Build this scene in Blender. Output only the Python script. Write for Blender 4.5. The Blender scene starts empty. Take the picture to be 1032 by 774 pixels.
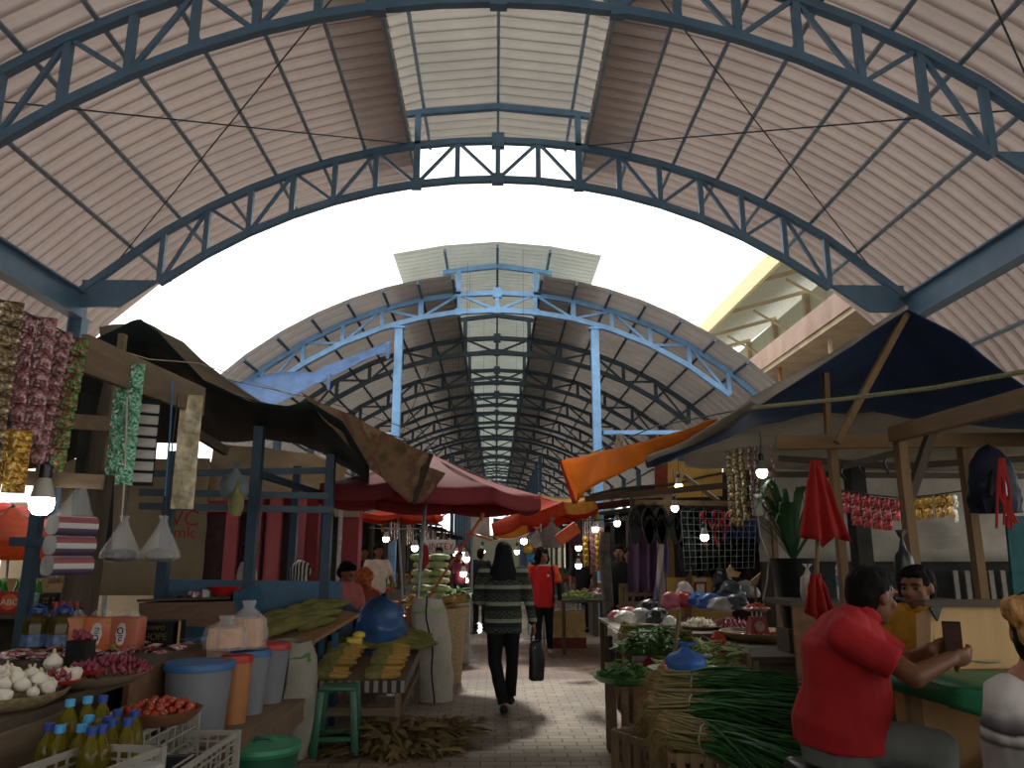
import bpy, bmesh, math, random
from mathutils import Vector, Matrix, Euler, noise
R = random.Random(7)
SC = bpy.context.scene
COL = SC.collection
V = Vector
# ---------------------------------------------------------------- camera
F, CAMH = 775.0, 1.4
TH = math.atan(175 / F); PS = math.atan(16 * math.cos(TH) / F)
cam = bpy.data.cameras.new('camera'); camo = bpy.data.objects.new('camera', cam); COL.objects.link(camo)
cam.sensor_width = 36; cam.lens = F / 1032 * 36; cam.clip_start = .05; cam.clip_end = 400
camo.location = (0, 0, CAMH); camo.rotation_euler = (math.pi / 2 + TH, 0, -PS)
SC.camera = camo
# ---------------------------------------------------------------- light
SC.view_settings.view_transform = 'Standard'; SC.view_settings.look = 'None'
SC.view_settings.gamma = 1; SC.view_settings.use_curve_mapping = False
SC.view_settings.exposure = 0.6
SC.cycles.use_denoising = True
SC.cycles.max_bounces = 8; SC.cycles.diffuse_bounces = 5; SC.cycles.transmission_bounces = 6; SC.cycles.transparent_max_bounces = 12
SC.cycles.sample_clamp_indirect = 4
W = bpy.data.worlds.new('sky'); SC.world = W; W.use_nodes = True
wn = W.node_tree; bgn = wn.nodes['Background']
bgn.inputs[0].default_value = (1.0, .985, .955, 1); bgn.inputs[1].default_value = 1.5
def sun(elev, az, en, ang, col):
    l = bpy.data.lights.new('sun', 'SUN'); l.energy = en; l.angle = math.radians(ang); l.color = col
    o = bpy.data.objects.new('sun', l); COL.objects.link(o)
    o.rotation_euler = (math.radians(90 - elev), 0, math.radians(az)); o.location = (0, 0, 30)
sun(53, 180, 2.1, 5, (1, .95, .86))
# ---------------------------------------------------------------- pixel helpers (frame 1032x774): a pixel on a plane of the place
_f = V((math.sin(PS) * math.cos(TH), math.cos(PS) * math.cos(TH), math.sin(TH)))
_r = V((math.cos(PS), -math.sin(PS), 0)); _u = _r.cross(_f)
def ray(px, py): return _f + _r * ((px - 516) / F) + _u * ((387 - py) / F)
def at(px, py, Y):
    d = ray(px, py); t = Y / d.y; return V((d.x * t, Y, CAMH + d.z * t))
def fl(px, py, z=0.0):
    d = ray(px, py); t = (z - CAMH) / d.z; return V((d.x * t, d.y * t, z))
def atx(px, py, X):
    d = ray(px, py); t = X / d.x; return V((X, d.y * t, CAMH + d.z * t))
# ---------------------------------------------------------------- materials
def lin(h):
    if not isinstance(h, str): return tuple(h)
    h = h.lstrip('#'); c = [int(h[i:i + 2], 16) / 255 for i in (0, 2, 4)]
    return tuple(x / 12.92 if x <= .04045 else ((x + .055) / 1.055) ** 2.4 for x in c)
MATS = {}
class NT:
    def __init__(s, name):
        s.m = bpy.data.materials.new(name); s.m.use_nodes = True; s.t = s.m.node_tree
        s.b = s.t.nodes['Principled BSDF']; s.out = s.t.nodes['Material Output']
    def n(s, ty, **k):
        x = s.t.nodes.new('ShaderNode' + ty)
        for a, v in k.items(): setattr(x, a, v)
        return x
    def l(s, a, b): s.t.links.new(a, b)
    def co(s, scale=(1, 1, 1), rot=(0, 0, 0), kind='Object'):
        c = s.n('TexCoord'); m = s.n('Mapping'); m.inputs['Scale'].default_value = scale; m.inputs['Rotation'].default_value = rot
        s.l(c.outputs[kind], m.inputs[0]); return m.outputs[0]
    def noise(s, vec, sc, det=4, rough=.55):
        x = s.n('TexNoise'); x.inputs['Scale'].default_value = sc; x.inputs['Detail'].default_value = det; x.inputs['Roughness'].default_value = rough
        s.l(vec, x.inputs[0]); return x.outputs[0]
    def ramp(s, fac, stops, interp='LINEAR'):
        r = s.n('ValToRGB'); cr = r.color_ramp; cr.interpolation = interp
        while len(cr.elements) < len(stops): cr.elements.new(.5)
        for e, (p, c) in zip(cr.elements, stops): e.position = p; e.color = (*lin(c), 1)
        s.l(fac, r.inputs[0]); return r.outputs[0]
    def mix(s, fac, a, b, mode='MIX'):
        x = s.n('Mix', data_type='RGBA', blend_type=mode)
        for i, v in ((0, fac), (6, a), (7, b)):
            if isinstance(v, (int, float)): x.inputs[i].default_value = v
            elif isinstance(v, (tuple, str)): x.inputs[i].default_value = (*lin(v), 1)
            else: s.l(v, x.inputs[i])
        return x.outputs[2]
    def math(s, op, a, b=None):
        x = s.n('Math', operation=op)
        for i, v in ((0, a), (1, b)):
            if v is None: continue
            if isinstance(v, (int, float)): x.inputs[i].default_value = v
            else: s.l(v, x.inputs[i])
        return x.outputs[0]
    def bump(s, h, st, dist=.01):
        x = s.n('Bump'); x.inputs['Strength'].default_value = st; x.inputs['Distance'].default_value = dist
        s.l(h, x.inputs['Height']); s.l(x.outputs[0], s.b.inputs['Normal'])
def shade(c, k): return tuple(min(1, x * k) for x in lin(c))
def mat(name, col, rough=.6, metal=0., var=.25, sc=9., bump=.15, trans=0., glass=0., alpha=1., stretch=(1, 1, 1), coat=0., emit=0.):
    """noise-varied surface"""
    if name in MATS: return MATS[name]
    s = NT(name); b = s.b
    v = s.co(stretch); f = s.noise(v, sc)
    c = s.ramp(f, [(.3, shade(col, 1 - var)), (.7, shade(col, 1 + var))])
    s.l(c, b.inputs['Base Color']); b.inputs['Roughness'].default_value = rough; b.inputs['Metallic'].default_value = metal
    if rough >= .6: b.inputs['Specular IOR Level'].default_value = .2
    if coat: b.inputs['Coat Weight'].default_value = coat
    if bump: s.bump(s.noise(v, sc * 3), bump)
    if glass: b.inputs['Transmission Weight'].default_value = glass; b.inputs['IOR'].default_value = 1.3
    if alpha < 1: b.inputs['Alpha'].default_value = alpha
    if emit:
        b.inputs['Emission Strength'].default_value = emit; b.inputs['Emission Color'].default_value = (*lin(col), 1)
    if trans:
        tr = s.n('BsdfTranslucent'); s.l(c, tr.inputs[0]); mx = s.n('MixShader'); mx.inputs[0].default_value = trans
        s.l(b.outputs[0], mx.inputs[1]); s.l(tr.outputs[0], mx.inputs[2]); s.l(mx.outputs[0], s.out.inputs[0])
    MATS[name] = s.m; return s.m
def wood(name, col, rough=.75, axis='x', var=.35, sc=6):
    if name in MATS: return MATS[name]
    s = NT(name); st = {'x': (.12, 1, 1), 'y': (1, .12, 1), 'z': (1, 1, .12)}[axis]
    v = s.co(st); f = s.noise(v, sc * 4, 6, .65); g = s.noise(s.co(), 2.5, 3)
    c = s.ramp(f, [(.28, shade(col, 1 - var)), (.72, shade(col, 1 + var))])
    c = s.mix(s.math('MULTIPLY', g, .45), c, shade(col, .55))
    s.l(c, s.b.inputs['Base Color']); s.b.inputs['Roughness'].default_value = rough
    s.bump(f, .25); MATS[name] = s.m; return s.m
# ---------------------------------------------------------------- mesh builder
def frame(d):
    d = V(d).normalized(); a = V((0, 0, 1)) if abs(d.z) < .95 else V((0, 1, 0))
    x = d.cross(a).normalized(); y = x.cross(d).normalized(); return x, y, d
class MB:
    def __init__(s): s.v = []; s.f = []; s.mi = []; s.m = 0; s.X = None
    def add(s, vs, fs):
        o = len(s.v)
        s.v += [(s.X @ V(p)) if s.X else V(p) for p in vs]
        s.f += [tuple(i + o for i in f) for f in fs]; s.mi += [s.m] * len(fs); return s
    def box(s, c, size, rot=None, ch=0.):
        hx, hy, hz = (k / 2 for k in size); M = rot.to_matrix() if isinstance(rot, Euler) else (rot or Matrix.Identity(3)); c = V(c)
        if ch <= 0:
            P = [(x, y, z) for z in (-hz, hz) for y in (-hy, hy) for x in (-hx, hx)]
            return s.add([c + M @ V(p) for p in P], [(0, 2, 3, 1), (4, 5, 7, 6), (0, 1, 5, 4), (2, 6, 7, 3), (0, 4, 6, 2), (1, 3, 7, 5)])
        bm = bmesh.new(); bmesh.ops.create_cube(bm, size=1)
        for v in bm.verts: v.co = V((v.co.x * 2 * hx, v.co.y * 2 * hy, v.co.z * 2 * hz))
        bmesh.ops.bevel(bm, geom=list(bm.edges), offset=ch, segments=2, affect='EDGES', profile=.5)
        bm.verts.index_update()
        s.add([c + M @ v.co for v in bm.verts], [[v.index for v in f.verts] for f in bm.faces]); bm.free(); return s
    def beam(s, p, q, w, h, up=(0, 0, 1), ch=0.):
        p, q = V(p), V(q); d = (q - p); L = d.length; d.normalize(); up = V(up)
        if abs(d.dot(up)) > .98: up = V((0, 1, 0))
        x = d.cross(up).normalized(); z = x.cross(d)
        M = Matrix((x, d, z)).transposed(); return s.box((p + q) / 2, (w, L, h), M, ch)
    def tube(s, pts, r, n=8, cap=True, sq=None):
        pts = [V(p) for p in pts]; k = len(pts); rs = r if isinstance(r, (list, tuple)) else [r] * k
        vs = []; X = None
        for i, p in enumerate(pts):
            d = (pts[min(i + 1, k - 1)] - pts[max(i - 1, 0)]).normalized()
            if X is None: X = frame(d)[0]; Y = d.cross(X)
            else:
                X = (X - d * X.dot(d)); X = X.normalized() if X.length > 1e-6 else frame(d)[0]; Y = d.cross(X)
            for j in range(n):
                a = 2 * math.pi * j / n; ra = rs[i]; vs.append(p + X * (ra * math.cos(a)) + Y * (ra * (sq or 1) * math.sin(a)))
        fs = [(i * n + j, i * n + (j + 1) % n, (i + 1) * n + (j + 1) % n, (i + 1) * n + j) for i in range(k - 1) for j in range(n)]
        if cap: fs += [tuple(range(n - 1, -1, -1)), tuple(range((k - 1) * n, k * n))]
        return s.add(vs, fs)
    def lathe(s, prof, n=20, c=(0, 0, 0), lob=0, la=0., squash=1., M=None):
        c = V(c); vs = []
        for (r, z) in prof:
            for j in range(n):
                a = 2 * math.pi * j / n; rr = r * (1 + la * math.cos(lob * a)) if lob else r
                p = V((rr * math.cos(a), rr * math.sin(a) * squash, z)); vs.append(c + (M @ p if M else p))
        k = len(prof)
        fs = [(i * n + j, i * n + (j + 1) % n, (i + 1) * n + (j + 1) % n, (i + 1) * n + j) for i in range(k - 1) for j in range(n)]
        if prof[0][0] > 1e-5: fs.append(tuple(range(n - 1, -1, -1)))
        if prof[-1][0] > 1e-5: fs.append(tuple(range((k - 1) * n, k * n)))
        return s.add(vs, fs)
    def ell(s, c, r, M=None, n=12, k=8, nz=0., seed=0):
        c = V(c); vs = []; fs = []
        for i in range(k + 1):
            t = math.pi * i / k
            for j in range(n):
                a = 2 * math.pi * j / n; p = V((math.sin(t) * math.cos(a), math.sin(t) * math.sin(a), -math.cos(t)))
                if nz: p = p * (1 + nz * noise.noise(p * 2.3 + V((seed, seed * 1.7, 0))))
                p = V((p.x * r[0], p.y * r[1], p.z * r[2])); vs.append(c + (M @ p if M else p))
        fs = [(i * n + j, i * n + (j + 1) % n, (i + 1) * n + (j + 1) % n, (i + 1) * n + j) for i in range(k) for j in range(n)]
        return s.add(vs, fs)
    def grid(s, fn, nu, nv):
        vs = [fn(i / nu, j / nv) for j in range(nv + 1) for i in range(nu + 1)]; w = nu + 1
        return s.add(vs, [(j * w + i, j * w + i + 1, (j + 1) * w + i + 1, (j + 1) * w + i) for j in range(nv) for i in range(nu)])
    def slab(s, poly, n):
        """closed prism: poly = 3D points, extruded by vector n"""
        k = len(poly); n = V(n); a = [V(p) for p in poly]
        return s.add(a + [p + n for p in a], [tuple(range(k - 1, -1, -1)), tuple(range(k, 2 * k))] + [(i, (i + 1) % k, k + (i + 1) % k, k + i) for i in range(k)])
    def rect_tri(s, poly): return s.add(poly, [tuple(range(len(poly)))])
def P(name, mb, mats, parent=None, label=None, thick=0, sub=0, sharp=35, world=True):
    """link one mesh object; when world, vertices are in world space and shifted to the parent's origin"""
    me = bpy.data.meshes.new(name); off = V((0, 0, 0))
    if parent and world:
        off = parent.matrix_basis.translation.copy()
        if parent.parent: off += parent.parent.matrix_basis.translation
    me.from_pydata([tuple(p - off) for p in mb.v], [], mb.f)
    bm = bmesh.new(); bm.from_mesh(me)
    bmesh.ops.remove_doubles(bm, verts=bm.verts, dist=1e-5) if False else None
    bm.to_mesh(me); bm.free()
    if not isinstance(mats, (list, tuple)): mats = [mats]
    for m in mats: me.materials.append(m)
    if len(mats) > 1: me.polygons.foreach_set('material_index', mb.mi)
    me.polygons.foreach_set('use_smooth', [True] * len(me.polygons)); me.set_sharp_from_angle(angle=math.radians(sharp))
    me.update()
    o = bpy.data.objects.new(name, me); COL.objects.link(o); o.parent = parent
    if label: o['label'] = label
    if thick:
        md = o.modifiers.new('solid', 'SOLIDIFY'); md.thickness = thick; md.offset = 0
    if sub:
        md = o.modifiers.new('sub', 'SUBSURF'); md.levels = sub; md.render_levels = sub
    return o
def S(name, mb, mats, **k):
    o = P(name, mb, mats, **k); o['kind'] = 'structure'; return o
def tag(o, label, cat, group=None, kind=None):
    o['label'] = label; o['category'] = cat
    if group: o['group'] = group
    if kind: o['kind'] = kind
    return o
def T(name, label, cat, loc, group=None):
    o = bpy.data.objects.new(name, None); COL.objects.link(o); o.location = V(loc); o.empty_display_size = .1
    return tag(o, label, cat, group)
def dup(root, loc, rot=None, label=None, group=None, scale=None):
    def cp(o, par):
        c = o.copy(); COL.objects.link(c); c.parent = par
        for ch in kids.get(o.name, []): cp(ch, c)
        return c
    kids = {}
    def coll(o):
        kids[o.name] = list(o.children)
        for ch in o.children: coll(ch)
    coll(root); r = cp(root, None); r.location = V(loc)
    if rot is not None: r.rotation_euler = rot
    if scale: r.scale = scale if isinstance(scale, tuple) else (scale,) * 3
    if label: r['label'] = label
    if group: r['group'] = group
    return r
def one(name, mb, mats, label, cat, group=None, **k):
    """a thing of a single mesh, its origin moved to its base"""
    lo = [min(p[i] for p in mb.v) for i in range(3)]; hi = [max(p[i] for p in mb.v) for i in range(3)]
    c = V(((lo[0] + hi[0]) / 2, (lo[1] + hi[1]) / 2, lo[2])); mb.v = [V(p) - c for p in mb.v]
    kind = k.pop('kind', None); o = P(name, mb, mats, **k); o.location = c
    return tag(o, label, cat, group, kind)
def nz(x, y, z=0.): return noise.noise(V((x, y, z)))
def lerp(a, b, t): return a + (b - a) * t
def quad(a, b, c, d, sag=0., wr=0., f=3., seed=0.):
    """bilinear patch a-b (u) / d-c, with sag and wrinkles"""
    a, b, c, d = V(a), V(b), V(c), V(d); n = (b - a).cross(d - a).normalized()
    def fn(u, v):
        p = a.lerp(b, u).lerp(d.lerp(c, u), v)
        return p + V((0, 0, -sag * math.sin(math.pi * u) * math.sin(math.pi * v))) + n * wr * nz(u * f + seed, v * f, seed * 3)
    return fn
def text(name, body, size, loc, rot, m, parent=None, ext=.002):
    cu = bpy.data.curves.new(name, 'FONT'); cu.body = body; cu.size = size; cu.extrude = ext; cu.align_x = 'CENTER'; cu.align_y = 'CENTER'
    o = bpy.data.objects.new(name, cu); COL.objects.link(o); cu.materials.append(m)
    bpy.context.view_layer.update(); dg = bpy.context.evaluated_depsgraph_get()
    me = bpy.data.meshes.new_from_object(o.evaluated_get(dg)); bpy.data.objects.remove(o)
    o = bpy.data.objects.new(name, me); COL.objects.link(o); o.parent = parent
    o.location = V(loc) - (parent.location if parent else V()); o.rotation_euler = rot
    return o
# ================================================================ SETTING
steel = mat('dark_blue_painted_steel', '#5c7d97', .45, .0, .12, 4, .05)
steelf = mat('dark_grey_painted_steel', '#4a5a66', .5, .0, .12, 4, .05); purm = mat('pale_grey_purlin', '#8197a5', .5, .0, .12, 4, .05)
steelb = mat('light_blue_painted_steel', '#86b9ea', .4, .0, .15, 4, .05)
galv = mat('galvanised_steel', '#8f9a9f', .4, .5, .25, 14, .05)
def sheet_mat(name, col, tr, per=.25, rib_drop=.7):
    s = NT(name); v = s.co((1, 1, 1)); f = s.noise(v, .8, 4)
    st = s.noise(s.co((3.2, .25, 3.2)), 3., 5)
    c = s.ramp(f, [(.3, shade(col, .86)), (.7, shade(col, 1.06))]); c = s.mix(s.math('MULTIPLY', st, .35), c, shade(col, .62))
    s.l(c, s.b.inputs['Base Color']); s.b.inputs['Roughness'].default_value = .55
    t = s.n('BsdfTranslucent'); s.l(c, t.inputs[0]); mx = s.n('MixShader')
    # the sheet is set less translucent in a band along every rib
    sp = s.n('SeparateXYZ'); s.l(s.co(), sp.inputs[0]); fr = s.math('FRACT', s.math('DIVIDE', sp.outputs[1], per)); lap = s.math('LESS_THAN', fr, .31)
    s.l(s.math('SUBTRACT', tr, s.math('MULTIPLY', lap, tr * rib_drop)), mx.inputs[0])
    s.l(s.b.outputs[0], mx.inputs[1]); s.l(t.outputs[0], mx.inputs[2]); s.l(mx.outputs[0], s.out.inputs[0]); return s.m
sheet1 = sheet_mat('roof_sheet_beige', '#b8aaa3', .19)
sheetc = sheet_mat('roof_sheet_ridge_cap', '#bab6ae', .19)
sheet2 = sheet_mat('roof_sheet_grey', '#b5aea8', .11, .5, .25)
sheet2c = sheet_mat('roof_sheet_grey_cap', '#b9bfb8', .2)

def rib(y, per=.25, h=.06):
    u = (y % per) / per
    return h if u < .3 else (h * (1 - (u - .3) / .06) if u < .36 else (0 if u < .94 else h * (u - .94) / .06))
def rib_ys(y0, y1, per=.25):
    out = [y0]; k = math.floor(y0 / per)
    while True:
        for u in (0, .3, .36, .94):
            y = (k + u) * per
            if y > y0 + 1e-4 and y < y1 - 1e-4: out.append(y)
        k += 1
        if k * per > y1: break
    return out + [y1]
def arc_sheet(name, R0, C, x0, x1, nseg, y0, y1, m, per=.25, h=.06):
    mb = MB(); ys = rib_ys(y0, y1, per); xs = [lerp(x0, x1, i / nseg) for i in range(nseg + 1)]; vs = []
    for x in xs:
        z = C + math.sqrt(R0 * R0 - x * x); n = V((x, 0, z - C)).normalized()
        for y in ys: vs.append(V((x, y, z)) + n * rib(y, per, h))
    w = len(ys); fs = [(i * w + j, i * w + j + 1, (i + 1) * w + j + 1, (i + 1) * w + j) for i in range(nseg) for j in range(w - 1)]
    mb.add(vs, fs); return S(name, mb, m, sharp=20)
def zarc(Rr, C, x): return C + math.sqrt(max(0, Rr * Rr - x * x))
def arch_truss(y, C, Rb, Rt, half, m, post=1.38, capz=9.05, pitch=.69, w=.085, nk=8, eave=6.8, gus=True, mats=None):
    mb = MB()
    def pt(Rr, x): return V((x, y, zarc(Rr, C, x)))
    xs = [k * pitch for k in range(-nk, nk + 1)]
    xb = xs; fine = 2
    for i in range(len(xb) - 1): mb.beam(pt(Rb, xb[i]), pt(Rb, xb[i + 1]) , w * 1.2, w * 1.25)
    xt = [-eave] + xs + [eave]
    for i in range(len(xt) - 1): mb.beam(pt(Rt, xt[i]), pt(Rt, xt[i + 1]), w * 1.2, w * 1.25)
    for k in range(-nk, nk + 1):
        x = k * pitch; mb.beam(pt(Rb, x), pt(Rt, x), w, w * (1.0 if abs(k) != 2 else 1.25), (1, 0, 0))
        if k < nk:
            a, b = (pt(Rb, x), pt(Rt, x + pitch)) if k % 2 == 0 else (pt(Rt, x), pt(Rb, x + pitch))
            mb.beam(a, b, w * .6, w * .6)
    # raised ridge frame
    for sx in (-1, 1):
        mb.beam(pt(Rt, sx * post), (sx * post, y, capz - .12), w * 1.2, w * 1.2, (1, 0, 0))
        mb.beam((0, y, capz), (sx * post, y, capz - .13), w * 1.1, w * 1.2)
        mb.beam((sx * post, y, capz - .13), (sx * (post + .42), y, capz - .2), w * 1.1, w * 1.1)
        mb.box(pt(Rb, sx * post), (.17, w * 1.4, .17))
    mb.box(pt(Rt, 0), (.22, w * 1.5, .26)); mb.box(pt(Rb, 0), (.2, w * 1.5, .18))
    if gus:
        for sx in (-1, 1):
            zb = zarc(Rb, C, nk * pitch); x0 = nk * pitch
            mb.slab([V((sx * x0, y - .03, zb + .04)), V((sx * (eave - .05), y - .03, zb + .04)), V((sx * (eave - .05), y - .03, zb - .42)), V((sx * (x0 + .62), y - .03, zb - .42))], (0, .06, 0))
    return S('roof_truss', mb, m)
def purlins(R0, C, xs, y0, y1, m, w=.06, h=.1):
    for x in xs:
        z = zarc(R0, C, x); n = V((x, 0, z - C)).normalized(); mb = MB()
        mb.beam(V((x, y0, z)) - n * h * .5, V((x, y1, z)) - n * h * .5, w, h, n); S('roof_purlin', mb, m)

# ---- near hall
C1 = -1.26
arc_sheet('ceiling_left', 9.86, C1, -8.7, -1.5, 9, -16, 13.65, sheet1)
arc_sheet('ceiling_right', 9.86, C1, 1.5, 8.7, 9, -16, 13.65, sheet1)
CAPX = [-2.3, -1.38, 0, 1.38, 2.3]; 
def cap_sheet(name, zc, zs, y0, y1, m, xe=2.3):
    mb = MB(); ys = rib_ys(y0, y1); prof = [(-xe, zc - zs * 2.0), (-1.3, zc - zs * .62), (0, zc), (1.3, zc - zs * .62), (xe, zc - zs * 2.0)]
    vs = [V((x, y, z + rib(y))) for (x, z) in prof for y in ys]; w = len(ys)
    mb.add(vs, [(i * w + j, i * w + j + 1, (i + 1) * w + j + 1, (i + 1) * w + j) for i in range(4) for j in range(w - 1)]); S(name, mb, m, sharp=20)
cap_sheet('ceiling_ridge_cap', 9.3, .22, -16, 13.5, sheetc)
for y in (12, 7.7, 3.4, -.9, -5.2, -9.5, -13.8): arch_truss(y, C1, 8.94, 9.66, 5.6, steel)
purlins(9.84, C1, [s * x for s in (-1, 1) for x in (1.55, 2.3, 3.05, 3.8, 4.6, 5.35, 6.1, 7.75)], -16, 13.6, purm, .05)
for x, z in ((-1.3, 9.13), (0, 9.27), (1.3, 9.13)):
    mb = MB(); mb.beam((x, -16, z - .03), (x, 13.5, z - .03), .05, .08); S('roof_purlin', mb, purm)
for sx in (-1, 1):
    mb = MB(); X0 = sx * 6.75
    mb.box((X0, -1.9, 5.37), (.03, 28.2, .4)); mb.box((X0, -1.9, 5.58), (.22, 28.2, .03)); mb.box((X0, -1.9, 5.16), (.22, 28.2, .03)); S('eave_beam', mb, steel)
    for y in (12, 7.7, 3.4, -.9, -5.2, -9.5, -13.8):
        mb = MB(); mb.box((X0, y, 2.57), (.22, .03, 5.14)); mb.box((X0 - .1, y, 2.57), (.03, .2, 5.14)); mb.box((X0 + .1, y, 2.57), (.03, .2, 5.14)); mb.box((X0, y, .012), (.4, .4, .024)); S('hall_column', mb, steel)
rodm = mat('thin_steel_rod', '#4a555c', .5, .3)
for sx in (-1, 1):
    for ya, yb in ((7.7, 12), (3.4, 7.7)):
        for xa, xb in ((6.0, 1.5), (1.5, 6.2)):
            a = V((sx * xa, ya, zarc(9.7, C1, xa))); b = V((sx * xb, yb, zarc(9.7, C1, xb)))
            S('brace_rod', MB().tube([a, b], .011, 6), rodm)
# ---- far hall
C2 = -1.34; Y2 = 17.75; YE = 84
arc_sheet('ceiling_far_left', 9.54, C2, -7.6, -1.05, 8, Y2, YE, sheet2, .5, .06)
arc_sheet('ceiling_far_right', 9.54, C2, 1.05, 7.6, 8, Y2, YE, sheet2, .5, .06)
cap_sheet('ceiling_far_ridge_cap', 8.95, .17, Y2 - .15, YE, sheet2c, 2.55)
for i in range(16):
    y = 18.9 + 4.2 * i
    arch_truss(y, C2, 8.95, 9.42, 6.2, steelb if i == 0 else steelf, post=1.0, capz=8.82, pitch=.98, w=.1, nk=6, eave=6.7, gus=False)
purlins(9.52, C2, [s * x for s in (-1, 1) for x in (1.1, 1.95, 2.8, 3.65, 4.5, 5.3, 6.05, 6.9)], Y2, YE, steelf)
for x, z in ((-1.3, 8.8), (0, 8.92), (1.3, 8.8)):
    mb = MB(); mb.beam((x, Y2, z - .03), (x, YE, z - .03), .06, .08); S('roof_purlin', mb, steel)
for i in range(16):
    y = 18.9 + 4.2 * i
    for sx in (-1, 1):
        mb = MB(); x = sx * 2.5
        if 0 < i < 6: continue
        mb.box((x, y, 3.58), (.2, .2, 7.16), ch=.012); mb.box((x, y, 7.12), (.3, .26, .05)); mb.box((x, y, .015), (.36, .36, .03)); mb.box((x, y, 4.4), (.21, .21, .03))
        S('hall_column', mb, steelb if i < 2 else steel)
    for sx in (-1, 1):
        if i > 0 and i < 12:
            mb = MB(); mb.box((sx * 6.6, y, 2.7), (.2, .2, 5.4), ch=.01); S('hall_column', mb, steel)
mb = MB(); mb.beam(at(608, 436, 18.9), at(700, 436, 18.9), .12, .1); S('tie_beam', mb, steelb)
mb = MB(); mb.beam(at(398, 438, 18.9), at(370, 438, 18.9), .12, .1); S('tie_beam', mb, mat('white_paint', '#c9ccc8'))
# ---- floor: brick-shaped pavers
s = NT('paving'); v = s.co(); br = s.n('TexBrick')
br.offset = .5; br.inputs['Scale'].default_value = 1; br.inputs['Brick Width'].default_value = .21; br.inputs['Row Height'].default_value = .115
br.inputs['Mortar Size'].default_value = .006; br.inputs['Mortar Smooth'].default_value = .3; br.inputs['Bias'].default_value = -.2
br.inputs['Color1'].default_value = (*lin('#9c8f7b'), 1); br.inputs['Color2'].default_value = (*lin('#857968'), 1); br.inputs['Mortar'].default_value = (*lin('#4b453e'), 1)
s.l(v, br.inputs[0]); g = s.noise(v, .9, 5, .6)
# red pavers further along the aisle and in patches
sep = s.n('SeparateXYZ'); s.l(v, sep.inputs[0])
red = s.math('MULTIPLY', s.math('GREATER_THAN', sep.outputs[1], 9.6), s.math('LESS_THAN', sep.outputs[1], 13.4))
c = s.mix(s.math('MULTIPLY', red, .75), br.outputs[0], s.mix(1., br.outputs[0], '#c08a78', 'MULTIPLY'))
dirt = s.ramp(g, [(.35, '#6b6258'), (.62, '#ffffff')]); c = s.mix(.55, c, dirt, 'MULTIPLY')
s.l(c, s.b.inputs['Base Color'])
wet = s.ramp(s.noise(v, .55, 3), [(.52, (.62,) * 3), (.66, (.25,) * 3)]); s.l(wet, s.b.inputs['Roughness'])
h = s.math('ADD', s.math('MULTIPLY', br.outputs[1], -.8), s.math('MULTIPLY', s.noise(v, 30, 4), .35)); s.bump(h, .55, .012)
paving = s.m
mb = MB(); mb.grid(lambda u, w: V((-26 + 52 * u, -16 + 112 * w, 0)), 8, 16); S('floor', mb, paving)

mb = MB(); mb.box((-8.75, -3.5, 1.7), (.15, 25, 3.4)); S('wall_left', mb, mat('grey_brown_stall_backs', '#5a5046', .9, var=.35, sc=.8))
mb = MB(); mb.box((-3.5, -12, 1.5), (9.5, .15, 3.0)); S('wall_back', mb, mat('grey_brown_stall_backs', '#5a5046', .9))
# ================================================================ KIT: shared materials and builders
woodA = wood('old_pale_timber', '#7b6850', axis='z'); woodAx = wood('old_pale_timber_across', '#7b6850', axis='x'); woodAy = wood('old_pale_timber_along', '#7b6850', axis='y')
woodD = wood('dark_weathered_timber', '#4f4336', axis='z'); woodDx = wood('dark_weathered_timber_across', '#54473a', axis='x'); woodDy = wood('dark_weathered_timber_along', '#54473a', axis='y')
woodN = wood('new_sawn_timber', '#7d6340', axis='z', var=.22); woodNx = wood('new_sawn_timber_across', '#7d6340', axis='x', var=.22); woodNy = wood('new_sawn_timber_along', '#7d6340', axis='y', var=.22)
ply = wood('plywood', '#d2ad78', axis='z', var=.16, sc=2)
bluep = mat('blue_painted_wood', '#24516d', .55, var=.3, sc=5)
bluedk = mat('dark_blue_painted_steel_frame', '#2d4656', .5, var=.2)
cord = mat('pale_cord', '#b9b3a4', .8, sc=40); cordg = mat('grey_wire', '#3a3d3f', .6); cordb = mat('blue_cord', '#4f7fa8', .7)
clearp = mat('clear_plastic', '#e8ecec', .18, var=.05, alpha=.26, bump=.6, sc=14)
frost = mat('frosted_plastic_tub', '#9fa3a9', .4, var=.05, trans=.35)
whitepl = mat('white_plastic', '#a6a399', .45, var=.08)
blackpl = mat('black_plastic', '#15171a', .32, var=.3, bump=.4)
redpl = mat('red_plastic', '#b3281f', .4, var=.12)
bluepl = mat('blue_plastic_lid', '#34679c', .42, var=.1)
greenpl = mat('dark_green_plastic', '#1c5a40', .42, var=.12)
leafg = mat('leafy_green', '#3f7a2a', .5, var=.4, sc=14, trans=.25)
leafl = mat('pale_leaf_green', '#a3b884', .5, var=.3, sc=14, trans=.25)
husk = mat('dry_corn_husk', '#7a6946', .75, var=.35, sc=12, trans=.2)
huskg = mat('green_corn_husk', '#6d6c3c', .7, var=.35, sc=10, stretch=(1, 1, .2))
corny = mat('yellow_corn', '#a8843c', .5, var=.25, sc=60, bump=.6)
sackm = mat('woven_sack', '#b9b4a6', .7, var=.15, sc=5, bump=.3, trans=.15)
sackg = mat('grey_woven_sack', '#8f8c80', .75, var=.2, sc=5, bump=.3)
card = mat('cardboard', '#a98a62', .8, var=.12)
garlicm = mat('garlic_skin', '#d9d3c4', .6, var=.1, sc=14)
shallotm = mat('shallot_skin', '#7d2b3f', .4, var=.3, sc=20)
tomm = mat('tomato_skin', '#a53a20', .25, var=.45, sc=5, bump=0); tomg = mat('unripe_tomato_skin', '#a89a2c', .25, var=.25, sc=6, bump=0)
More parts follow.
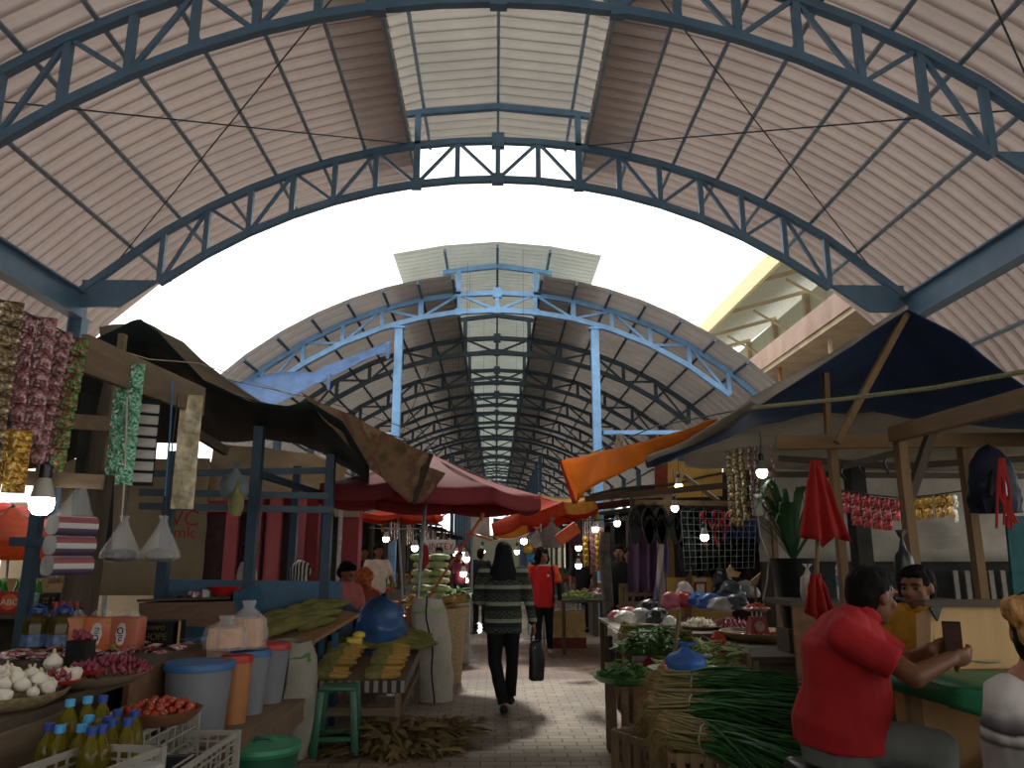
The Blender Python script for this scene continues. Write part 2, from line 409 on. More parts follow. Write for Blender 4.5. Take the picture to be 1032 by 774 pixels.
chilim = mat('red_chili_skin', '#b5331f', .35, var=.4, sc=30)
wicker = mat('woven_bamboo', '#9c8a68', .75, var=.35, sc=45, bump=.6)
def foil(name, c1, c2, c3='#d8d4cf'):
    s = NT(name); v = s.co(); f = s.noise(v, 15, 3, .6); g = s.noise(s.co((1, 1, 1)), 34, 2)
    c = s.ramp(f, [(.36, c1), (.47, c2), (.58, c1), (.68, c3)]); s.l(c, s.b.inputs['Base Color'])
    s.b.inputs['Metallic'].default_value = .45; s.b.inputs['Roughness'].default_value = .24; s.bump(g, .7, .02); return s.m
foil_red = foil('red_sachet_foil', '#6e2430', '#a88a88'); foil_gold = foil('gold_sachet_foil', '#8f7a42', '#5c4a24'); foil_grn = foil('green_sachet_foil', '#2f7a58', '#7fae93')
foil_mix = foil('red_green_sachet_foil', '#7c3a35', '#4d7a3c'); foil_brn = foil('brown_sachet_foil', '#8a7650', '#4a3a2c'); foil_blk = foil('dark_sachet_foil', '#22262c', '#3c4a44', '#555a60')
foil_yel = foil('yellow_snack_foil', '#c79a34', '#7a5518', '#e8d9a0'); foil_pink = foil('pink_packet_foil', '#d9c6c6', '#a8323f', '#efe9e6')
def blanket(name, c1, c2, bw):
    """cloth with soft bands"""
    s = NT(name); w = s.n('TexWave'); w.inputs['Scale'].default_value = bw; w.inputs['Distortion'].default_value = 1.5; s.l(s.co(), w.inputs[0])
    s.l(s.ramp(w.outputs[0], [(.4, c1), (.6, c2)]), s.b.inputs['Base Color']); s.b.inputs['Roughness'].default_value = .85; return s.m
def lamp_mat(name, col, st):
    m = mat(name, col, .4, var=0, bump=0); b = m.node_tree.nodes['Principled BSDF']; b.inputs['Emission Color'].default_value = (*lin(col), 1); b.inputs['Emission Strength'].default_value = st; return m
glow = lamp_mat('lit_bulb_globe', '#fdfaf2', 14); glowy = lamp_mat('lit_warm_bulb_globe', '#ffe9a8', 9)

def sachet_bm(w, h, seed, d=.012):
    mb = MB()
    for sg in (1, -1):
        mb.grid(lambda u, v: V(((u - .5) * w, sg * d * (math.sin(math.pi * u) * math.sin(math.pi * v)) ** .6 + .006 * nz(u * 4 + seed, v * 4, sg), -v * h)), 6, 6)
    return mb
def strip(name, label, top, w, h, n, m, rz=0., cols=1, group=None, cat='sachet strip', part='sachet', sway=0.):
    t = T(name, label, cat, top, group)
    t.rotation_euler.z = rz
    ob = None
    for c in range(cols):
        for i in range(n):
            hh = h / n
            o = P(part, sachet_bm(w / cols * .99, hh * 1.02, i * 3.1 + c), m, t, world=False) if (i + c) % 3 == 0 or ob is None else ob.copy()
            if o is ob or o.name not in COL.objects: COL.objects.link(o); o.parent = t
            ob = o; o.location = ((c - (cols - 1) / 2) * w / cols + sway * i * hh, .01 * math.sin(i * 1.3 + c), -i * hh)
            o.rotation_euler = (0, 0, .16 * math.sin(i * 2.1 + c * 4))
    return t
def bulb(label, p, r=.032, m=None, wire=None, group='lit bulbs over the stalls'):
    t = T('light_bulb', label, 'light bulb', p, group); m = m or glow
    P('globe', MB().lathe([(0.001, -r * 1.05), (r * .55, -r * .95), (r * .9, -r * .5), (r, 0), (r * .92, r * .45)], 16), m, t, world=False)
    hs = P('housing', MB().lathe([(r * .93, r * .45), (r * .85, r * .9), (r * .5, r * 2.1), (r * .42, r * 2.2)], 16), whitepl, t, world=False)
    P('socket', MB().lathe([(r * .5, r * 2.1), (r * .52, r * 3.2), (r * .2, r * 3.5), (.001, r * 3.5)], 12), blackpl, hs, world=False)
    if wire: P('wire', MB().tube([(0, 0, r * 3.3), (.01, 0, r * 3.3 + wire * .5), (0, .01, r * 3.3 + wire)], .004, 5), cordg, t, world=False)
    return t
def crate(name, label, c, w, d, h, m, rz=0., group=None, nx=7, nz_=4, cat='crate'):
    """open plastic crate with lattice sides; c = centre of base"""
    t = T(name, label, cat, c, group); t.rotation_euler.z = rz
    fr = MB(); b = .012
    for z in (.01, h - .012):
        for sx in (-1, 1):
            fr.box((sx * w / 2, 0, z), (b, d, .024)); fr.box((0, sx * d / 2, z), (w, b, .024))
    for sx in (-1, 1):
        for sy in (-1, 1): fr.box((sx * w / 2, sy * d / 2, h / 2), (.03, .03, h))
    P('rim_frame', fr, m, t, world=False)
    la = MB()
    for i in range(1, nx):
        x = -w / 2 + w * i / nx; y = -d / 2 + d * i / nx
        for sg in (-1, 1):
            la.box((x, sg * d / 2, h / 2), (.01, .006, h - .03)); la.box((sg * w / 2, y, h / 2), (.006, .01, h - .03))
    for k in range(1, nz_):
        z = h * k / nz_
        for sg in (-1, 1): la.box((0, sg * d / 2, z), (w, .005, .008)); la.box((sg * w / 2, 0, z), (.005, d, .008))
    P('lattice', la, m, t, world=False)
    P('bottom', MB().box((0, 0, .006), (w - .01, d - .01, .008)), m, t, world=False)
    return t
def bottle(label, p, kind, group):
    t = T('oil_bottle', label, 'bottle', p, group); r, h = .042, .27
    P('body', MB().lathe([(.001, 0), (r * .9, .002), (r, .012), (r, h * .28), (r * .93, h * .36), (r, h * .45), (r, h * .58), (r * .8, h * .74), (r * .42, h * .86), (r * .36, h * .92)], 18), oilm, t, world=False)
    P('cap', MB().lathe([(r * .46, h * .9), (r * .46, h * .99), (r * .4, h), (.001, h)], 14), {'l': capl, 'd': capd}[kind], t, world=False)
    P('label_band', MB().lathe([(r * 1.012, h * .12), (r * 1.012, h * .36)], 18), oillab, t, world=False)
    return t
oilm = mat('yellow_cooking_oil', '#8d8126', .12, var=.15, bump=0, glass=.55); oillab = mat('oil_label_print', '#34587e', .5, var=.5, sc=30)
capl = mat('light_blue_cap', '#4aa0dc', .4); capd = mat('dark_blue_cap', '#25408f', .4)
def tub(name, label, p, r0, r1, h, lidm, bodym, group=None, cat='tub'):
    t = T(name, label, cat, p, group)
    P('body', MB().lathe([(.001, 0), (r0, 0), (r0, .01), (r1, h - .02), (r1 * 1.03, h - .02), (r1 * 1.03, h - .002)], 28), bodym, t, world=False)
    P('lid', MB().lathe([(r1 * 1.06, h - .035), (r1 * 1.07, h - .005), (r1 * 1.04, h + .006), (r1 * .93, h + .006), (r1 * .9, h + .002), (.001, h + .004)], 28), lidm, t, world=False)
    return t
def sack(name, label, p, rx, ry, h, m, seed, top=None, seam=None, cat='sack', lean=(0, 0), group=None):
    t = T(name, label, cat, p, group); mb = MB()
    def prof(v): return (.82 + .3 * math.sin(math.pi * min(1, v * 1.05)) ** .7 * .6) * (1 if v < .86 else 1 - (v - .86) * 1.1)
    def fn(u, v):
        a = 2 * math.pi * u; k = prof(v) * (1 + .11 * nz(math.cos(a) * 2 + seed, math.sin(a) * 2, v * 4) + .07 * nz(math.cos(a) * 7 + seed, math.sin(a) * 7, v * 9))
        return V((rx * k * math.cos(a) + lean[0] * v, ry * k * math.sin(a) + lean[1] * v, max(.0, h * (v + .035 * nz(u * 8 + seed, 3.3) * v))))
    mb.grid(fn, 36, 22); mb.lathe([(.001, .003), (rx * .8, .003)], 20, squash=ry / rx)
    P('bag', mb, m, t, world=False, sharp=60)
    mt = MB(); mt.ell((lean[0] * .85, lean[1] * .85, h * .86), (rx * .9, ry * .9, h * .08), nz=.25, seed=seed); P('contents', mt, top or m, t, world=False, sharp=80)
    if seam:
        P('seam', MB().tube([V(fn(-.25 + .03 * nz(v * 3, seed), v)) * 1.004 for v in [i / 14 for i in range(15)]], .009, 5), seam, t, world=False)
    return t
def heap(name, label, c, rx, ry, h, m, n, size, cat, seed=0, leafw=.35, curl=.4, group=None, kind='stuff', stem=None):
    """mound of leaves / strips nobody could count"""
    mb = MB(); rr = random.Random(seed)
    for i in range(n):
        a = rr.uniform(0, 2 * math.pi); q = math.sqrt(rr.random()); x, y = q * rx * math.cos(a), q * ry * math.sin(a)
        z = h * (1 - q * q) * rr.uniform(.35, 1.); L = size * rr.uniform(.6, 1.2); b = rr.uniform(0, 2 * math.pi) if rr.random() < .5 else a + rr.uniform(-.8, .8); el = rr.uniform(-.1, .9)
        d = V((math.cos(b) * math.cos(el), math.sin(b) * math.cos(el), math.sin(el))); s_ = d.cross(V((0, 0, 1))).normalized(); up = s_.cross(d)
        w = L * leafw; roll = rr.uniform(-.8, .8); s_ = s_ * math.cos(roll) + up * math.sin(roll)
        o = V(c) + V((x, y, z)); vs = []
        for t_, k in ((0, .15), (.3, .8), (.65, 1.), (1, .1)):
            p = o + d * L * t_ + up * (-curl * L * t_ * t_); vs += [p - s_ * w * k / 2, p + up * w * .12, p + s_ * w * k / 2]
        for p in vs: p.z = max(p.z, V(c).z + .004)
        mb.add(vs, [(3 * j + e, 3 * j + e + 1, 3 * j + e + 4, 3 * j + e + 3) for j in range(3) for e in (0, 1)])
    mb.ell(V(c) + V((0, 0, h * .15)), (rx * .8, ry * .8, h * .3), nz=.2, seed=seed)
    for i, p in enumerate(mb.v): p.z = max(p.z, V(c).z + .003)
    return one(name, mb, m, label, cat, group, kind=kind, sharp=80)
def scatter(proto, spots, group, labeler=None, rot=True, seed=1, sc=(.85, 1.15)):
    rr = random.Random(seed); out = []
    for i, p in enumerate(spots):
        e = Euler((rr.uniform(-.5, .5), rr.uniform(-.5, .5), rr.uniform(0, 6.28))) if rot else None
        k = rr.uniform(*sc)
        if i == 0:
            proto.location = V(p); proto.scale = (k,) * 3; o = proto
            if e: o.rotation_euler = e
        else: o = dup(proto, p, e, scale=k)
        if labeler: o['label'] = labeler(i)
        o['group'] = group; out.append(o)
    return out
def mound(c, rx, ry, h, n, seed, layer=2.):
    rr = random.Random(seed); pts = []; tries = 0; md = math.sqrt(rx * ry * 3.1 / n) * .82
    while len(pts) < n and tries < 6000:
        tries += 1; a = rr.uniform(0, 6.283); q = math.sqrt(rr.random()); x, y = q * rx * math.cos(a), q * ry * math.sin(a)
        if all((x - u) ** 2 + (y - v) ** 2 > md * md for u, v, _ in pts): pts.append((x, y, h * (1 - q ** 2)))
        if tries % 900 == 0: md *= .8
    return [V(c) + V(p) for p in pts]
def bag(name, label, p, rx, ry, h, m, seed, cat='plastic bag', neck=True, group=None, content=None):
    """knotted plastic bag; p = centre of its base"""
    t = T(name, label, cat, p, group); mb = MB()
    def fn(u, v):
        a = 2 * math.pi * u; k = ((math.sin(math.pi * min(1, .18 + v * .85)) ** .55) if v < .8 else .42 * (1 - (v - .8) * 3.2)) if neck else max(0, 1 - v ** 2.6) ** .5 * (.9 + .1 * min(1, v * 6))
        k *= 1 + (.12 if neck else .28) * nz(math.cos(a) * 2.2 + seed, math.sin(a) * 2.2, v * 3) + (.07 if neck else .14) * nz(math.cos(a) * 5 + seed, math.sin(a) * 5, v * 6)
        return V((rx * k * math.cos(a), ry * k * math.sin(a), h * v * (1 + .05 * nz(a, seed))))
    mb.grid(fn, 28, 16); mb.lathe([(.001, .002), (rx * .55, .002)], 14, squash=ry / rx); P('bag_body', mb, m, t, world=False, sharp=50)
    if neck:
        e = MB()
        for k in range(3):
            a = k * 2.2 + seed; e.grid(lambda u, v: V(((u - .5) * rx * .5 * v + math.cos(a) * v * rx * .45, math.sin(a) * v * ry * .45 + .01 * nz(u * 5, v * 3 + k), h * (.97 + .2 * v))), 4, 4)
        P('knot', e, m, t, world=False)
    if content: P('contents', MB().ell((0, 0, h * .28), (rx * .8, ry * .8, h * .26), nz=.2, seed=seed), content, t, world=False)
    return t
def table(name, label, x0, x1, y0, y1, z, top, leg, th=.035, lw=.05, skirt=None, tilt=0., cat='table', group=None, inset=.04):
    t = T(name, label, cat, ((x0 + x1) / 2, (y0 + y1) / 2, 0), group)
    mb = MB(); mb.slab([V((x0, y0, z)), V((x1, y0, z)), V((x1, y1, z + tilt)), V((x0, y1, z + tilt))], (0, 0, -th)); P('tabletop', mb, top, t)
    for x in (x0 + inset, x1 - inset):
        for y, zz in ((y0 + inset, z), (y1 - inset, z + tilt)):
            P('leg', MB().box((x, y, (zz - th) / 2), (lw, lw, zz - th), ch=.004), leg, t)
    if skirt:
        P('skirt_board', MB().box(((x0 + x1) / 2, y0 + .02, z - th - .06), (x1 - x0 - .02, .02, .12)).box((x1 - .02, (y0 + y1) / 2, z - th - .06), (.02, y1 - y0 - .02, .12)), skirt, t)
    return t
def pot_plate(name, label, p, r, h, m, cat='tray', group=None, n=28, wave=0.):
    return one(name, MB().lathe([(.001, 0), (r * .7, 0), (r * .93, h * .6), (r, h), (r * .96, h), (r * .88, h * .62), (r * .66, .008), (.001, .008)], n, p), m, label, cat, group)
# ================================================================ LEFT SIDE OF THE AISLE
# ---- grocery stall frame
t = T('timber_stall', 'rough timber frame of the grocery stall with a long plank, trunk post and thin posts', 'stall frame', (-2.35, 4.6, 0))
P('plank', MB().beam(atx(84, 356, -1.98), atx(204, 405, -1.98), .035, .19, (0, 0, 1), .004), woodAy, t)
pts = [V((-2.92, 5.5, 0)), V((-2.9, 5.5, .8)), V((-2.85, 5.48, 1.6)), V((-2.8, 5.46, 2.25)), V((-2.74, 5.44, 2.75))]
P('trunk_post', MB().tube(pts, [.085, .08, .075, .07, .06], 12), woodD, t)
P('post', MB().beam(at(108, 474, 4.9), at(124, 337, 4.9), .05, .04, (1, 0, 0)), woodA, t)
P('post', MB().beam((-2.62, 5.2, 0), at(108, 474, 4.9), .07, .06, (1, 0, 0)), woodD, t)
P('rail', MB().beam((-2.9, 4.3, 2.18), (-2.3, 4.75, 2.2), .03, .09), woodAx, t)
P('lamp_rail', MB().beam(at(-40, 478, 3.2), at(104, 486, 3.3), .03, .06), woodAx, t)
q = at(36, 530, 5.6); P('steel_post', MB().box((q.x, 5.6, 1.1), (.07, .07, 2.2)), bluedk, t)
P('clamp', MB().box((q.x, 5.58, at(36, 546, 5.6).z), (.26, .1, .06)), bluedk, t)
P('tie_line', MB().tube([at(86, 343, 3.7), at(150, 362, 5), at(200, 366, 6.2), at(300, 400, 6.6)], .004, 5), cord, t)
P('shade_board', MB().grid(quad(at(83, 395, 5.4), at(118, 410, 5.6), at(112, 560, 5.6), at(70, 540, 5.4)), 2, 2), mat('dark_mesh_screen', '#2a2d2c', .8), t, thick=.01)
P('top_line', MB().tube([atx(-40, 282, -1.94), atx(40, 322, -1.94), atx(90, 348, -1.94)], .004, 5), cordg, t)
# ---- hanging strips
def px_strip(name, lab, px, py, X, wpx, hpx, n, m, rz, **k):
    p = atx(px, py, X); s = p.y / 775 * 1.02; return strip(name, lab, p, wpx * s, hpx * s, n, m, rz, **k)
G = 'sachet strips on the grocery line'
px_strip('sachet_strip', 'brown and gold sachet strip nearest the frame edge on the grocery line', 8, 303, -1.93, 30, 172, 7, foil_brn, .5, group=G)
px_strip('sachet_strip', 'dark sachet strip hanging between the brown strip and the wide red strip', 17, 352, -2.0, 20, 92, 5, foil_blk, .45, group=G)
px_strip('sachet_strip', 'widest red and silver sachet strip, two columns across', 39, 318, -1.94, 34, 128, 7, foil_red, .5, cols=2, group=G)
px_strip('sachet_strip', 'long narrow red sachet strip beside the two column strip', 63, 334, -1.95, 19, 135, 9, foil_red, .5, group=G, sway=-.08)
px_strip('sachet_strip', 'red and green sachet strip hanging at the plank end', 78, 340, -1.95, 22, 150, 8, foil_mix, .5, group=G, sway=-.06)
px_strip('sachet_strip', 'yellow and brown packet strip hanging lowest beside the lit bulb', 10, 432, -1.9, 40, 62, 2, foil_yel, .6, group=G, cols=2)
G = 'green pouch strips on the plank'
px_strip('pouch_strip', 'left green pouch strip hanging behind the plank', 124, 388, -2.03, 15, 90, 4, foil_grn, .4, group=G, cat='pouch strip', part='pouch')
px_strip('pouch_strip', 'green pouch strip draped over the plank front', 138, 366, -1.94, 16, 122, 5, foil_grn, .4, group=G, cat='pouch strip', part='pouch')
px_strip('pouch_strip', 'clear pouch strip with yellow contents hanging off the plank tip', 194, 398, -1.94, 21, 112, 3, mat('clear_pouch_print', '#a99d7c', .3, var=.6, sc=14, metal=.2), .4, cat='pouch strip', part='pouch')
p = atx(152, 402, -2.0); t = T('medicine_strip', 'card of small grey packs hanging beside the green pouches', 'medicine strip', p); t.rotation_euler.z = .45
P('backing_card', MB().box((0, .004, -.25), (.115, .004, .5)), mat('dark_card', '#23262a', .7), t, world=False)
pk = None
for i in range(7):
    o = P('pack', MB().box((0, 0, 0), (.1, .02, .05), ch=.004), mat('grey_pack', '#b5b2aa', .5), t, world=False) if pk is None else pk.copy()
    if pk is not None: COL.objects.link(o); o.parent = t
    pk = o; o.location = (0, -.01, -.06 - i * .066)
one('twine', MB().tube([atx(174, 384, -1.94), atx(171, 440, -1.94), atx(166, 500, -1.93)], .006, 6), cordb, 'pale blue cord hanging from the plank', 'cord')
one('twine', MB().tube([atx(128, 400, -1.94), atx(127, 450, -1.94), atx(124, 505, -1.93), atx(122, 526, -1.93)], .005, 6), cord, 'white tie cord hanging over the green pouches', 'cord')
# bulb, tissue pack, hanging bags
bulb('large lit bulb hanging low beside the sachet strips', at(42, 507, 3.2), .048, wire=.04, group=None)
p = at(67, 580, 3.2); t = T('tissue_pack', 'stack of three toilet roll packs in a striped wrapper hung in clear plastic', 'tissue pack', p); t.rotation_euler.z = 1.02; t.scale = (.86,) * 3
s = NT('striped_wrapper'); w = s.n('SeparateXYZ'); s.l(s.co((1, 1, 1 / .0915)), w.inputs[0]); fr = s.math('FRACT', w.outputs[2])
s.l(s.ramp(fr, [(0, '#54465f'), (.33, '#b9b5b0'), (.6, '#8f4a52'), (.9, '#a9a0a0')], 'CONSTANT'), s.b.inputs['Base Color']); wrapm = s.m
for i in range(3):
    mb = MB(); prof = []
    for k in range(16):
        a = 2 * math.pi * k / 16; prof.append(V((-.095, .055 * math.copysign(abs(math.cos(a)) ** .7, math.cos(a)), .0457 + i * .0915 + .0445 * math.copysign(abs(math.sin(a)) ** .7, math.sin(a)))))
    P('roll_pack', mb.slab(prof, (.19, 0, 0)), wrapm, t, world=False, sharp=50)
    mb2 = MB(); mb2.add([q + V((-.001, 0, 0)) for q in prof], [tuple(range(16))]); P('roll_end', mb2, mat('tissue_grey', '#a9abab', .9), t, world=False)
mb = MB(); mb.grid(lambda u, v: V(((u - .5) * .19 * (1 - .75 * v) + .02 * v, .05 * math.sin(2 * math.pi * u) * (1 - v) + .01 * nz(u * 9, v * 4), .275 + v * .13)), 14, 8); P('carry_bag', mb, clearp, t, world=False)
for px, lab, cm in ((121, 'clear plastic bag of dark goods hanging left of the other hanging bag', '#2b2a2c'), (161, 'clear plastic bag of brown goods hanging from a thin cord', '#5d5142')):
    p = at(px, 566, 4.4); t = T('hanging_bag', lab, 'hanging bag', p, 'cone shaped bags hung from cords')
    P('bag', MB().lathe([(.001, .002), (.07, 0), (.105, .02), (.1, .05), (.06, .13), (.03, .19), (.018, .225), (.03, .25)], 18, lob=7, la=.06), clearp, t, world=False)
    P('contents', MB().ell((0, 0, .035), (.085, .085, .035), nz=.3, seed=px), mat('goods_%d' % px, cm, .6, var=.5, sc=40), t, world=False)
    P('cord', MB().tube([(0, 0, .22), (.005, 0, .5), (.01, 0, .95)], .004, 5), cordg, t, world=False)
bag('hanging_bag', 'grey plastic bag hung from the blue rail with a yellow bag under it', at(235, 503, 6.4), .12, .1, .25, mat('grey_bag_film', '#7f8d90', .4, trans=.3), 3, cat='plastic bag')
bag('hanging_bag', 'small yellow plastic bag hanging under the grey bag', at(237, 520, 6.3), .06, .05, .24, mat('yellow_bag_film', '#9b9a5e', .45, trans=.3), 5, cat='plastic bag')
# ---- dark tarp, its grey neighbour, banner
tarpd = mat('dark_green_tarpaulin', '#26312f', .6, var=.2, sc=2, bump=.2); tarpg = mat('grey_tarpaulin', '#a9a595', .7, var=.15, sc=2, trans=.3)
near = [at(-40, 335, 5.8), at(20, 345, 5.9), at(60, 360, 6), at(100, 340, 6), at(128, 326, 6), at(142, 323, 6), at(160, 334, 6), at(205, 384, 6.1), at(250, 404, 6.3), at(290, 409, 6.5), at(312, 405, 6.6), at(345, 425, 6.7), at(372, 470, 6.8)]
far = [at(-40, 478, 8.6), at(20, 474, 8.6), at(60, 468, 8.6), at(110, 448, 8.6), at(150, 446, 8.6), at(180, 446, 8.6), at(205, 446, 8.6), at(240, 445, 8.6), at(275, 442, 8.6), at(305, 446, 8.6), at(325, 456, 8.6), at(345, 470, 8.5), at(372, 478, 8.4)]
def edge_sheet(near, far, nv=8, sag=.12, wr=.03, seed=0):
    k = len(near) - 1
    def fn(u, v):
        i = min(int(u * k), k - 1); f = u * k - i; a = near[i].lerp(near[i + 1], f); b = far[i].lerp(far[i + 1], f)
        p = a.lerp(b, v); return p + V((0, 0, -sag * math.sin(math.pi * v) + wr * nz(u * 9 + seed, v * 5)))
    return MB().grid(fn, k * 4, nv)
one('tarpaulin_awning', edge_sheet(near, far), tarpd, 'dark green tarpaulin awning peaked over the grocery stall', 'tarpaulin', thick=.008)
one('tarpaulin_awning', edge_sheet([at(100, 330, 8.9), at(146, 324, 8.9), at(185, 346, 8.9), at(222, 378, 9), at(268, 408, 9.1), at(300, 416, 9.2)], [at(110, 425, 11.5), at(150, 420, 11.5), at(190, 424, 11.5), at(222, 430, 11.5), at(268, 436, 11.5), at(300, 440, 11.5)], sag=.05), tarpg, 'pale grey tarpaulin awning rising behind the dark one', 'tarpaulin', thick=.008)
s = NT('printed_banner_cloth'); v = s.co(); f = s.noise(v, 2.6, 3); vo = s.n('TexVoronoi'); vo.inputs['Scale'].default_value = 6; s.l(v, vo.inputs[0])
c = s.ramp(f, [(.3, '#5d4a33'), (.42, '#8a7050'), (.5, '#7a4f42'), (.58, '#9a8462'), (.7, '#77705f')]); c = s.mix(.12, c, vo.outputs[1], 'MULTIPLY')
s.l(c, s.b.inputs['Base Color']); s.b.inputs['Roughness'].default_value = .8
tr = s.n('BsdfTranslucent'); s.l(c, tr.inputs[0]); mx = s.n('MixShader'); mx.inputs[0].default_value = .3; s.l(s.b.outputs[0], mx.inputs[1]); s.l(tr.outputs[0], mx.inputs[2]); s.l(mx.outputs[0], s.out.inputs[0]); bann = s.m
t = T('printed_banner', 'brown printed banner strung slanting from the dark tarpaulin to the umbrella pole', 'banner', at(410, 508, 7.4))
tl, tr_, br_, bl = at(303, 395, 6.6), at(432, 457, 7.5), at(414, 508, 7.4), at(366, 466, 7.0)
P('cloth', MB().grid(quad(tl, tr_, br_, bl, wr=.05, f=4), 20, 14), bann, t, thick=.004)
P('hem', MB().grid(quad(at(429, 456, 7.49), at(437, 458, 7.5), at(419, 509, 7.4), at(411, 507, 7.39)), 2, 8), mat('dark_hem', '#3a332c', .8), t, thick=.006)
P('folded_corner', MB().grid(quad(at(431, 470, 7.55), at(449, 477, 7.7), at(428, 506, 7.6), at(417, 508, 7.5), wr=.04), 6, 6), bann, t, thick=.004)
# torn blue sheet under the far hall's front
t = T('torn_blue_sheet', 'torn light blue plastic sheet tied under the far roof edge', 'plastic sheet', at(270, 409, 18))
bs = mat('sky_blue_sheet', '#7d9fd0', .5, var=.2, sc=3, trans=.45)
P('sheet', edge_sheet([at(214, 378, 18.3), at(240, 384, 18.3), at(275, 377, 18.3), at(318, 374, 18.4), at(330, 368, 18.4), at(378, 350, 18.5), at(391, 345, 18.5)], [at(250, 402, 18), at(262, 406, 18), at(276, 409, 18), at(318, 388, 18.1), at(331, 381, 18.2), at(378, 357, 18.3), at(391, 356, 18.3)], sag=.02, wr=.08), bs, t, thick=.006)
for a, b in ((328, 376), (388, 345)): P('rag', MB().grid(quad(at(a, b, 18.2), at(a + 6, b - 2, 18.2), at(a + 4, b + 18, 18.2), at(a + 1, b + 16, 18.2), wr=.05), 3, 6), bs, t, thick=.005)
# ---- counters of the grocery stall
low = mat('dark_counter_wood', '#3b332a', .8, var=.3)
t = T('display_counter', 'low dark wooden counter under the garlic and shallots', 'counter', (-2.35, 3.1, 0))
P('countertop', MB().box((-2.4, 3.08, .78), (1.1, 1.0, .04)), woodDx, t); P('front_board', MB().box((-1.84, 3.08, .68), (.025, .96, .16)), woodAy, t); P('body', MB().box((-2.42, 3.1, .38), (1.0, .9, .76)), low, t)
t = T('tray_table', 'small dark table under the round shallot tray', 'table', (-2.25, 4.0, 0))
P('tabletop', MB().box((-2.2, 3.95, .79), (.66, .66, .04)), woodDx, t); P('table_body', MB().box((-2.25, 3.95, .385), (.5, .5, .77)), low, t)
t = T('goods_shelf', 'wooden back shelf under the candy packets and orange packs', 'shelf', (-2.5, 4.9, 0))
P('shelf_top', MB().box((-2.45, 4.88, .83), (1.05, 1.1, .04)), woodDx, t); P('shelf_side', MB().box((-1.94, 4.88, .68), (.03, 1.1, .26)), mat('brown_board', '#7a5a44', .8), t); P('shelf_body', MB().box((-2.5, 4.9, .405), (.95, 1.0, .81)), low, t)
t = T('low_platform', 'low wooden platform under the plastic crates', 'platform', (-1.5, 3.8, 0))
P('platform_top', MB().box((-1.5, 3.75, .33), (.4, .95, .04)), woodAy, t); P('platform_body', MB().box((-1.5, 3.75, .155), (.34, .9, .31)), low, t)
# garlic basket
def garlic():
    t = T('garlic_bulb', 'white garlic bulb', 'garlic', (0, 0, 0))
    P('bulb', MB().lathe([(.001, 0), (.012, .001), (.024, .008), (.03, .02), (.026, .034), (.013, .045), (.006, .052)], 16, lob=8, la=.05), garlicm, t, world=False)
    P('stem', MB().lathe([(.006, .05), (.005, .066), (.001, .068)], 8), mat('garlic_stem', '#c7b995', .7), t, world=False); return t
bc = fl(-2, 712, .8)
pot_plate('garlic_basket', 'round woven tray heaped with white garlic', bc, .26, .06, wicker, cat='basket')
scatter(garlic(), mound(bc + V((0, 0, .045)), .22, .22, .07, 46, 3), 'garlic bulbs in the woven tray', lambda i: 'white garlic bulb heaped in the round woven tray', sc=(.8, 1.15), seed=4)
def shallot():
    t = T('shallot', 'purple shallot', 'shallot', (0, 0, 0))
    P('bulb', MB().lathe([(.001, 0), (.008, .002), (.014, .012), (.012, .022), (.005, .032), (.002, .042)], 10), shallotm, t, world=False); return t
tc = fl(82, 689, .81)
pot_plate('wooden_tray', 'round wooden tray holding shallots and red saucers', tc, .3, .05, wood('tray_wood', '#8a7a60'), cat='tray')
scatter(shallot(), mound(tc + V((.1, .1, .03)), .17, .16, .06, 70, 8) , 'shallots on the round wooden tray', lambda i: 'purple shallot loose on the round wooden tray', seed=9)
for px, py, lab in ((60, 689, 'red plastic saucer of shallots nearest the garlic tray'), (84, 680, 'red plastic saucer holding a garlic bulb beside the black tub')):
    q = fl(px, py, .87); pot_plate('saucer', lab, q, .085, .018, redpl, cat='saucer', group='red saucers on the shallot tray', n=24)
    scatter(shallot(), mound(q + V((0, 0, .012)), .06, .05, .02, 12, px), 'shallots on a red saucer', lambda i: 'purple shallot on the ' + ('saucer nearest the garlic' if px == 60 else 'saucer by the black tub'), seed=px)
for px, py, r_, lab in ((53, 672, .036, 'big garlic bulb standing upright behind the red saucers'), (59, 682, .03, 'garlic bulb lying on the near red saucer'), (80, 681, .032, 'garlic bulb lying beside the black tub')):
    g = garlic(); g.location = fl(px, py, .9) - V((0, 0, .012)); g.scale = (r_ / .026,) * 3; g['label'] = lab; g['group'] = 'large garlic bulbs on the shallot tray'
    if py > 675: g.rotation_euler = (.9, .3, px)
q = fl(79, 674, .85); t = T('black_tub', 'square black plastic tub topped with shallots', 'tub', q)
P('tub', MB().slab([q + V((-.05, -.05, 0)), q + V((.05, -.05, 0)), q + V((.05, .05, 0)), q + V((-.05, .05, 0))], (0, 0, .14)), blackpl, t)
scatter(shallot(), mound(q + V((0, 0, .14)), .048, .048, .02, 12, 77), 'shallots on top of the black tub', lambda i: 'purple shallot on top of the square black tub', seed=5)
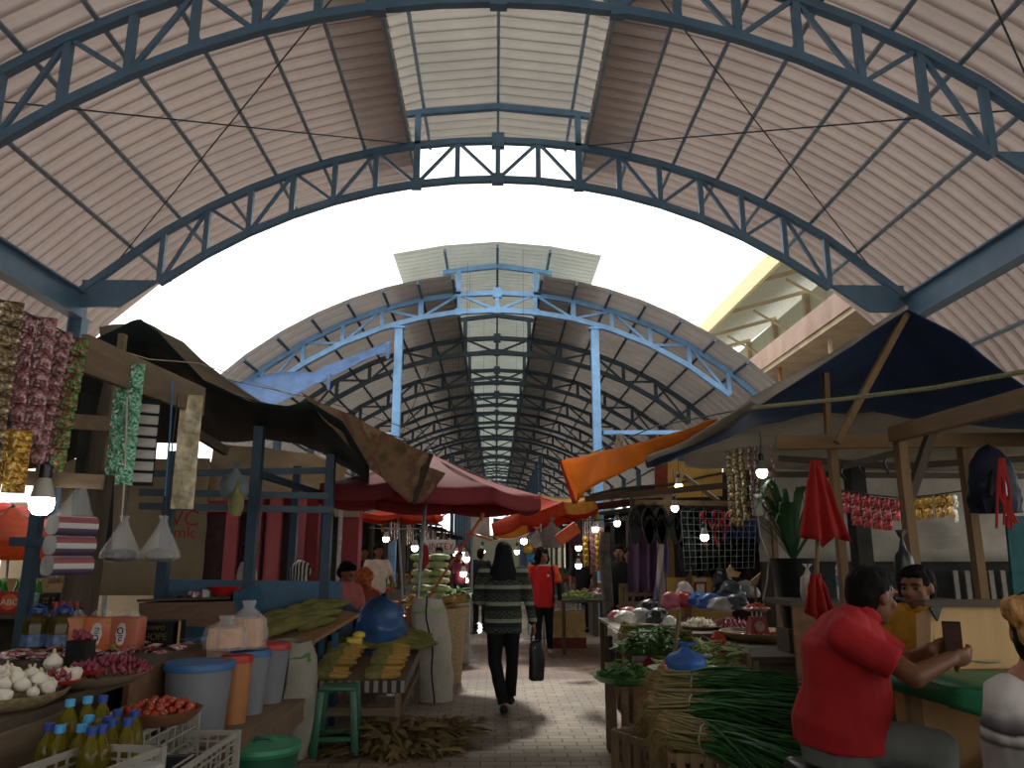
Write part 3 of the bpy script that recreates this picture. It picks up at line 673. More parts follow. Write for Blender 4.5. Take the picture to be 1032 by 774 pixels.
# oil jugs
for px, lab in ((34, 'large oil jug with a blue handle cap behind the garlic, left one'), (60, 'large oil jug with a blue handle cap beside the orange packs')):
    q = fl(px, 656, .85); t = T('oil_jug', lab, 'oil jug', q, 'large oil jugs on the back shelf')
    P('jug', MB().lathe([(.001, 0), (.075, .002), (.08, .02), (.08, .15), (.072, .18), (.06, .2), (.03, .215), (.026, .225)], 8), mat('dark_oil_jug', '#5b4f22', .15, var=.2, glass=.4, bump=0), t, world=False, sharp=25)
    P('cap', MB().lathe([(.03, .222), (.03, .245), (.001, .247)], 14), capd, t, world=False)
    P('handle', MB().tube([(-.05, 0, .2), (-.045, 0, .25), (0, 0, .27), (.045, 0, .25), (.05, 0, .2)], .008, 6), capd, t, world=False)
    P('label_band', MB().lathe([(.081, .03), (.081, .1)], 8), mat('jug_label', '#536b8c', .5, var=.6, sc=22), t, world=False)
# green bottles in a dark crate, sauce box, cup
q = at(20, 598, 6.2)
t = T('shelf_stand', 'dark shelf holding the bottle crate and sauce boxes', 'shelf', (q.x - .2, q.y, 0)); P('board', MB().box((q.x - .1, q.y - .1, q.z - .14), (.7, .75, .03)), woodDx, t); P('support', MB().box((q.x - .2, q.y + .1, (q.z - .155) / 2), (.6, .3, q.z - .155)), low, t)
crate('bottle_crate', 'black plastic crate of green glass bottles under the low bulb', q + V((-.05, .1, -.125)), .42, .3, .12, blackpl)
gb = mat('green_glass', '#4fa63a', .08, var=.1, bump=0, glass=.7)
def gbottle(lab, p):
    t = T('green_bottle', lab, 'bottle', p, 'green glass bottles in the black crate')
    P('body', MB().lathe([(.001, 0), (.03, .0), (.031, .01), (.031, .12), (.014, .17), (.011, .2), (.0125, .202), (.0125, .21)], 14), gb, t, world=False)
    P('cap', MB().lathe([(.013, .205), (.013, .216), (.001, .217)], 10), mat('metal_cap', '#9ba08c', .4, .6), t, world=False); return t
for i in range(6): gbottle('green glass bottle in the black crate, ' + ['at its aisle-side end', 'second from the aisle-side end', 'third from the aisle-side end', 'third from the wall-side end', 'second from the wall-side end', 'at its wall-side end'][i], q + V((.11 - i * .066, .05 + .06 * (i % 2), -.11)))
b = at(9, 618, 5.95); b.z = q.z - .125; t = T('sauce_box', 'red sauce carton marked ABC below the green bottles', 'carton', b); t.rotation_euler.z = .15
P('carton', MB().box((0, 0, .075), (.17, .12, .15), ch=.003), mat('red_carton', '#9a2f25', .6, var=.12), t, world=False)
P('emblem_ring', MB().lathe([(.052, 0), (.058, .002), (.052, .004)], 28, (.015, -.061, .08), M=Matrix.Rotation(math.pi / 2, 3, 'X')), mat('orange_print', '#c4623c', .6), t, world=False)
o = text('brand_text', 'ABC', .062, t.location + V((.02, -.066, .075)), (math.pi / 2, 0, 0), mat('white_print', '#cfc6b8', .6), t); 
b = at(30, 618, 5.95); b.z = q.z - .125; t = T('printed_cup', 'pale printed plastic cup beside the red sauce carton', 'cup', b); P('cup', MB().lathe([(.001, 0), (.04, 0), (.05, .13), (.046, .13), (.038, .006), (.001, .006)], 18), mat('printed_cup', '#6f8f80', .4, var=.6, sc=24), t, world=False); P('lid', MB().lathe([(.05, .128), (.052, .138), (.001, .142)], 18), clearp, t, world=False)
for i in range(5):
    b = at(56 + i * 7, 612, 5.2 + .1 * (i % 2)); t = T('sauce_bottle', 'dark sauce bottle with a red cap standing behind the orange packs, ' + ['first', 'second', 'third', 'fourth', 'last'][i] + ' from the carton', 'bottle', V((b.x, b.y, .85)), 'dark sauce bottles on the back shelf')
    P('body', MB().lathe([(.001, 0), (.028, 0), (.03, .01), (.03, .17), (.012, .21), (.011, .25)], 12), mat('dark_sauce', '#2a1510', .15, bump=0), t, world=False); P('cap', MB().lathe([(.014, .24), (.014, .27), (.001, .272)], 10), redpl, t, world=False); P('label_band', MB().lathe([(.0306, .05), (.0306, .13)], 12), mat('sauce_label', '#8a2f2a', .5, var=.5, sc=25), t, world=False)
# orange packs
orp = mat('orange_pack_print', '#b8602e', .4, var=.25, sc=6); orp2 = mat('pink_pack_print', '#b0654f', .4, var=.2, sc=6); navy = mat('navy_print', '#2a2a5c', .6); whp = mat('white_pack_print', '#d9d2c8', .6)
for px, py, wd, rz, m, lab, tx in ((70, 649, .17, .3, orp, 'orange nappy pack partly behind the oil jug', None), (100, 644, .165, .2, orp, 'orange nappy pack with the white logo patch, middle one', 'Diu'), (128, 640, .19, -.15, orp2, 'orange and pink nappy pack nearest the aisle', 'niO')):
    q = at(px, py + 3, 4.95); q.z = .85; t = T('nappy_pack', lab, 'nappy pack', q, 'orange nappy packs on the back shelf'); t.rotation_euler.z = rz
    mb = MB(); mb.box((0, 0, .1), (wd, .1, .2), ch=.015); P('pack', mb, m, t, world=False)
    mb = MB(); mb.grid(lambda u, v: V(((u - .5) * wd * .9 * (1 - .5 * v), .045 * (1 - v) * math.sin(u * 6.28) , .198 + .04 * v + .008 * nz(u * 8, v * 5 + px))), 12, 5); P('plastic_top', mb, clearp, t, world=False)
    if tx:
        P('logo_patch', MB().ell((-.01, -.051, .1), (.034, .003, .04), n=16).ell((-.008, -.051, .135), (.026, .003, .03), n=16).ell((-.012, -.051, .065), (.026, .003, .03), n=16), whp, t, world=False)
        e = T('x', 'x', 'x', (0, 0, 0)); bpy.data.objects.remove(e)
        o = text('logo_text', tx, .055, t.location + V((-.01, -.056, .1)), (math.pi / 2, math.pi / 2 * -1, 0), navy, t)
    P('corner_print', MB().ell((.05, -.051, .17), (.012, .003, .01)).ell((-.05, -.051, .03), (.016, .003, .012)), mat('green_print', '#8a9a3a', .6), t, world=False)
q = fl(162, 642, .92) + V((0, .5, 0)); q = at(163, 641, 5.25); q.z = .85
t = T('black_carton', 'black carton with gold lettering open at its cardboard end', 'carton', q); P('carton', MB().box((0, 0, .075), (.22, .2, .15)), mat('black_card', '#17191a', .6), t, world=False); P('flap', MB().box((.125, -.04, .075), (.012, .16, .16), Euler((0, 0, .35))), card, t, world=False)
text('lettering', 'HOPE', .06, q + V((0, -.103, .06)), (math.pi / 2, 0, 0), mat('gold_print', '#6b5a36', .6), t); text('lettering', 'SAMPO', .035, q + V((0, -.103, .115)), (math.pi / 2, 0, 0), mat('gold_print', '#6b5a36', .6), t)
# candy packets
def packet(m):
    t = T('candy_packet', 'packet', 'packet', (0, 0, 0)); mb = sachet_bm(.1, .075, 3, .014); P('wrapper', mb, m, t, world=False); return t
pk = packet(foil_pink); rr = random.Random(12); sp = []
for i in range(70):
    u, v = rr.random(), rr.random(); q = V((lerp(-2.75, -1.98, u), lerp(4.38, 5.35, v), .856 + .035 * rr.random())); sp.append(q)
for i, q in enumerate(sp):
    o = pk if i == 0 else dup(pk, q); o.location = q; o.rotation_euler = (-1.45 + rr.uniform(-.25, .25), rr.uniform(-.2, .2), rr.uniform(0, 6.28)); o['label'] = 'white and pink wrapped packet spread over the back shelf'; o['group'] = 'wrapped packets on the back shelf'
# crates, bottles, tomatoes
crate('plastic_crate', 'white lattice crate full of oil bottles', (-1.41, 2.92, .52), .29, .4, .2, whitepl, -.16, 'white plastic crates of the grocery stall')
t = T('crate_stand', 'dark box the oil bottle crate rests on', 'box', (-1.53, 2.9, 0)); P('box_body', MB().box((-1.55, 3.05, .255), (.5, .8, .51)), low, t); P('box_lid', MB().box((-1.55, 3.05, .513), (.52, .82, .008)), woodDy, t)
caps = [(71, 706, 'l'), (89, 703, 'l'), (104, 702, 'd'), (50, 730, 'd'), (61, 732, 'l'), (90, 722, 'l'), (83, 731, 'l'), (93, 734, 'd'), (103, 732, 'd'), (113, 726, 'd'), (119, 716, 'd'), (129, 725, 'd'), (136, 717, 'd'), (109, 723, 'd')]
wh = ['tallest light blue cap at the back', 'light blue cap at the back middle', 'dark blue cap at the back right', 'dark blue cap at the wall side', 'light blue cap at the front wall side', 'light blue cap in the crate middle', 'light blue cap at the front middle', 'dark blue cap at the very front', 'dark blue cap right of the front one', 'dark blue cap in the middle right row', 'dark blue cap behind the right row', 'dark blue cap at the aisle side', 'dark blue cap at the aisle side back', 'dark blue cap between the middle ones']
for (px, py, k), w_ in zip(caps, wh):
    zt = .79 if py > 710 else .83; q = fl(px, py, zt); bottle('oil bottle in the white crate, ' + w_, (q.x, q.y, zt - .265), k, 'yellow oil bottles in the crate')
crate('plastic_crate', 'white lattice crate carrying the tomato bowl', (-1.72, 3.98, .44), .34, .66, .22, whitepl, 0, 'white plastic crates of the grocery stall')
t = T('crate_stand', 'dark box under the tomato crate', 'box', (-1.75, 3.85, 0)); P('box_body', MB().box((-1.74, 3.98, .216), (.3, .6, .432)), low, t)
crate('plastic_crate', 'empty white lattice crate with an oval handle slot at the aisle corner', (-1.47, 3.78, .35), .34, .84, .2, whitepl, 0, 'white plastic crates of the grocery stall')
t = T('dark_basin', 'dark grey rectangular basin in the empty crate', 'basin', (-1.47, 3.55, .37)); P('basin', MB().box((-1.47, 3.57, 0.43), (.26, .3, .02)).box((-1.47, 3.72, 0.48), (.26, .012, .12)).box((-1.34, 3.57, 0.48), (.012, .3, .12)).box((-1.6, 3.57, 0.48), (.012, .3, .12)).box((-1.47, 3.42, 0.48), (.26, .012, .12)), mat('dark_grey_plastic', '#39434c', .4), t); P('rim', MB().tube([(-1.6, 3.42, .545), (-1.34, 3.42, .545), (-1.34, 3.72, .545), (-1.6, 3.72, .545), (-1.6, 3.42, .545)], .006, 6), whitepl, t)
for i, (px, py) in enumerate(((128, 772), (150, 764), (141, 768))):
    q = fl(px, py + 6, .75); t = T('clear_jar', 'clear plastic jar beside the dark basin, ' + ['nearest one', 'tallest one', 'middle one'][i], 'jar', V((q.x, q.y, .64)), 'clear jars at the counter corner')
    P('jar', MB().lathe([(.001, 0), (.05, 0), (.055, .02), (.055, .07), (.045, .085)], 18), clearp, t, world=False); P('lid', MB().lathe([(.047, .08), (.047, .1), (.04, .11), (.001, .112)], 18), mat('jar_lid', '#b5b8b5', .3, alpha=.8), t, world=False)
t = T('jar_stand', 'dark wooden stand under the clear jars', 'stand', (-1.2, 2.55, 0)); P('stand_body', MB().box((-1.2, 2.5, .31), (.42, .36, .62)), low, t); P('stand_top', MB().box((-1.2, 2.5, .63), (.44, .38, .02)), woodDx, t)
q = fl(160, 728, .665); pot_plate('tomato_bowl', 'shallow brown wooden bowl full of small tomatoes', q, .185, .06, wood('bowl_wood', '#7a5236'), cat='bowl')
def tomato():
    t = T('tomato', 'tomato', 'tomato', (0, 0, 0)); P('fruit', MB().lathe([(.001, .0), (.011, .001), (.019, .01), (.02, .019), (.014, .03), (.004, .033), (.001, .031)], 14, lob=5, la=.03), tomm, t, world=False)
    P('calyx', MB().lathe([(.006, .032), (.001, .035)], 5), leafg, t, world=False); return t
tp = mound(q + V((0, 0, .035)), .15, .15, .045, 46, 21); scatter(tomato(), tp[:38], 'tomatoes in the brown bowl', lambda i: 'small red tomato heaped in the brown bowl', seed=31)
g = tomato(); g.children[0].data = g.children[0].data.copy(); g.children[0].data.materials[0] = tomg; scatter(g, tp[38:], 'tomatoes in the brown bowl', lambda i: 'small yellow green tomato in the brown bowl', seed=33)
# tubs on their table
table('tub_table', 'rough wooden table edge under the row of lidded tubs', -2.3, -1.36, 4.45, 6.0, .42, woodAy, woodA, skirt=woodA)
tub('storage_tub', 'largest frosted tub with a blue lid', (-1.72, 4.76, .42), .16, .185, .385, bluepl, frost, 'lidded storage tubs')
tub('storage_tub', 'slim orange filled tub with a red lid behind the largest tub', (-1.6, 5.05, .42), .075, .09, .385, redpl, mat('orange_filled_plastic', '#c98a55', .4, var=.1, trans=.2), 'lidded storage tubs')
tub('storage_tub', 'frosted tub with a dark blue lid between the two red lidded tubs', (-1.61, 5.35, .42), .1, .125, .385, bluepl, frost, 'lidded storage tubs')
tub('storage_tub', 'frosted tub with a red lid at the far table end', (-1.61, 5.75, .42), .115, .15, .385, redpl, frost, 'lidded storage tubs')
crk = mat('orange_crackers', '#d29a5e', .5, var=.2, sc=18)
def cracker_bag(lab, p, rx, h, seed):
    t = T('cracker_bag', lab, 'cracker bag', p, 'bags of orange crackers on the tubs'); rr = random.Random(seed)
    P('bag', MB().lathe([(.001, 0), (rx * .9, 0), (rx, h * .3), (rx * .85, h * .65), (rx * .25, h * .85), (rx * .35, h)], 18, lob=6, la=.07), clearp, t, world=False)
    for i in range(5):
        a = i * 1.26; P('cracker_stack', MB().tube([(rx * .45 * math.cos(a), rx * .45 * math.sin(a), .01), (rx * .38 * math.cos(a), rx * .38 * math.sin(a), h * .62)], rx * .36, 10), crk, t, world=False)
    return t
cracker_bag('cracker bag lying lower on the blue lid', at(226, 654, 5.1), .14, .2, 1); cracker_bag('cracker bag with a knotted top nearest the corn', at(248, 653, 5.35), .13, .3, 2)
q = at(217, 655, 4.55)
# green bucket, sacks, stool
q = V((-1.29, 4.62, 0)); t = T('green_bucket', 'dark green plastic bucket with a lid at the counter corner', 'bucket', q)
P('body', MB().lathe([(.001, 0), (.16, 0), (.165, .02), (.2, .3), (.205, .3)], 32), greenpl, t, world=False); P('lid', MB().lathe([(.207, .285), (.215, .3), (.21, .318), (.18, .312), (.1, .322), (.001, .322)], 32), mat('green_plastic_lid', '#2f8a62', .4, var=.1), t, world=False); t.scale = (1, 1, 1.25); P('lid_handle', MB().tube([(-.05, 0, .32), (-.04, 0, .338), (.04, 0, .338), (.05, 0, .32)], .009, 6), greenpl, t, world=False)
sack('woven_sack', 'grey woven sack standing behind the green bucket', (-1.5, 6.02, 0), .19, .17, .8, sackg, 4, leafg, mat('dark_seam', '#444440', .8))
sack('woven_sack', 'slumped grey sack behind the plastic stool', (-1.72, 6.5, 0), .16, .16, .72, sackg, 9, huskg)
sack('woven_sack', 'white woven sack with a dark seam and leaves on top beside the aisle', (-.6, 8.25, 0), .2, .19, 1.0, sackm, 14, leafl, mat('navy_seam', '#2c3140', .8), lean=(-.1, 0))
t = T('plastic_stool', 'dark green plastic stool in front of the corn table', 'stool', (-1.17, 6.15, 0)); t.rotation_euler.z = .08
P('seat', MB().box((0, 0, .455), (.27, .27, .03), ch=.012), greenpl, t, world=False)
for sx in (-1, 1):
    for sy in (-1, 1): P('leg', MB().beam((sx * .15, sy * .15, 0), (sx * .115, sy * .115, .445), .055, .05, (0, 1, 0), .008), greenpl, t, world=False)
P('stretcher', MB().box((0, -.14, .12), (.26, .025, .03)).box((0, .14, .12), (.26, .025, .03)).box((-.14, 0, .12), (.025, .26, .03)).box((.14, 0, .12), (.025, .26, .03)), greenpl, t, world=False)
# corn table + corn
t = table('corn_table', 'low wooden table with a striped cloth edge carrying yellow corn', -1.62, -.74, 6.55, 8.15, .42, woodAx, woodA, tilt=.16, skirt=None)
s = NT('striped_cloth'); w = s.n('SeparateXYZ'); s.l(s.co((14, 14, 1)), w.inputs[0]); fr = s.math('FRACT', s.math('ADD', w.outputs[0], w.outputs[1])); s.l(s.ramp(fr, [(0, '#2c2d2b'), (.5, '#8d8a80')], 'CONSTANT'), s.b.inputs['Base Color']); s.b.inputs['Roughness'].default_value = .8
P('cloth_edge', MB().slab([V((-1.62, 6.535, .44)), V((-.73, 6.535, .44)), V((-.73, 6.535, .35)), V((-1.62, 6.535, .35))], (0, .008, 0)).slab([V((-.73, 6.54, .44)), V((-.73, 8.15, .6)), V((-.73, 8.15, .51)), V((-.73, 6.54, .35))], (.008, 0, 0)), s.m, t)
P('cross_bar', MB().beam((-1.58, 6.6, .2), (-.78, 6.6, .2), .05, .06), woodAx, t); P('cross_bar', MB().beam((-.78, 6.6, .2), (-.78, 8.1, .3), .05, .06), woodAy, t)
def corn(m, hm):
    t = T('corn_cob', 'corn', 'corn', (0, 0, 0)); pr = [(.001, -.11), (.02, -.1), (.026, -.04), (.025, .03), (.018, .08), (.006, .11), (.001, .112)]
    P('kernels', MB().lathe([(r, z) for r, z in pr], 14, M=Matrix.Rotation(math.pi / 2, 3, 'Y')), m, t, world=False)
    hb = MB()
    for k in range(5):
        a = k * 1.26; hb.grid(lambda u, v: V((-.12 + .16 * v, (.012 + .03 * math.sin(math.pi * min(1, v + .15))) * math.cos(a + (u - .5) * 1.3), (.012 + .03 * math.sin(math.pi * min(1, v + .15))) * math.sin(a + (u - .5) * 1.3))), 3, 5)
    P('husk', hb, hm, t, world=False); return t
c1 = corn(corny, huskg); rr = random.Random(5); n = 0
for row in range(9):
    for col in range(2):
        for lay in range(2 if row > 1 else 1):
            if row == 8 and lay: continue
            y = 6.64 + row * .085 + lay * .04; x = -1.34 + col * .42 + rr.uniform(-.02, .02) + lay * .03; z = .42 + (y - 6.55) * .1 + .032 + lay * .05 + row * .006
            yel = row < 3
            o = c1 if n == 0 else dup(c1, (x, y, z))
            o.location = (x, y, z); o.rotation_euler = (rr.uniform(0, 3), rr.uniform(-.05, .05), rr.uniform(-.12, .12)); o.scale = (1.25,) * 3; n += 1
            o['label'] = 'peeled yellow corn cob in the ' + ('left' if col == 0 else 'right') + ' pile on the striped table'; o['group'] = 'corn cobs, ' + ('left' if col == 0 else 'right') + ' pile'
for i in range(14):
    q = (-1.3 + .5 * (i % 2) + rr.uniform(-.1, .1), 7.42 + .05 * i, .42 + .1 * (.87 + .05 * i) + .09)
    o = dup(c1, q, (rr.uniform(0, 3), .1, rr.uniform(-.2, .2)), label='corn cob wrapped in green husk at the back of the striped table', group='corn cobs in green husk', scale=1.4)
    for ch in list(o.children):
        if ch.name.startswith('kernels'): ch.data = (hk if i else (ch.data.copy())); hk = ch.data; hk.materials[0] = huskg
# husk litter
heap('corn_husks', 'pile of dry corn husks on the paving under the corn table', fl(395, 752), .48, .42, .17, husk, 460, .19, 'husks', 3, .26, .7)
heap('corn_husks', 'fringe of dry husks trailing towards the aisle', fl(440, 738), .3, .22, .1, husk, 150, .17, 'husks', 8, .26, .7)
one('husk_scrap', MB().grid(quad(fl(480, 726, .01), fl(486, 722, .03), fl(489, 726, .02), fl(482, 729, .008), wr=.02), 4, 3), husk, 'single dry husk scrap lying on the aisle paving', 'husk scrap', thick=.004)
# raised corn counter behind the tubs
t = T('corn_rack', 'blue legged rack holding a tilted tray of husked corn', 'rack', (-1.75, 6.9, 0))
zc = .86; P('tray_board', MB().slab([at(262, 652, 6.5), at(300, 655, 6.5), at(362, 618, 7.3), at(300, 606, 7.6)], (0, 0, -.03)), wood('rack_board', '#93704f'), t)
for px, Y in ((268, 6.6), (325, 7.1), (338, 7.1)): q = at(px, 640, Y); P('leg', MB().box((q.x, q.y, .38), (.05, .05, .76)), bluep, t)
for i in range(16):
    q = at(275 + (i % 4) * 15 + (i // 4) * 6, 640 - (i // 4) * 6 - (i % 4) * 3, 6.65 + .18 * (i // 4) + .1 * (i % 4)) + V((0, 0, .03 + .02 * (i % 3)))
    o = dup(c1, q, (i * .7, -.15, .5 + .3 * nz(i * .7, 2)), label='husked green corn cob heaped on the blue legged rack', group='corn cobs on the blue rack', scale=1.5)
    for ch in list(o.children):
        if ch.name.startswith('kernels'): ch.data = hk
# blue bag etc.
bag('blue_bag', 'big blue plastic bag with a dark lower half behind the corn', (-1.13, 7.8, .53), .27, .24, .5, mat('blue_bag_film', '#2f5688', .35, var=.45, sc=3, bump=.5), 6, neck=False)
bag('cloth_bundle', 'blue and grey cloth bundle beside the corn rack', at(348, 640, 7.9), .17, .15, .3, mat('blue_grey_bundle', '#51627a', .7, var=.6, sc=6), 11, cat='bundle', neck=False)
o = one('yellow_scoop', MB().box(at(357, 646, 7.4), (.14, .06, .06), Euler((.2, 0, .4)), .01).ell(at(362, 640, 7.45), (.06, .03, .035)), mat('yellow_plastic', '#d8c24a', .4), 'small yellow plastic piece beside the cloth bundle', 'plastic piece')
# ---- blue painted stall frame
t = T('blue_stall', 'blue painted market stall with square posts, rails and a low front board', 'stall', (-2.2, 7.2, 0))
for px, Y, y0 in ((262, 7.0, 430), (334, 7.6, 458), (176, 6.9, 455), (300, 9.6, 470)):
    a = at(px, y0, Y); P('post', MB().box((a.x, Y, a.z / 2), (.085, .085, a.z)), bluedk, t)
for y_, Y in ((480, 7.05), (498, 7.0), (512, 6.95)):
    a, b = at(140, y_ - 2, Y), at(336, y_ + (-6 if y_ == 480 else 2), Y + .6); P('rail', MB().beam(a, b, .05, .06), bluedk, t)
P('rail', MB().beam(at(228, 455, 6.7), at(190, 432, 6.3), .05, .07), woodDy, t)
P('roof_brace', MB().beam(at(262, 478, 7.0), at(330, 500, 8.4), .05, .06), bluedk, t)
P('front_board', MB().slab([at(164, 584, 7.0), at(344, 586, 7.65), at(344, 622, 7.65), at(164, 616, 7.0)], (0, .05, 0)), bluep, t)
P('side_board', MB().slab([at(240, 596, 6.6), at(262, 590, 7.0), at(262, 640, 7.0), at(240, 640, 6.6)], (-.04, 0, 0)), bluep, t)
P('counter_board', MB().slab([at(150, 645, 6.1), at(240, 640, 6.4), at(255, 612, 7.0), at(160, 614, 6.95)], (0, 0, -.03)), bluep, t)
b0 = at(200, 645, 6.4); t = T('wooden_bench', 'long brown wooden box lying on the blue counter', 'wooden box', at(190, 640, 6.5)); P('box_front', MB().slab([at(140, 608, 6.45), at(236, 606, 6.6), at(240, 636, 6.6), at(140, 640, 6.45)], (0, .3, 0)), wood('brown_box', '#6b5240'), t); P('box_lid', MB().slab([at(138, 604, 6.42), at(232, 601, 6.6), at(244, 603, 6.85), at(170, 603, 6.9)], (0, 0, -.02)), wood('brown_lid', '#4c3a30'), t)
one('red_bowl', MB().lathe([(.001, 0), (.08, 0), (.14, .07), (.13, .07), (.07, .01), (.001, .01)], 22, at(225, 600, 6.7)), redpl, 'red plastic bowl on the brown box lid', 'bowl')
for i in range(6):
    q = at(185 + i * 11, 603 - (i % 2), 6.65 + .02 * i); sz = (.08, .06, .03 + .02 * (i % 3)); o = one('small_packet', MB().box(q + V((0, 0, sz[2] / 2)), sz, Euler((0, 0, i)), .006), [foil_blk, foil_pink, mat('grey_pack', '#888'), foil_gold][i % 4], 'small packet on the brown box lid, ' + ['first', 'second', 'third', 'fourth', 'fifth', 'last'][i] + ' from the black carton', 'packet', 'small packets on the brown box')
# beige WC banner, beige sheets
beige = mat('beige_tarpaulin', '#a3967d', .8, var=.12, sc=2, trans=.3)
t = T('beige_banner', 'beige tarpaulin with red lettering hanging behind the blue stall', 'tarpaulin', at(150, 600, 9.6)); P('sheet', MB().grid(quad(at(60, 462, 9.6), at(212, 462, 9.8), at(203, 600, 9.8), at(60, 600, 9.6), wr=.12, f=5), 16, 8), beige, t, thick=.006)
red_t = mat('red_lettering', '#a5373a', .6); text('lettering', 'WC', .26, at(181, 523, 9.55), (math.pi / 2, 0, .1), red_t, t); text('lettering', 'umk', .2, at(181, 537, 9.55), (math.pi / 2, 0, .1), red_t, t)
t = T('beige_sheet', 'beige tarpaulin strung high behind the dark awning', 'tarpaulin', at(270, 500, 10.5)); P('sheet', MB().grid(quad(at(215, 446, 10.5), at(355, 462, 11.5), at(338, 500, 11.5), at(210, 505, 10.5), wr=.15, f=4), 14, 8), beige, t, thick=.006)
# red building behind
redw = mat('red_painted_wall', '#7d383e', .75, var=.18, sc=2); redw2 = mat('pale_red_painted_wall', '#9a585c', .75, var=.15, sc=2)
mb = MB(); x0, x1 = at(203, 550, 13).x, at(318, 550, 13).x; mb.box(((x0 + x1) / 2, 13.2, 1.3), (x1 - x0, .2, 2.6)); S('wall_red_building', mb, redw)
for i, px in enumerate((219, 246, 268, 285)):
    a = at(px, 545, 13.05); mb = MB(); mb.box((a.x, 13.06, 1.05), (.42, .06, 2.1)); S('door_%d' % (i + 1), mb, mat('dark_doorway', '#3c2f33', .8)); mb = MB()
    mb.box((a.x - .24, 13.03, 1.08), (.06, .12, 2.16)).box((a.x + .24, 13.03, 1.08), (.06, .12, 2.16)).box((a.x, 13.03, 2.18), (.54, .12, .08)); S('trim_%d' % (i + 1), mb, redw2)
for i, px in enumerate((234, 257, 277, 300)):
    a = at(px, 545, 13); mb = MB(); mb.box((a.x, 13.0, 1.3), (.2, .16, 2.6)); S('red_column', mb, redw2)
mb = MB(); a = at(352, 550, 12); mb.box((a.x, 12, 1.3), (.32, .3, 2.6)); S('red_column', mb, redw); mb = MB(); a = at(352, 500, 11.95); mb.box((a.x, 11.95, 2.3), (.36, .34, .6)); S('trim_5', mb, beige)
t = T('blue_awning', 'bright blue awning glimpsed beyond the red building', 'awning', at(325, 530, 16)); P('cloth', MB().grid(quad(at(312, 512, 16), at(334, 516, 17), at(334, 545, 17), at(314, 535, 16), wr=.1), 6, 6), mat('bright_blue_sheet', '#3a63c4', .6, trans=.4), t, thick=.01)
# ================================================================ RIGHT SIDE OF THE AISLE
tarpb = mat('dark_blue_tarpaulin', '#4a6084', .6, var=.2, sc=2, bump=.2, trans=.45)
plast = mat('dirty_white_plastic_sheet', '#b7b2a6', .6, var=.25, sc=2.5, bump=.5, trans=.3)
near = [at(650, 464, 7.4), at(692, 447, 6.6), at(728, 427, 5.8), at(760, 406, 5.2), at(830, 362, 4.9), at(915, 310, 4.6), at(975, 347, 4.4), at(1040, 395, 4.2), at(1120, 440, 4.0)]
far = [at(655, 468, 7.9), at(697, 452, 7.5), at(735, 438, 7.0), at(764, 428, 6.8), at(822, 418, 6.6), at(880, 415, 6.5), at(940, 424, 6.5), at(1040, 432, 6.4), at(1100, 440, 6.4)]
one('tarpaulin_awning', edge_sheet(near, far, 10, .05, .04, 5), tarpb, 'dark blue tarpaulin awning peaked over the food stall', 'tarpaulin', thick=.01)
t = T('white_edge_strip', 'dirty white plastic strip lying along the blue tarpaulin edge', 'plastic strip', at(700, 430, 6))
P('strip_sheet', edge_sheet([at(650, 461, 7.3), at(690, 444, 6.5), at(722, 426, 5.75), at(757, 401, 5.15), at(840, 355, 4.85), at(914, 308, 4.58)], [at(653, 466, 7.25), at(697, 449, 6.45), at(735, 429, 5.7), at(764, 409, 5.1), at(842, 358.5, 4.82), at(915, 310, 4.56)], 3, 0, .02), plast, t, thick=.012)
t = T('plastic_backdrop', 'dirty white plastic sheet hung as the back wall of the food stall', 'plastic sheet', at(890, 600, 7.2))
P('roof_sheet', edge_sheet([at(690, 440, 7.0), at(764, 424, 6.7), at(880, 411, 6.45), at(1040, 428, 6.35), at(1120, 436, 6.3)], [at(690, 470, 8.4), at(764, 474, 8.35), at(880, 474, 8.3), at(1040, 474, 8.2), at(1120, 474, 8.2)], 8, .03, .05, 2), plast, t, thick=.006)
P('back_sheet', MB().grid(quad(at(766, 466, 8.35), at(1130, 466, 8.15), at(1130, 566, 8.15), at(766, 566, 8.35), wr=.1, f=6), 30, 8), plast, t, thick=.006)
t = T('back_screen', 'dark board screen along the back of the food stall', 'screen', at(930, 620, 8.3))
P('board', MB().slab([at(778, 560, 8.4), at(1130, 562, 8.2), V((6.9, 8.2, 0)), V((at(778, 560, 8.4).x, 8.4, 0))], (0, .04, 0)), mat('dark_board', '#2f3230', .8), t)
P('upper_board', MB().slab([at(772, 480, 8.5), at(860, 480, 8.5), at(860, 565, 8.5), at(772, 565, 8.5)], (0, .03, 0)), mat('brown_grey_board', '#6a5c4c', .8), t)
for i in range(7): P('batten', MB().box(at(965 + i * 12, 600, 8.15), (.05, .03, .5)), mat('pale_batten', '#85827a', .7), t)
t = T('roadside_panel', 'teal panel at the end of the food stall', 'panel', at(1020, 600, 6.9)); P('panel_sheet', MB().slab([at(1014, 520, 6.9), at(1060, 520, 6.9), at(1060, 640, 6.9), at(1022, 600, 6.9)], (0, .03, 0)), mat('teal_panel', '#2a5a5c', .7), t)
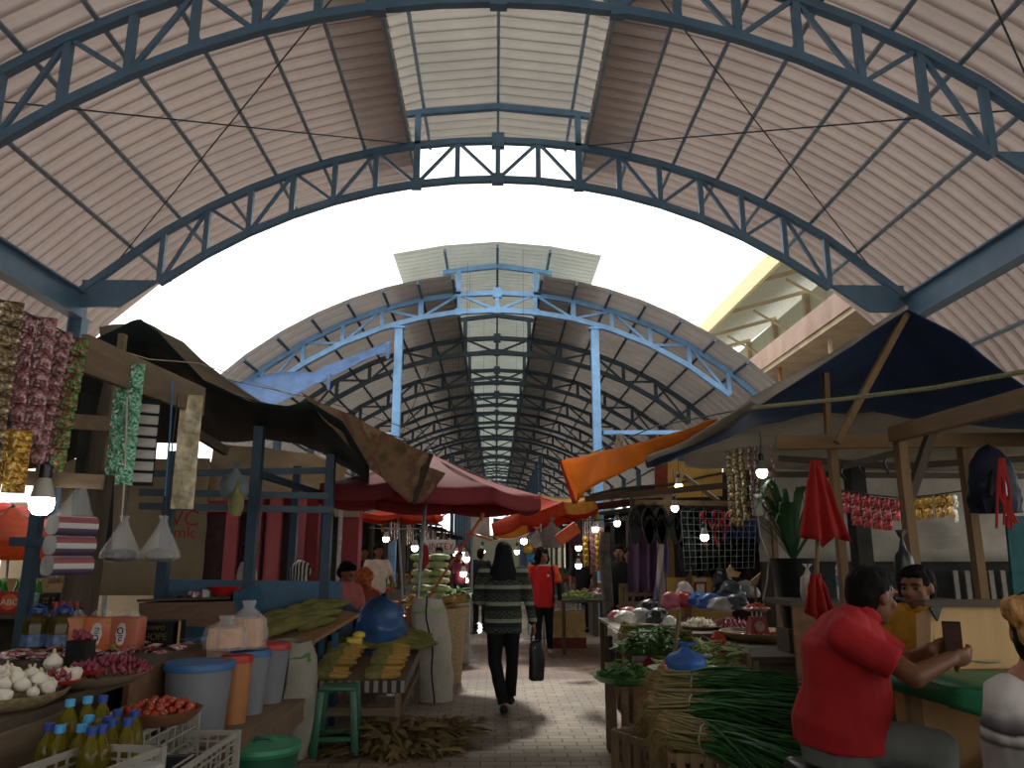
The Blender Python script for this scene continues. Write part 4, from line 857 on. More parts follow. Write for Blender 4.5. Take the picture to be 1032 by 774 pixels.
# orange sheet
orm = mat('orange_tarpaulin', '#eca850', .6, var=.12, sc=3, bump=.25, trans=.6)
t = T('orange_awning', 'bright orange tarpaulin slung out over the aisle from the blue awning', 'tarpaulin', at(600, 470, 8.6))
P('cloth', edge_sheet([at(565, 465, 9.2), at(600, 456, 8.6), at(640, 447, 7.7), at(680, 436, 6.9), at(722, 422, 6.0)], [at(581, 506, 9.3), at(594, 492, 8.7), at(648, 466, 7.8), at(690, 446, 7.0), at(724, 425, 6.05)], 8, .02, .03, 3), orm, t, thick=.008)
P('edge_hem', MB().grid(quad(at(563, 464, 9.19), at(567, 465, 9.18), at(582, 507, 9.28), at(577, 508, 9.29)), 2, 6), mat('red_orange_hem', '#b9482a', .7), t, thick=.01)
P('hook_wire', MB().tube([at(583, 478, 9.1), at(584, 490, 9.1), at(582, 506, 9.1)], .006, 5), cordg, t)
one('rag', MB().grid(quad(at(622, 437, 9), at(628, 437, 9), at(632, 452, 9), at(619, 452, 9), wr=.06), 4, 6), sackm, 'pale rag hanging on the wire above the orange tarpaulin', 'rag', thick=.005)
# timber frame
t = T('food_stall', 'sawn timber frame of the food stall with posts, beams and slanting props', 'stall frame', (2.6, 5, 0))
P('cross_beam', MB().beam(at(783, 446, 5.0), at(1120, 442, 5.0), .05, .09), woodNx, t)
P('long_beam', MB().beam(at(900, 438, 4.6), at(1075, 391, 3.0), .06, .09), woodNy, t)
def post(px, py, Y, px2=None, py2=None, w=.08, m=woodN, name='post', Y2=None):
    w = w * .85 if w < .1 else w
    a = at(px, py, Y); b = at(px2, py2, Y2 or Y) if px2 else V((a.x, Y, 0)); P(name, MB().beam(a, b, w, w * .8, (1, 0, 0)), m, t)
post(906, 438, 4.6); q = at(912, 592, 4.6); post(970, 448, 5.05); post(838, 448, 5.05, w=.07); post(832, 376, 5.05, 835, 448, .05); post(915, 313, 4.65, 843, 446, .055, name='slanting_prop'); post(940, 432, 4.65, 912, 515, .07, woodD, 'brace')
post(860, 470, 6.8, w=.16, m=mat('dark_trunk', '#3c3a36', .85)); post(775, 470, 8.3, w=.07)
for a, b in (((785, 462, 6.5), (905, 470, 6.4)), ((905, 470, 6.4), (1040, 462, 6.2)), ((850, 470, 5.8), (905, 456, 5.8)), ((770, 478, 6.9), (1060, 480, 6.9))): P('rail', MB().beam(at(*a), at(*b), .04, .05), woodDx, t)
for px, y0, y1 in ((894, 456, 478), (850, 468, 484), (868, 462, 480)): P('hook', MB().tube([at(px, y0, 6.2), at(px - 3, (y0 + y1) / 2, 6.2), at(px + 2, y1, 6.2)], .012, 6), blackpl, t)
P('rope', MB().tube([at(758, 411, 4.6), at(850, 402, 4.4), at(940, 391, 4.1), at(1040, 373, 3.7)], .014, 7), mat('pale_rope', '#8f8f6e', .85, sc=60, bump=.8), t)
# hanging things of the food stall
redc = mat('red_cloth', '#a82e2c', .75, var=.15, sc=5, trans=.1)
t = T('red_flag', 'red cloth hung like a drooping flag on a stick beside the post', 'cloth', at(826, 600, 4.85))
def droop(tx, ty, Y, pts, nv=10):
    tp = at(tx, ty, Y); bt = [at(x, y, Y) for x, y in pts]; k = len(bt) - 1
    def fn(u, v):
        i = min(int(u * k), k - 1); b = bt[i].lerp(bt[i + 1], u * k - i); a = tp + V(((u - .5) * .06, 0, 0)); p = a.lerp(b, v); return p + V((0, .05 * v * math.sin(u * 16) + .02 * nz(u * 5, v * 4), 0))
    return MB().grid(fn, 24, nv)
P('cloth_sheet', droop(822, 464, 4.8, [(806, 541), (815, 543), (824, 545), (833, 552), (838, 541), (848, 543), (857, 546)]), redc, t, thick=.005)
P('stick', MB().tube([at(823, 470, 4.86), at(824, 632, 4.86)], .012, 6), woodN, t)
t = T('red_pouch', 'red cloth pouch hanging lower on the stick beside the white bag', 'cloth', at(826, 626, 4.7)); P('cloth_sheet', droop(822, 578, 4.75, [(812, 616), (820, 624), (832, 626), (841, 617)]), redc, t, thick=.006)
bag('white_bag', 'white plastic bag hanging behind the red pouch', at(816, 605, 4.95), .055, .03, .19, mat('white_bag_film', '#c8c6be', .5, trans=.2), 4)
sr = foil('red_coffee_sachet', '#8e2028', '#a8343a', '#d8c6b8'); G = 'red sachet sheets on the food stall line'
for i, (px, y0, n, c_) in enumerate(((851, 495, 2, 1), (861, 497, 3, 1), (872, 499, 3, 1), (882, 501, 3, 1), (892, 502, 3, 1), (902, 503, 2, 1))):
    p = at(px, y0, 6.0); strip('sachet_strip', 'red sachet strip on the food stall line, ' + ['nearest the red flag', 'second from the red flag', 'third from the red flag', 'third from the post', 'second from the post', 'nearest the timber post'][i], p, .08, .082 * n, n, sr, .05, group=G)
for i, px in enumerate((923, 934, 946, 956)):
    strip('snack_strip', 'yellow snack sachet strip hung between the two timber posts, ' + ['nearest the brace', 'second from the brace', 'second from the green packet', 'beside the green packet'][i], at(px, 501 - i, 5.6), .085, .16, 2, foil_yel, -.1 + .1 * i, group='yellow snack strips between the posts', cat='snack strip', part='packet')
strip('snack_strip', 'green and white packet strip beside the second timber post', at(962, 498, 5.5), .06, .2, 2, foil('green_white_packet', '#cfd3c4', '#3f7a3a', '#a8332e'), .5, cat='snack strip', part='packet')
one('string_line', MB().tube([at(842, 493, 6.02), at(880, 499, 6.02), at(908, 502, 5.8), at(940, 499, 5.62), at(975, 494, 5.4)], .005, 5), cordg, 'string line carrying red and yellow sachets', 'string')
bag('dark_backpack', 'dark blue backpack hanging from the cross beam', at(1005, 517, 4.7), .15, .1, .42, mat('navy_backpack', '#1c2433', .6, var=.4, sc=6), 8, cat='backpack', neck=False)
P('shoulder_strap', MB().tube([at(998, 500, 4.58), at(999, 478, 4.62), at(1005, 462, 4.68), at(1011, 480, 4.62), at(1013, 500, 4.58)], .014, 6), blackpl, bpy.data.objects['dark_backpack'])
t = T('red_strings', 'tangle of red plastic string hanging beside the dark backpack', 'string', at(1014, 535, 4.55)); rr = random.Random(3)
for i in range(8): P('strand', MB().tube([at(1008 + rr.uniform(-3, 5), 462, 4.55), at(1010 + rr.uniform(-6, 10), 495, 4.5), at(1012 + rr.uniform(-8, 14), 520 + rr.uniform(0, 15), 4.52)], .008, 5), redc, t)
bag('black_bag', 'black plastic bag hanging on the timber post behind the red shirt', at(915, 602, 4.45), .06, .05, .32, blackpl, 2)
t = T('water_bottle', 'clear plastic water bottle behind the red shirted man', 'bottle', at(850, 606, 6.3)); P('body', MB().lathe([(.001, 0), (.04, 0), (.042, .1), (.038, .14), (.042, .18), (.038, .27), (.014, .33), (.014, .35)], 16, (0, 0, 0)), clearp, t, world=False); P('cap', MB().lathe([(.016, .345), (.016, .37), (.001, .37)], 12), bluepl, t, world=False); P('label_band', MB().lathe([(.0425, .12), (.0425, .2)], 16), mat('water_label', '#5f7fa8', .5, var=.4, sc=20), t, world=False)
t = T('weighing_scale', 'black dish scale on the back counter behind the red shirt', 'scale', at(881, 592, 6.4)); P('dish', MB().lathe([(.001, .06), (.09, .065), (.16, .11), (.155, .115), (.08, .075), (.001, .07)], 24), blackpl, t, world=False); P('scale_body', MB().lathe([(.09, -.12), (.07, 0), (.03, .03), (.03, .06)], 16), blackpl, t, world=False)
t = T('back_counter', 'narrow wooden counter at the back of the food stall', 'counter', at(870, 640, 6.6)); q = at(870, 606, 6.4); P('countertop', MB().box((q.x + .1, 6.55, q.z - .01), (1.5, .6, .04)), woodDx, t); P('front_panel', MB().box((q.x + .1, 6.3, (q.z - .03) / 2), (1.45, .03, q.z - .03)), mat('brown_board', '#7a5a44', .8), t)
# plant
t = T('potted_plant', 'spiky long leaved plant in a tall black pot behind the red cloth', 'plant', V((at(800, 600, 7.0).x, 7.0, 0))); px_ = at(800, 566, 7.0)
P('stand', MB().box((px_.x, 7.0, .4), (.3, .3, .8)), woodD, t); P('pot', MB().lathe([(.001, .8), (.13, .8), (.2, px_.z), (.21, px_.z + .03), (.18, px_.z + .02), (.001, px_.z)], 24, (px_.x, 7.0, 0)), blackpl, t)
mb = MB(); rr = random.Random(6)
for i in range(26):
    a = rr.uniform(0, 6.28); L = rr.uniform(.4, .75); d = V((math.cos(a), .5 * math.sin(a), 0)); s_ = V((-math.sin(a), math.cos(a), 0)); hh = rr.uniform(.25, .75); vs = []
    for k in range(7):
        f = k / 6; p = V((px_.x, 7.0, px_.z)) + d * L * f * .9 + V((0, 0, hh * math.sin(f * 2.3))); w = .025 * math.sin(math.pi * min(1, f * .9 + .12)); vs += [p - s_ * w, p + s_ * w]
    mb.add(vs, [(2 * k, 2 * k + 1, 2 * k + 3, 2 * k + 2) for k in range(6)])
P('leaves', mb, mat('dark_plant_leaf', '#2f5430', .5, var=.3, trans=.2), t)
# ---- booth with green table
t = T('plywood_booth', 'pale plywood counter booth with a raised back panel and braces', 'booth', (2.4, 3.9, 0))
a = at(938, 612, 3.75); Z1 = a.z
P('back_panel', MB().box((a.x + .9, 3.76, Z1 - .2), (1.8, .02, .44)), ply, t); P('side_panel', MB().slab([at(923, 619, 3.9), at(938, 612, 3.72), at(938, 690, 3.72), at(925, 690, 3.9)], (.012, 0, 0)), ply, t)
P('top_rail', MB().beam((a.x - .06, 3.74, Z1 + .02), (a.x + 1.8, 3.74, Z1 + .02), .1, .03), woodDx, t); P('corner_bracket', MB().slab([V((a.x - .03, 3.7, Z1)), V((a.x + .03, 3.7, Z1 + .01)), V((a.x + .0, 3.7, Z1 - .06))], (0, .02, 0)), blackpl, t)
P('lower_panel', MB().slab([V((1.78, 3.62, .03)), V((2.7, 3.0, .03)), V((2.7, 3.0, .88)), V((1.78, 3.62, .88))], (.02, .03, 0)), ply, t)
b = at(927, 690, 3.6); P('corner_post', MB().box((b.x, 3.6, .44), (.05, .05, .88)), woodN, t); c = at(893, 676, 3.75); P('corner_post', MB().box((c.x, 3.75, .44), (.05, .05, .88)), woodN, t)
P('brace', MB().beam((b.x + .02, 3.45, .42), (b.x + .35, 3.25, .8), .03, .06), woodN, t); P('rung', MB().beam((c.x, 3.72, .62), (b.x, 3.6, .62), .03, .03), woodNx, t); P('brace', MB().beam((c.x + .02, 3.74, .62), (b.x - .02, 3.62, .8), .03, .03), woodN, t)
grn = mat('green_tablecloth', '#1c7a52', .45, var=.12, sc=3, bump=.1)
t = T('green_table', 'table under a bright green plastic cloth with a drooping front corner', 'table', (2.3, 3.3, 0))
c0, c1, c2, c3 = V((1.74, 3.62, .9)), V((1.78, 3.14, .9)), V((2.75, 2.4, .9)), V((3.1, 3.7, .9))
P('tabletop', MB().slab([c0, c1, c2, c3], (0, 0, -.03)), ply, t)
P('tablecloth', MB().grid(quad(c0 + V((0, 0, .006)), c1 + V((0, 0, .006)), c2 + V((0, 0, .006)), c3 + V((0, 0, .006))), 6, 6).grid(lambda u, v: c1.lerp(c2, u * 1.02 - .02) + V((-.01 * v, -.012, .006 - v * (.06 + .05 * math.sin(u * 5 + .5) ** 2))) + V((0, -.02 * v * math.sin(u * 22), 0)), 24, 4).grid(lambda u, v: c0.lerp(c1, u) + V((-.012, 0, .006 - v * .07)), 6, 2), grn, t, thick=.004)
for x, y in ((1.8, 3.5), (2.6, 2.6), (2.95, 3.6)): P('leg', MB().box((x, y, .435), (.05, .05, .87)), woodN, t)
q = fl(985, 668, .91); t = T('food_plate', 'clear plate of food on the green cloth', 'plate', q); P('plate', MB().lathe([(.001, 0), (.07, .0), (.12, .02), (.115, .024), (.06, .008), (.001, .008)], 24), mat('pale_plate', '#9fb5a0', .3, var=.05), t, world=False); P('fried_food', MB().ell((-.03, 0, .03), (.05, .02, .018), nz=.3).ell((0, .03, .035), (.06, .018, .015), nz=.3, seed=3), mat('fried_food', '#b5803c', .6, var=.3, sc=30), t, world=False)
t = T('white_stool', 'white plastic stool beside the green table behind the man', 'stool', (1.72, 4.0, 0)); P('seat', MB().lathe([(.001, .6), (.16, .6), (.17, .58), (.16, .54), (.14, .54)], 20), whitepl, t, world=False)
for k in range(4): a_ = k * 1.57 + .78; P('leg', MB().beam((.15 * math.cos(a_), .15 * math.sin(a_), 0), (.11 * math.cos(a_), .11 * math.sin(a_), .56), .05, .03), whitepl, t, world=False)
one('red_cloth_bundle', MB().ell((1.9, 4.25, .45), (.2, .2, .42), nz=.25), redc, 'red cloth covered bundle behind the booth leg', 'bundle')
# ---- goods tables
table('goods_table', 'long market table with a white cloth corner carrying bagged goods', at(612, 640, 9.3).x, 2.75, 8.0, 10.1, .66, woodDx, woodD)
t = T('cloth_cover', 'crumpled white plastic cloth over the goods table corner', 'cloth', at(618, 640, 8.0)); x_ = at(612, 640, 9.3).x
P('cover_sheet', MB().grid(lambda u, v: V((x_ - .04 + .5 * u, 7.97 + .9 * v, .672 + .01 * nz(u * 6, v * 6))), 8, 8).grid(lambda u, v: V((x_ - .04 + .4 * u + .02 * nz(u * 6, v), 7.96 - .02 * math.sin(u * 18) * v, .67 - v * (.17 + .1 * math.sin(u * 4)))), 14, 5).grid(lambda u, v: V((x_ - .05 - .02 * math.sin(u * 16) * v, 7.97 + .9 * u, .67 - v * (.14 + .05 * math.sin(u * 6)))), 12, 4), mat('white_cloth_film', '#b5b0a4', .6, var=.15, trans=.1), t, thick=.005)
t = T('red_crate', 'tall red plastic crate standing under the white cloth corner', 'crate', V((x_ + .16, 8.25, 0))); P('crate_shell', MB().box((x_ + .16, 8.25, .28), (.26, .34, .56), ch=.01), redpl, t)
for k in range(5): P('rib', MB().box((x_ + .16, 8.07, .08 + k * .11), (.24, .02, .02)), redpl, t)
bagc = [('#1d1d1f', 'black'), ('#b05a6a', 'pink'), ('#8f8f8c', 'grey'), ('#3a68b8', 'blue'), ('#c3c0b8', 'white'), ('#3b4650', 'slate'), ('#6b6a30', 'olive'), ('#a8322e', 'red')]
def heapbag(px, py, Y, rx, h, ci, where, seed):
    c, nm = bagc[ci]; q = at(px, py, Y); q.z = .665 if q.z < .7 else q.z
    bag('goods_bag', '%s plastic goods bag %s' % (nm, where), q, rx, rx * .8, h, mat(nm + '_goods_film', c, .35, var=.35, sc=5, bump=.6), seed, neck=False, group='bagged goods on the market table')
for i, a_ in enumerate(((622, 624, 9.0, .1, .1, 1, 'nearest the aisle corner of the goods table'), (634, 622, 9.2, .12, .12, 1, 'beside the corner one'), (630, 628, 8.4, .11, .13, 4, 'on the white cloth'), (646, 626, 8.6, .13, .14, 2, 'behind the reed bundle'), (655, 622, 8.9, .15, .2, 0, 'largest of the front heap'), (664, 628, 8.4, .13, .16, 0, 'slumped at the front'), (673, 630, 8.35, .1, .1, 4, 'with red stripes beside the black heap'), (676, 614, 9.3, .12, .2, 1, 'below the striped post'), (690, 612, 9.4, .12, .18, 7, 'before the cardboard panel'), (704, 610, 9.3, .13, .16, 3, 'bright one in the table middle'), (716, 613, 9.0, .16, .17, 3, 'second bright one'), (727, 616, 8.8, .15, .16, 2, 'in front of the sign'), (738, 606, 9.2, .16, .24, 5, 'under the wire grid'), (742, 614, 8.8, .15, .17, 5, 'low beside the chilies'), (728, 598, 9.6, .13, .3, 0, 'with yellow fruit on it'), (752, 602, 9.4, .15, .2, 2, 'silvery one below the cardboard fish'), (690, 604, 9.7, .1, .22, 4, 'white and blue one by the panel'))): heapbag(*a_, i * 1.7)
t = T('display_board', 'yellowed cardboard panels standing behind the bagged goods', 'display board', at(705, 620, 10.2))
P('panel', MB().slab([at(672, 582, 10.2), at(692, 582, 10.2), at(692, 622, 10.2), at(672, 622, 10.2)], (0, .02, 0)), mat('yellowed_card', '#b99a58', .8, var=.1), t); P('panel', MB().slab([at(696, 580, 10.2), at(738, 584, 10.2), at(738, 624, 10.2), at(696, 624, 10.2)], (0, .02, 0)), mat('yellowed_card', '#b99a58', .8), t); P('upright', MB().slab([at(691, 572, 10.16), at(697, 572, 10.16), at(697, 626, 10.16), at(691, 626, 10.16)], (0, .03, 0)), woodN, t)
t = T('framed_notice', 'small red framed notice with a white heading on the cardboard panel', 'notice', at(706, 600, 10.12)); P('frame', MB().slab([at(700, 587, 10.14), at(712, 587, 10.14), at(712, 601, 10.14), at(700, 601, 10.14)], (0, .02, 0)), mat('red_frame', '#a2302a', .6), t); P('notice_sheet', MB().slab([at(702, 588.5, 10.13), at(710, 588.5, 10.13), at(710, 599.5, 10.13), at(702, 599.5, 10.13)], (0, .01, 0)), whp, t); P('heading', MB().slab([at(699.5, 583, 10.13), at(711.5, 583, 10.13), at(711.5, 586, 10.13), at(699.5, 586, 10.13)], (0, .01, 0)), whp, t)
t = T('cardboard_fish', 'torn pale cardboard piece stuck above the silvery bags', 'cardboard', at(740, 576, 9.4)); P('card', MB().slab([at(732, 575, 9.4), at(736, 569, 9.4), at(740, 575, 9.4), at(747, 577, 9.4), at(744, 582, 9.4), at(734, 581, 9.4)], (0, .02, 0)), mat('pale_card', '#b59a70', .8), t)
one('cardboard_tag', MB().slab([at(757, 585, 8.9), at(767, 577, 8.9), at(763, 589, 8.9), at(758, 590, 8.9)], (0, .02, 0)), mat('pale_card', '#b59a70', .8), 'pale cardboard tag leaning beside the chili pan', 'cardboard')
o = bpy.data.objects['cardboard_tag']; q = at(761, 586, 8.93); P('stick', MB().box((q.x, 8.94, (q.z + .66) / 2), (.02, .02, q.z - .66)), woodN, o)
# reeds / greens / near wooden bench
reed = mat('olive_reed', '#6f7238', .6, var=.35, sc=8, stretch=(1, .2, 1)); rr = random.Random(9)
t = T('vegetable_bundle', 'long olive stalk bundle lying along the front of the goods table', 'vegetable bundle', at(650, 645, 7.6)); mb = MB()
for i in range(60):
    a, b = at(628 + rr.uniform(-2, 2), 632 + rr.uniform(-1, 6), 7.75 + rr.uniform(-.1, .1)), at(690 + rr.uniform(-6, 8), 640 + rr.uniform(-4, 5), 7.2 + rr.uniform(-.1, .1)); mb.tube([a, a.lerp(b, .5) + V((0, 0, .03)), b], .009, 5)
P('stalks', mb, reed, t); P('root_ends', MB().ell(at(631, 645, 7.7), (.09, .07, .16), nz=.5), mat('pale_root', '#8d7f60', .9, sc=40), t)
tb = T('vegetable_rack', 'low board rack under the olive stalks and leafy greens', 'rack', at(665, 690, 7.3)); q = at(665, 655, 7.4); P('rack_board', MB().box((q.x, 7.45, q.z), (.75, .7, .03)), woodDx, tb)
for sx in (-1, 1):
    for sy in (-1, 1): P('leg', MB().box((q.x + sx * .33, 7.45 + sy * .3, (q.z - .015) / 2), (.05, .05, q.z - .015)), woodD, tb)
heap('leafy_greens', 'heap of glossy leafy greens on the rack behind the green trays', (q.x - .06, 7.2, q.z + .015), .36, .3, .2, mat('bright_leafy_green', '#416f28', .5, var=.4, sc=14, trans=.3), 900, .075, 'leafy greens', 4, .4, .6)
heap('leafy_greens', 'heap of pale stemmed greens beside the wooden bench', at(712, 668, 7.0), .26, .2, .17, mat('pale_stem_green', '#8fa058', .5, var=.3, sc=14, trans=.2), 150, .24, 'leafy greens', 6, .12, .3)
t = T('wooden_bench', 'heavy old wooden bench under the woven tray of chilies', 'bench', at(770, 720, 6.8))
zb = .6; bx = [fl(703, 634, zb), fl(757, 662, zb), fl(960, 660, zb), fl(900, 634, zb)]
P('benchtop', MB().slab(bx, (0, 0, -.05)), woodDx, t); P('end_board', MB().slab([bx[0] + V((0, 0, .03)), bx[1] + V((0, 0, .03)), bx[1] + V((0, 0, -.08)), bx[0] + V((0, 0, -.08))], (-.03, 0, 0)), woodA, t)
P('front_panel', MB().slab([bx[1] + V((0, .02, -.05)), bx[2] + V((0, .02, -.05)), V((bx[2].x, bx[2].y + .02, .02)), V((bx[1].x, bx[1].y + .02, .02))], (0, .03, 0)), woodD, t)
P('post', MB().box((bx[1].x + .03, bx[1].y - .01, .29), (.05, .03, .56)), woodA, t); P('post', MB().box((bx[1].x + .85, bx[1].y - .01, .29), (.05, .03, .56)), woodA, t)
q = fl(770, 645, .605); pot_plate('woven_tray', 'wide shallow woven tray holding chilies and the red scale', q, .43, .085, wicker, cat='tray')
def chili():
    t = T('chili', 'chili', 'chili', (0, 0, 0)); P('pod', MB().tube([(-.02, 0, .006), (-.008, .002, .008), (.008, 0, .007), (.022, -.004, .005)], [.004, .006, .005, .001], 6), chilim, t, world=False); P('stem', MB().tube([(-.02, 0, .006), (-.028, .002, .009)], .0018, 5), leafg, t, world=False); return t
ch = chili(); ch.scale = (1.6,) * 3
cp = mound(q + V((-.1, -.02, .02)), .24, .26, .03, 90, 5) + mound(q + V((.2, .05, .02)), .14, .2, .05, 60, 6)
scatter(ch, cp, 'red chilies in the woven tray', lambda i: 'red chili loose in the wide woven tray', seed=8, sc=(1.3, 1.9))
s0 = q + V((-.04, .05, .02)); t = T('kitchen_scale', 'red weighing scale with a chili filled top pan', 'scale', s0)
P('scale_body', MB().slab([V((-.1, -.075, 0)), V((.1, -.075, 0)), V((.1, .075, 0)), V((-.1, .075, 0))], (0, 0, .02)).add([V(p) for p in ((-.1, -.075, .02), (.1, -.075, .02), (.1, .075, .02), (-.1, .075, .02), (-.07, -.05, .2), (.07, -.05, .2), (.07, .05, .2), (-.07, .05, .2))], [(0, 1, 5, 4), (1, 2, 6, 5), (2, 3, 7, 6), (3, 0, 4, 7), (4, 5, 6, 7)]), mat('dark_red_scale', '#7d2a2a', .4), t, world=False)
dl = P('dial', MB().lathe([(.05, 0), (.05, .006), (.001, .007)], 24, (0, -.066, .11), M=Matrix.Rotation(math.radians(82), 3, 'X')), mat('dial_face', '#9a7a70', .5), t, world=False); P('needle', MB().beam((0, -.075, .11), (.02, -.072, .145), .004, .004), blackpl, dl, world=False)
for sx in (-1, 0, 1): P('pan_post', MB().box((sx * .045, 0, .225), (.015, .015, .06)), mat('scale_steel', '#a9a49a', .4, .6), t, world=False)
P('pan', MB().lathe([(.001, .25), (.1, .252), (.14, .28), (.135, .285), (.095, .26), (.001, .258)], 24), mat('scale_steel', '#a9a49a', .4, .6), t, world=False)
scatter(dup(ch, (0, 0, 0)), mound(s0 + V((0, 0, .262)), .11, .11, .05, 36, 3), 'red chilies on the scale pan', lambda i: 'red chili on the pan of the red scale', seed=3, sc=(1.4, 1.9))
for nm, px, py, cnt, r_ in (('shallot', 736, 634, 60, .2), ('garlic', 705, 634, 40, .17)):
    q2 = fl(px, py, .66); q2.y = max(q2.y, 8.1); q2 = V((q2.x, q2.y, .665)) if q2.y > 7.9 else q2
    pot_plate('shallow_tray', 'shallow tray of %s on the goods table edge' % ('purple shallots' if nm == 'shallot' else 'small garlic bulbs'), q2, r_ + .03, .03, whitepl if nm == 'shallot' else wicker, cat='tray')
    pr = shallot() if nm == 'shallot' else garlic(); scatter(pr, mound(q2 + V((0, 0, .015)), r_, r_, .06, cnt, 3), '%s in the shallow tray of the goods table' % nm, (lambda i: 'purple shallot in the white tray on the goods table') if nm == 'shallot' else (lambda i: 'small garlic bulb in the woven tray on the goods table'), sc=(1.1, 1.5) if nm == 'shallot' else (.7, .95), seed=4)
one('red_bag', MB().ell(at(724, 646, 7.05), (.07, .06, .08), nz=.35).ell(at(727, 652, 7.0), (.05, .05, .06), nz=.35, seed=4), mat('red_film', '#d2402e', .35, trans=.2), 'small bright red plastic bag tied on the bench end', 'plastic bag')
# green trays, slatted crates
gtray = mat('green_plastic_tray', '#5c9a6a', .4, var=.1)
def slat_crate(name, lab, c, w, d, h, n, rz, m=woodA):
    t = T(name, lab, 'crate', c, 'slatted wooden crates under the vegetables'); t.rotation_euler.z = rz
    for z in (.03, h - .03):
        for sy in (-1, 1): P('rail', MB().box((0, sy * d / 2, z), (w, .025, .05), ch=.003), m, t, world=False)
        for sx in (-1, 1): P('rail', MB().box((sx * w / 2, 0, z), (.025, d, .05), ch=.003), m, t, world=False)
    for i in range(n):
        u = -w / 2 + w * (i + .5) / n
        for sy in (-1, 1): P('slat', MB().box((u, sy * (d / 2 + .018), h / 2), (w / n * .62, .012, h), ch=.002), m, t, world=False)
    for i in range(n - 1):
        u = -d / 2 + d * (i + .5) / (n - 1)
        for sx in (-1, 1): P('slat', MB().box((sx * (w / 2 + .018), u, h / 2), (.012, d / (n - 1) * .62, h), ch=.002), m, t, world=False)
    P('crate_floor', MB().box((0, 0, .012), (w, d, .015)), woodD, t, world=False); return t
q = fl(658, 768); slat_crate('wooden_crate', 'tall dark slatted crate under the green tray nearest the aisle', (q.x + .02, q.y + .22, 0), .52, .42, .5, 6, .04, wood('crate_wood', '#6d573d'))
q1 = V((.97, 6.08, .5)); t = T('green_tray', 'green round plastic tray of herbs nearest the aisle', 'tray', q1, 'green trays of leaves'); P('tray', MB().lathe([(.001, 0), (.2, 0), (.255, .04), (.262, .045), (.25, .045), (.19, .012), (.001, .012)], 32), gtray, t, world=False)
heap('herbs', 'dark small leaved herbs heaped in the aisle side green tray', q1 + V((0, 0, .02)), .2, .19, .13, leafg, 520, .055, 'herbs', 3, .4, .5)
q1 = V((1.5, 6.4, .5)); t = T('green_tray', 'pale green round tray with a blue bag in it', 'tray', q1, 'green trays of leaves'); P('tray', MB().lathe([(.001, 0), (.22, 0), (.29, .045), (.3, .05), (.285, .05), (.21, .014), (.001, .014)], 32), mat('pale_green_tray', '#8fbf9a', .4, var=.08), t, world=False)
slat_crate('wooden_crate', 'slatted crate under the pale green tray', (1.5, 6.42, 0), .46, .42, .5, 6, 0., wood('crate_wood', '#6d573d'))
heap('herbs', 'pale green leaves scattered in the pale green tray', q1 + V((0, .05, .02)), .2, .16, .08, leafl, 120, .1, 'herbs', 9, .35, .4)
bag('blue_bag', 'crumpled light blue plastic bag in the pale green tray', q1 + V((-.02, -.1, .02)), .16, .12, .2, mat('light_blue_film', '#4d7fd0', .35, var=.3, sc=6, trans=.3), 6)
one('wooden_stick', MB().tube([at(676, 690, 6.35), at(685, 615, 6.5)], .017, 7), woodN, 'thin pale stick standing between the green trays', 'stick')
slat_crate('wooden_crate', 'low slatted crate under the spring onion bundles', (1.28, 4.78, 0), .62, .5, .36, 8, 0., wood('crate_wood_pale', '#8a7353'))
slat_crate('wooden_crate', 'pale low crate end sticking out behind the spring onions', (.98, 5.35, 0), .3, .34, .3, 4, .5, woodA)
# spring onions
rootm = mat('onion_roots', '#8c7850', .9, var=.3, sc=30); stemm = mat('onion_stem', '#948c5e', .5, var=.2, sc=12); lvm = mat('onion_leaf', '#2f6b34', .45, var=.35, sc=10, trans=.15)
def onion_bundle(lab, a, b, rad, n, seed, fan=.3, drop=0.):
    rr = random.Random(seed); a, b = V(a), V(b); d = (b - a); L = d.length; d.normalize(); x, y, _ = frame(d)
    t = T('spring_onion_bundle', lab, 'spring onions', (a.x, a.y, min(a.z, b.z)), 'spring onion bundles on the low crate'); st, lf, rt = MB(), MB(), MB()
    for i in range(n):
        th = rr.uniform(0, 6.28); q = math.sqrt(rr.random()) * rad; o = a + x * q * math.cos(th) + y * q * math.sin(th) + d * rr.uniform(-.06, .05)
        m1 = o + d * L * rr.uniform(.24, .34) + x * rr.uniform(-.03, .03) + y * rr.uniform(-.03, .03) + (x * math.cos(th) + y * math.sin(th)) * -.2 * q; st.tube([o, o + d * .03, m1], [.008, .007, .005], 5)
        for k in range(3):
            e = m1 + d * L * rr.uniform(.4, .74) + x * rr.uniform(-fan, fan) * L * .5 + y * rr.uniform(-.5, .6) * fan * L * .35 + V((0, 0, -drop * rr.random() * L * .5)); md = m1.lerp(e, .5) + V((0, 0, .03 * rr.random()))
            for p in (md, e): p.z = max(p.z, .03)
            lf.tube([m1, m1.lerp(md, .5) + V((0, 0, .008)), md, e], [.005, .008, .0075, .001], 5)
        for k in range(16):
            w = (x * rr.uniform(-1, 1) + y * rr.uniform(-1, 1)); e = o - d * rr.uniform(.02, .1) + w * .035 + V((0, 0, -.16 * rr.random())); rt.tube([o, o.lerp(e, .5) + w * .006, e], [.0024, .002, .001], 3, cap=False)
    rt.ell(a - d * .015, (rad * .9, rad * .9, rad * .9), nz=.4, seed=seed)
    sm_ = P('stems', st, stemm, t, sharp=80); P('leaves', lf, lvm, t, sharp=80); P('roots', rt, rootm, t, sharp=80)
    P('binding', MB().tube([a + d * L * .24 + (x * math.cos(k * .785) + y * math.sin(k * .785)) * rad * .9 for k in range(9)], .005, 5), cord, sm_)
    return t
onion_bundle('top spring onion bundle with its roots towards the trays', at(668, 688, 5.1), at(815, 700, 4.6), .085, 60, 1, .35)
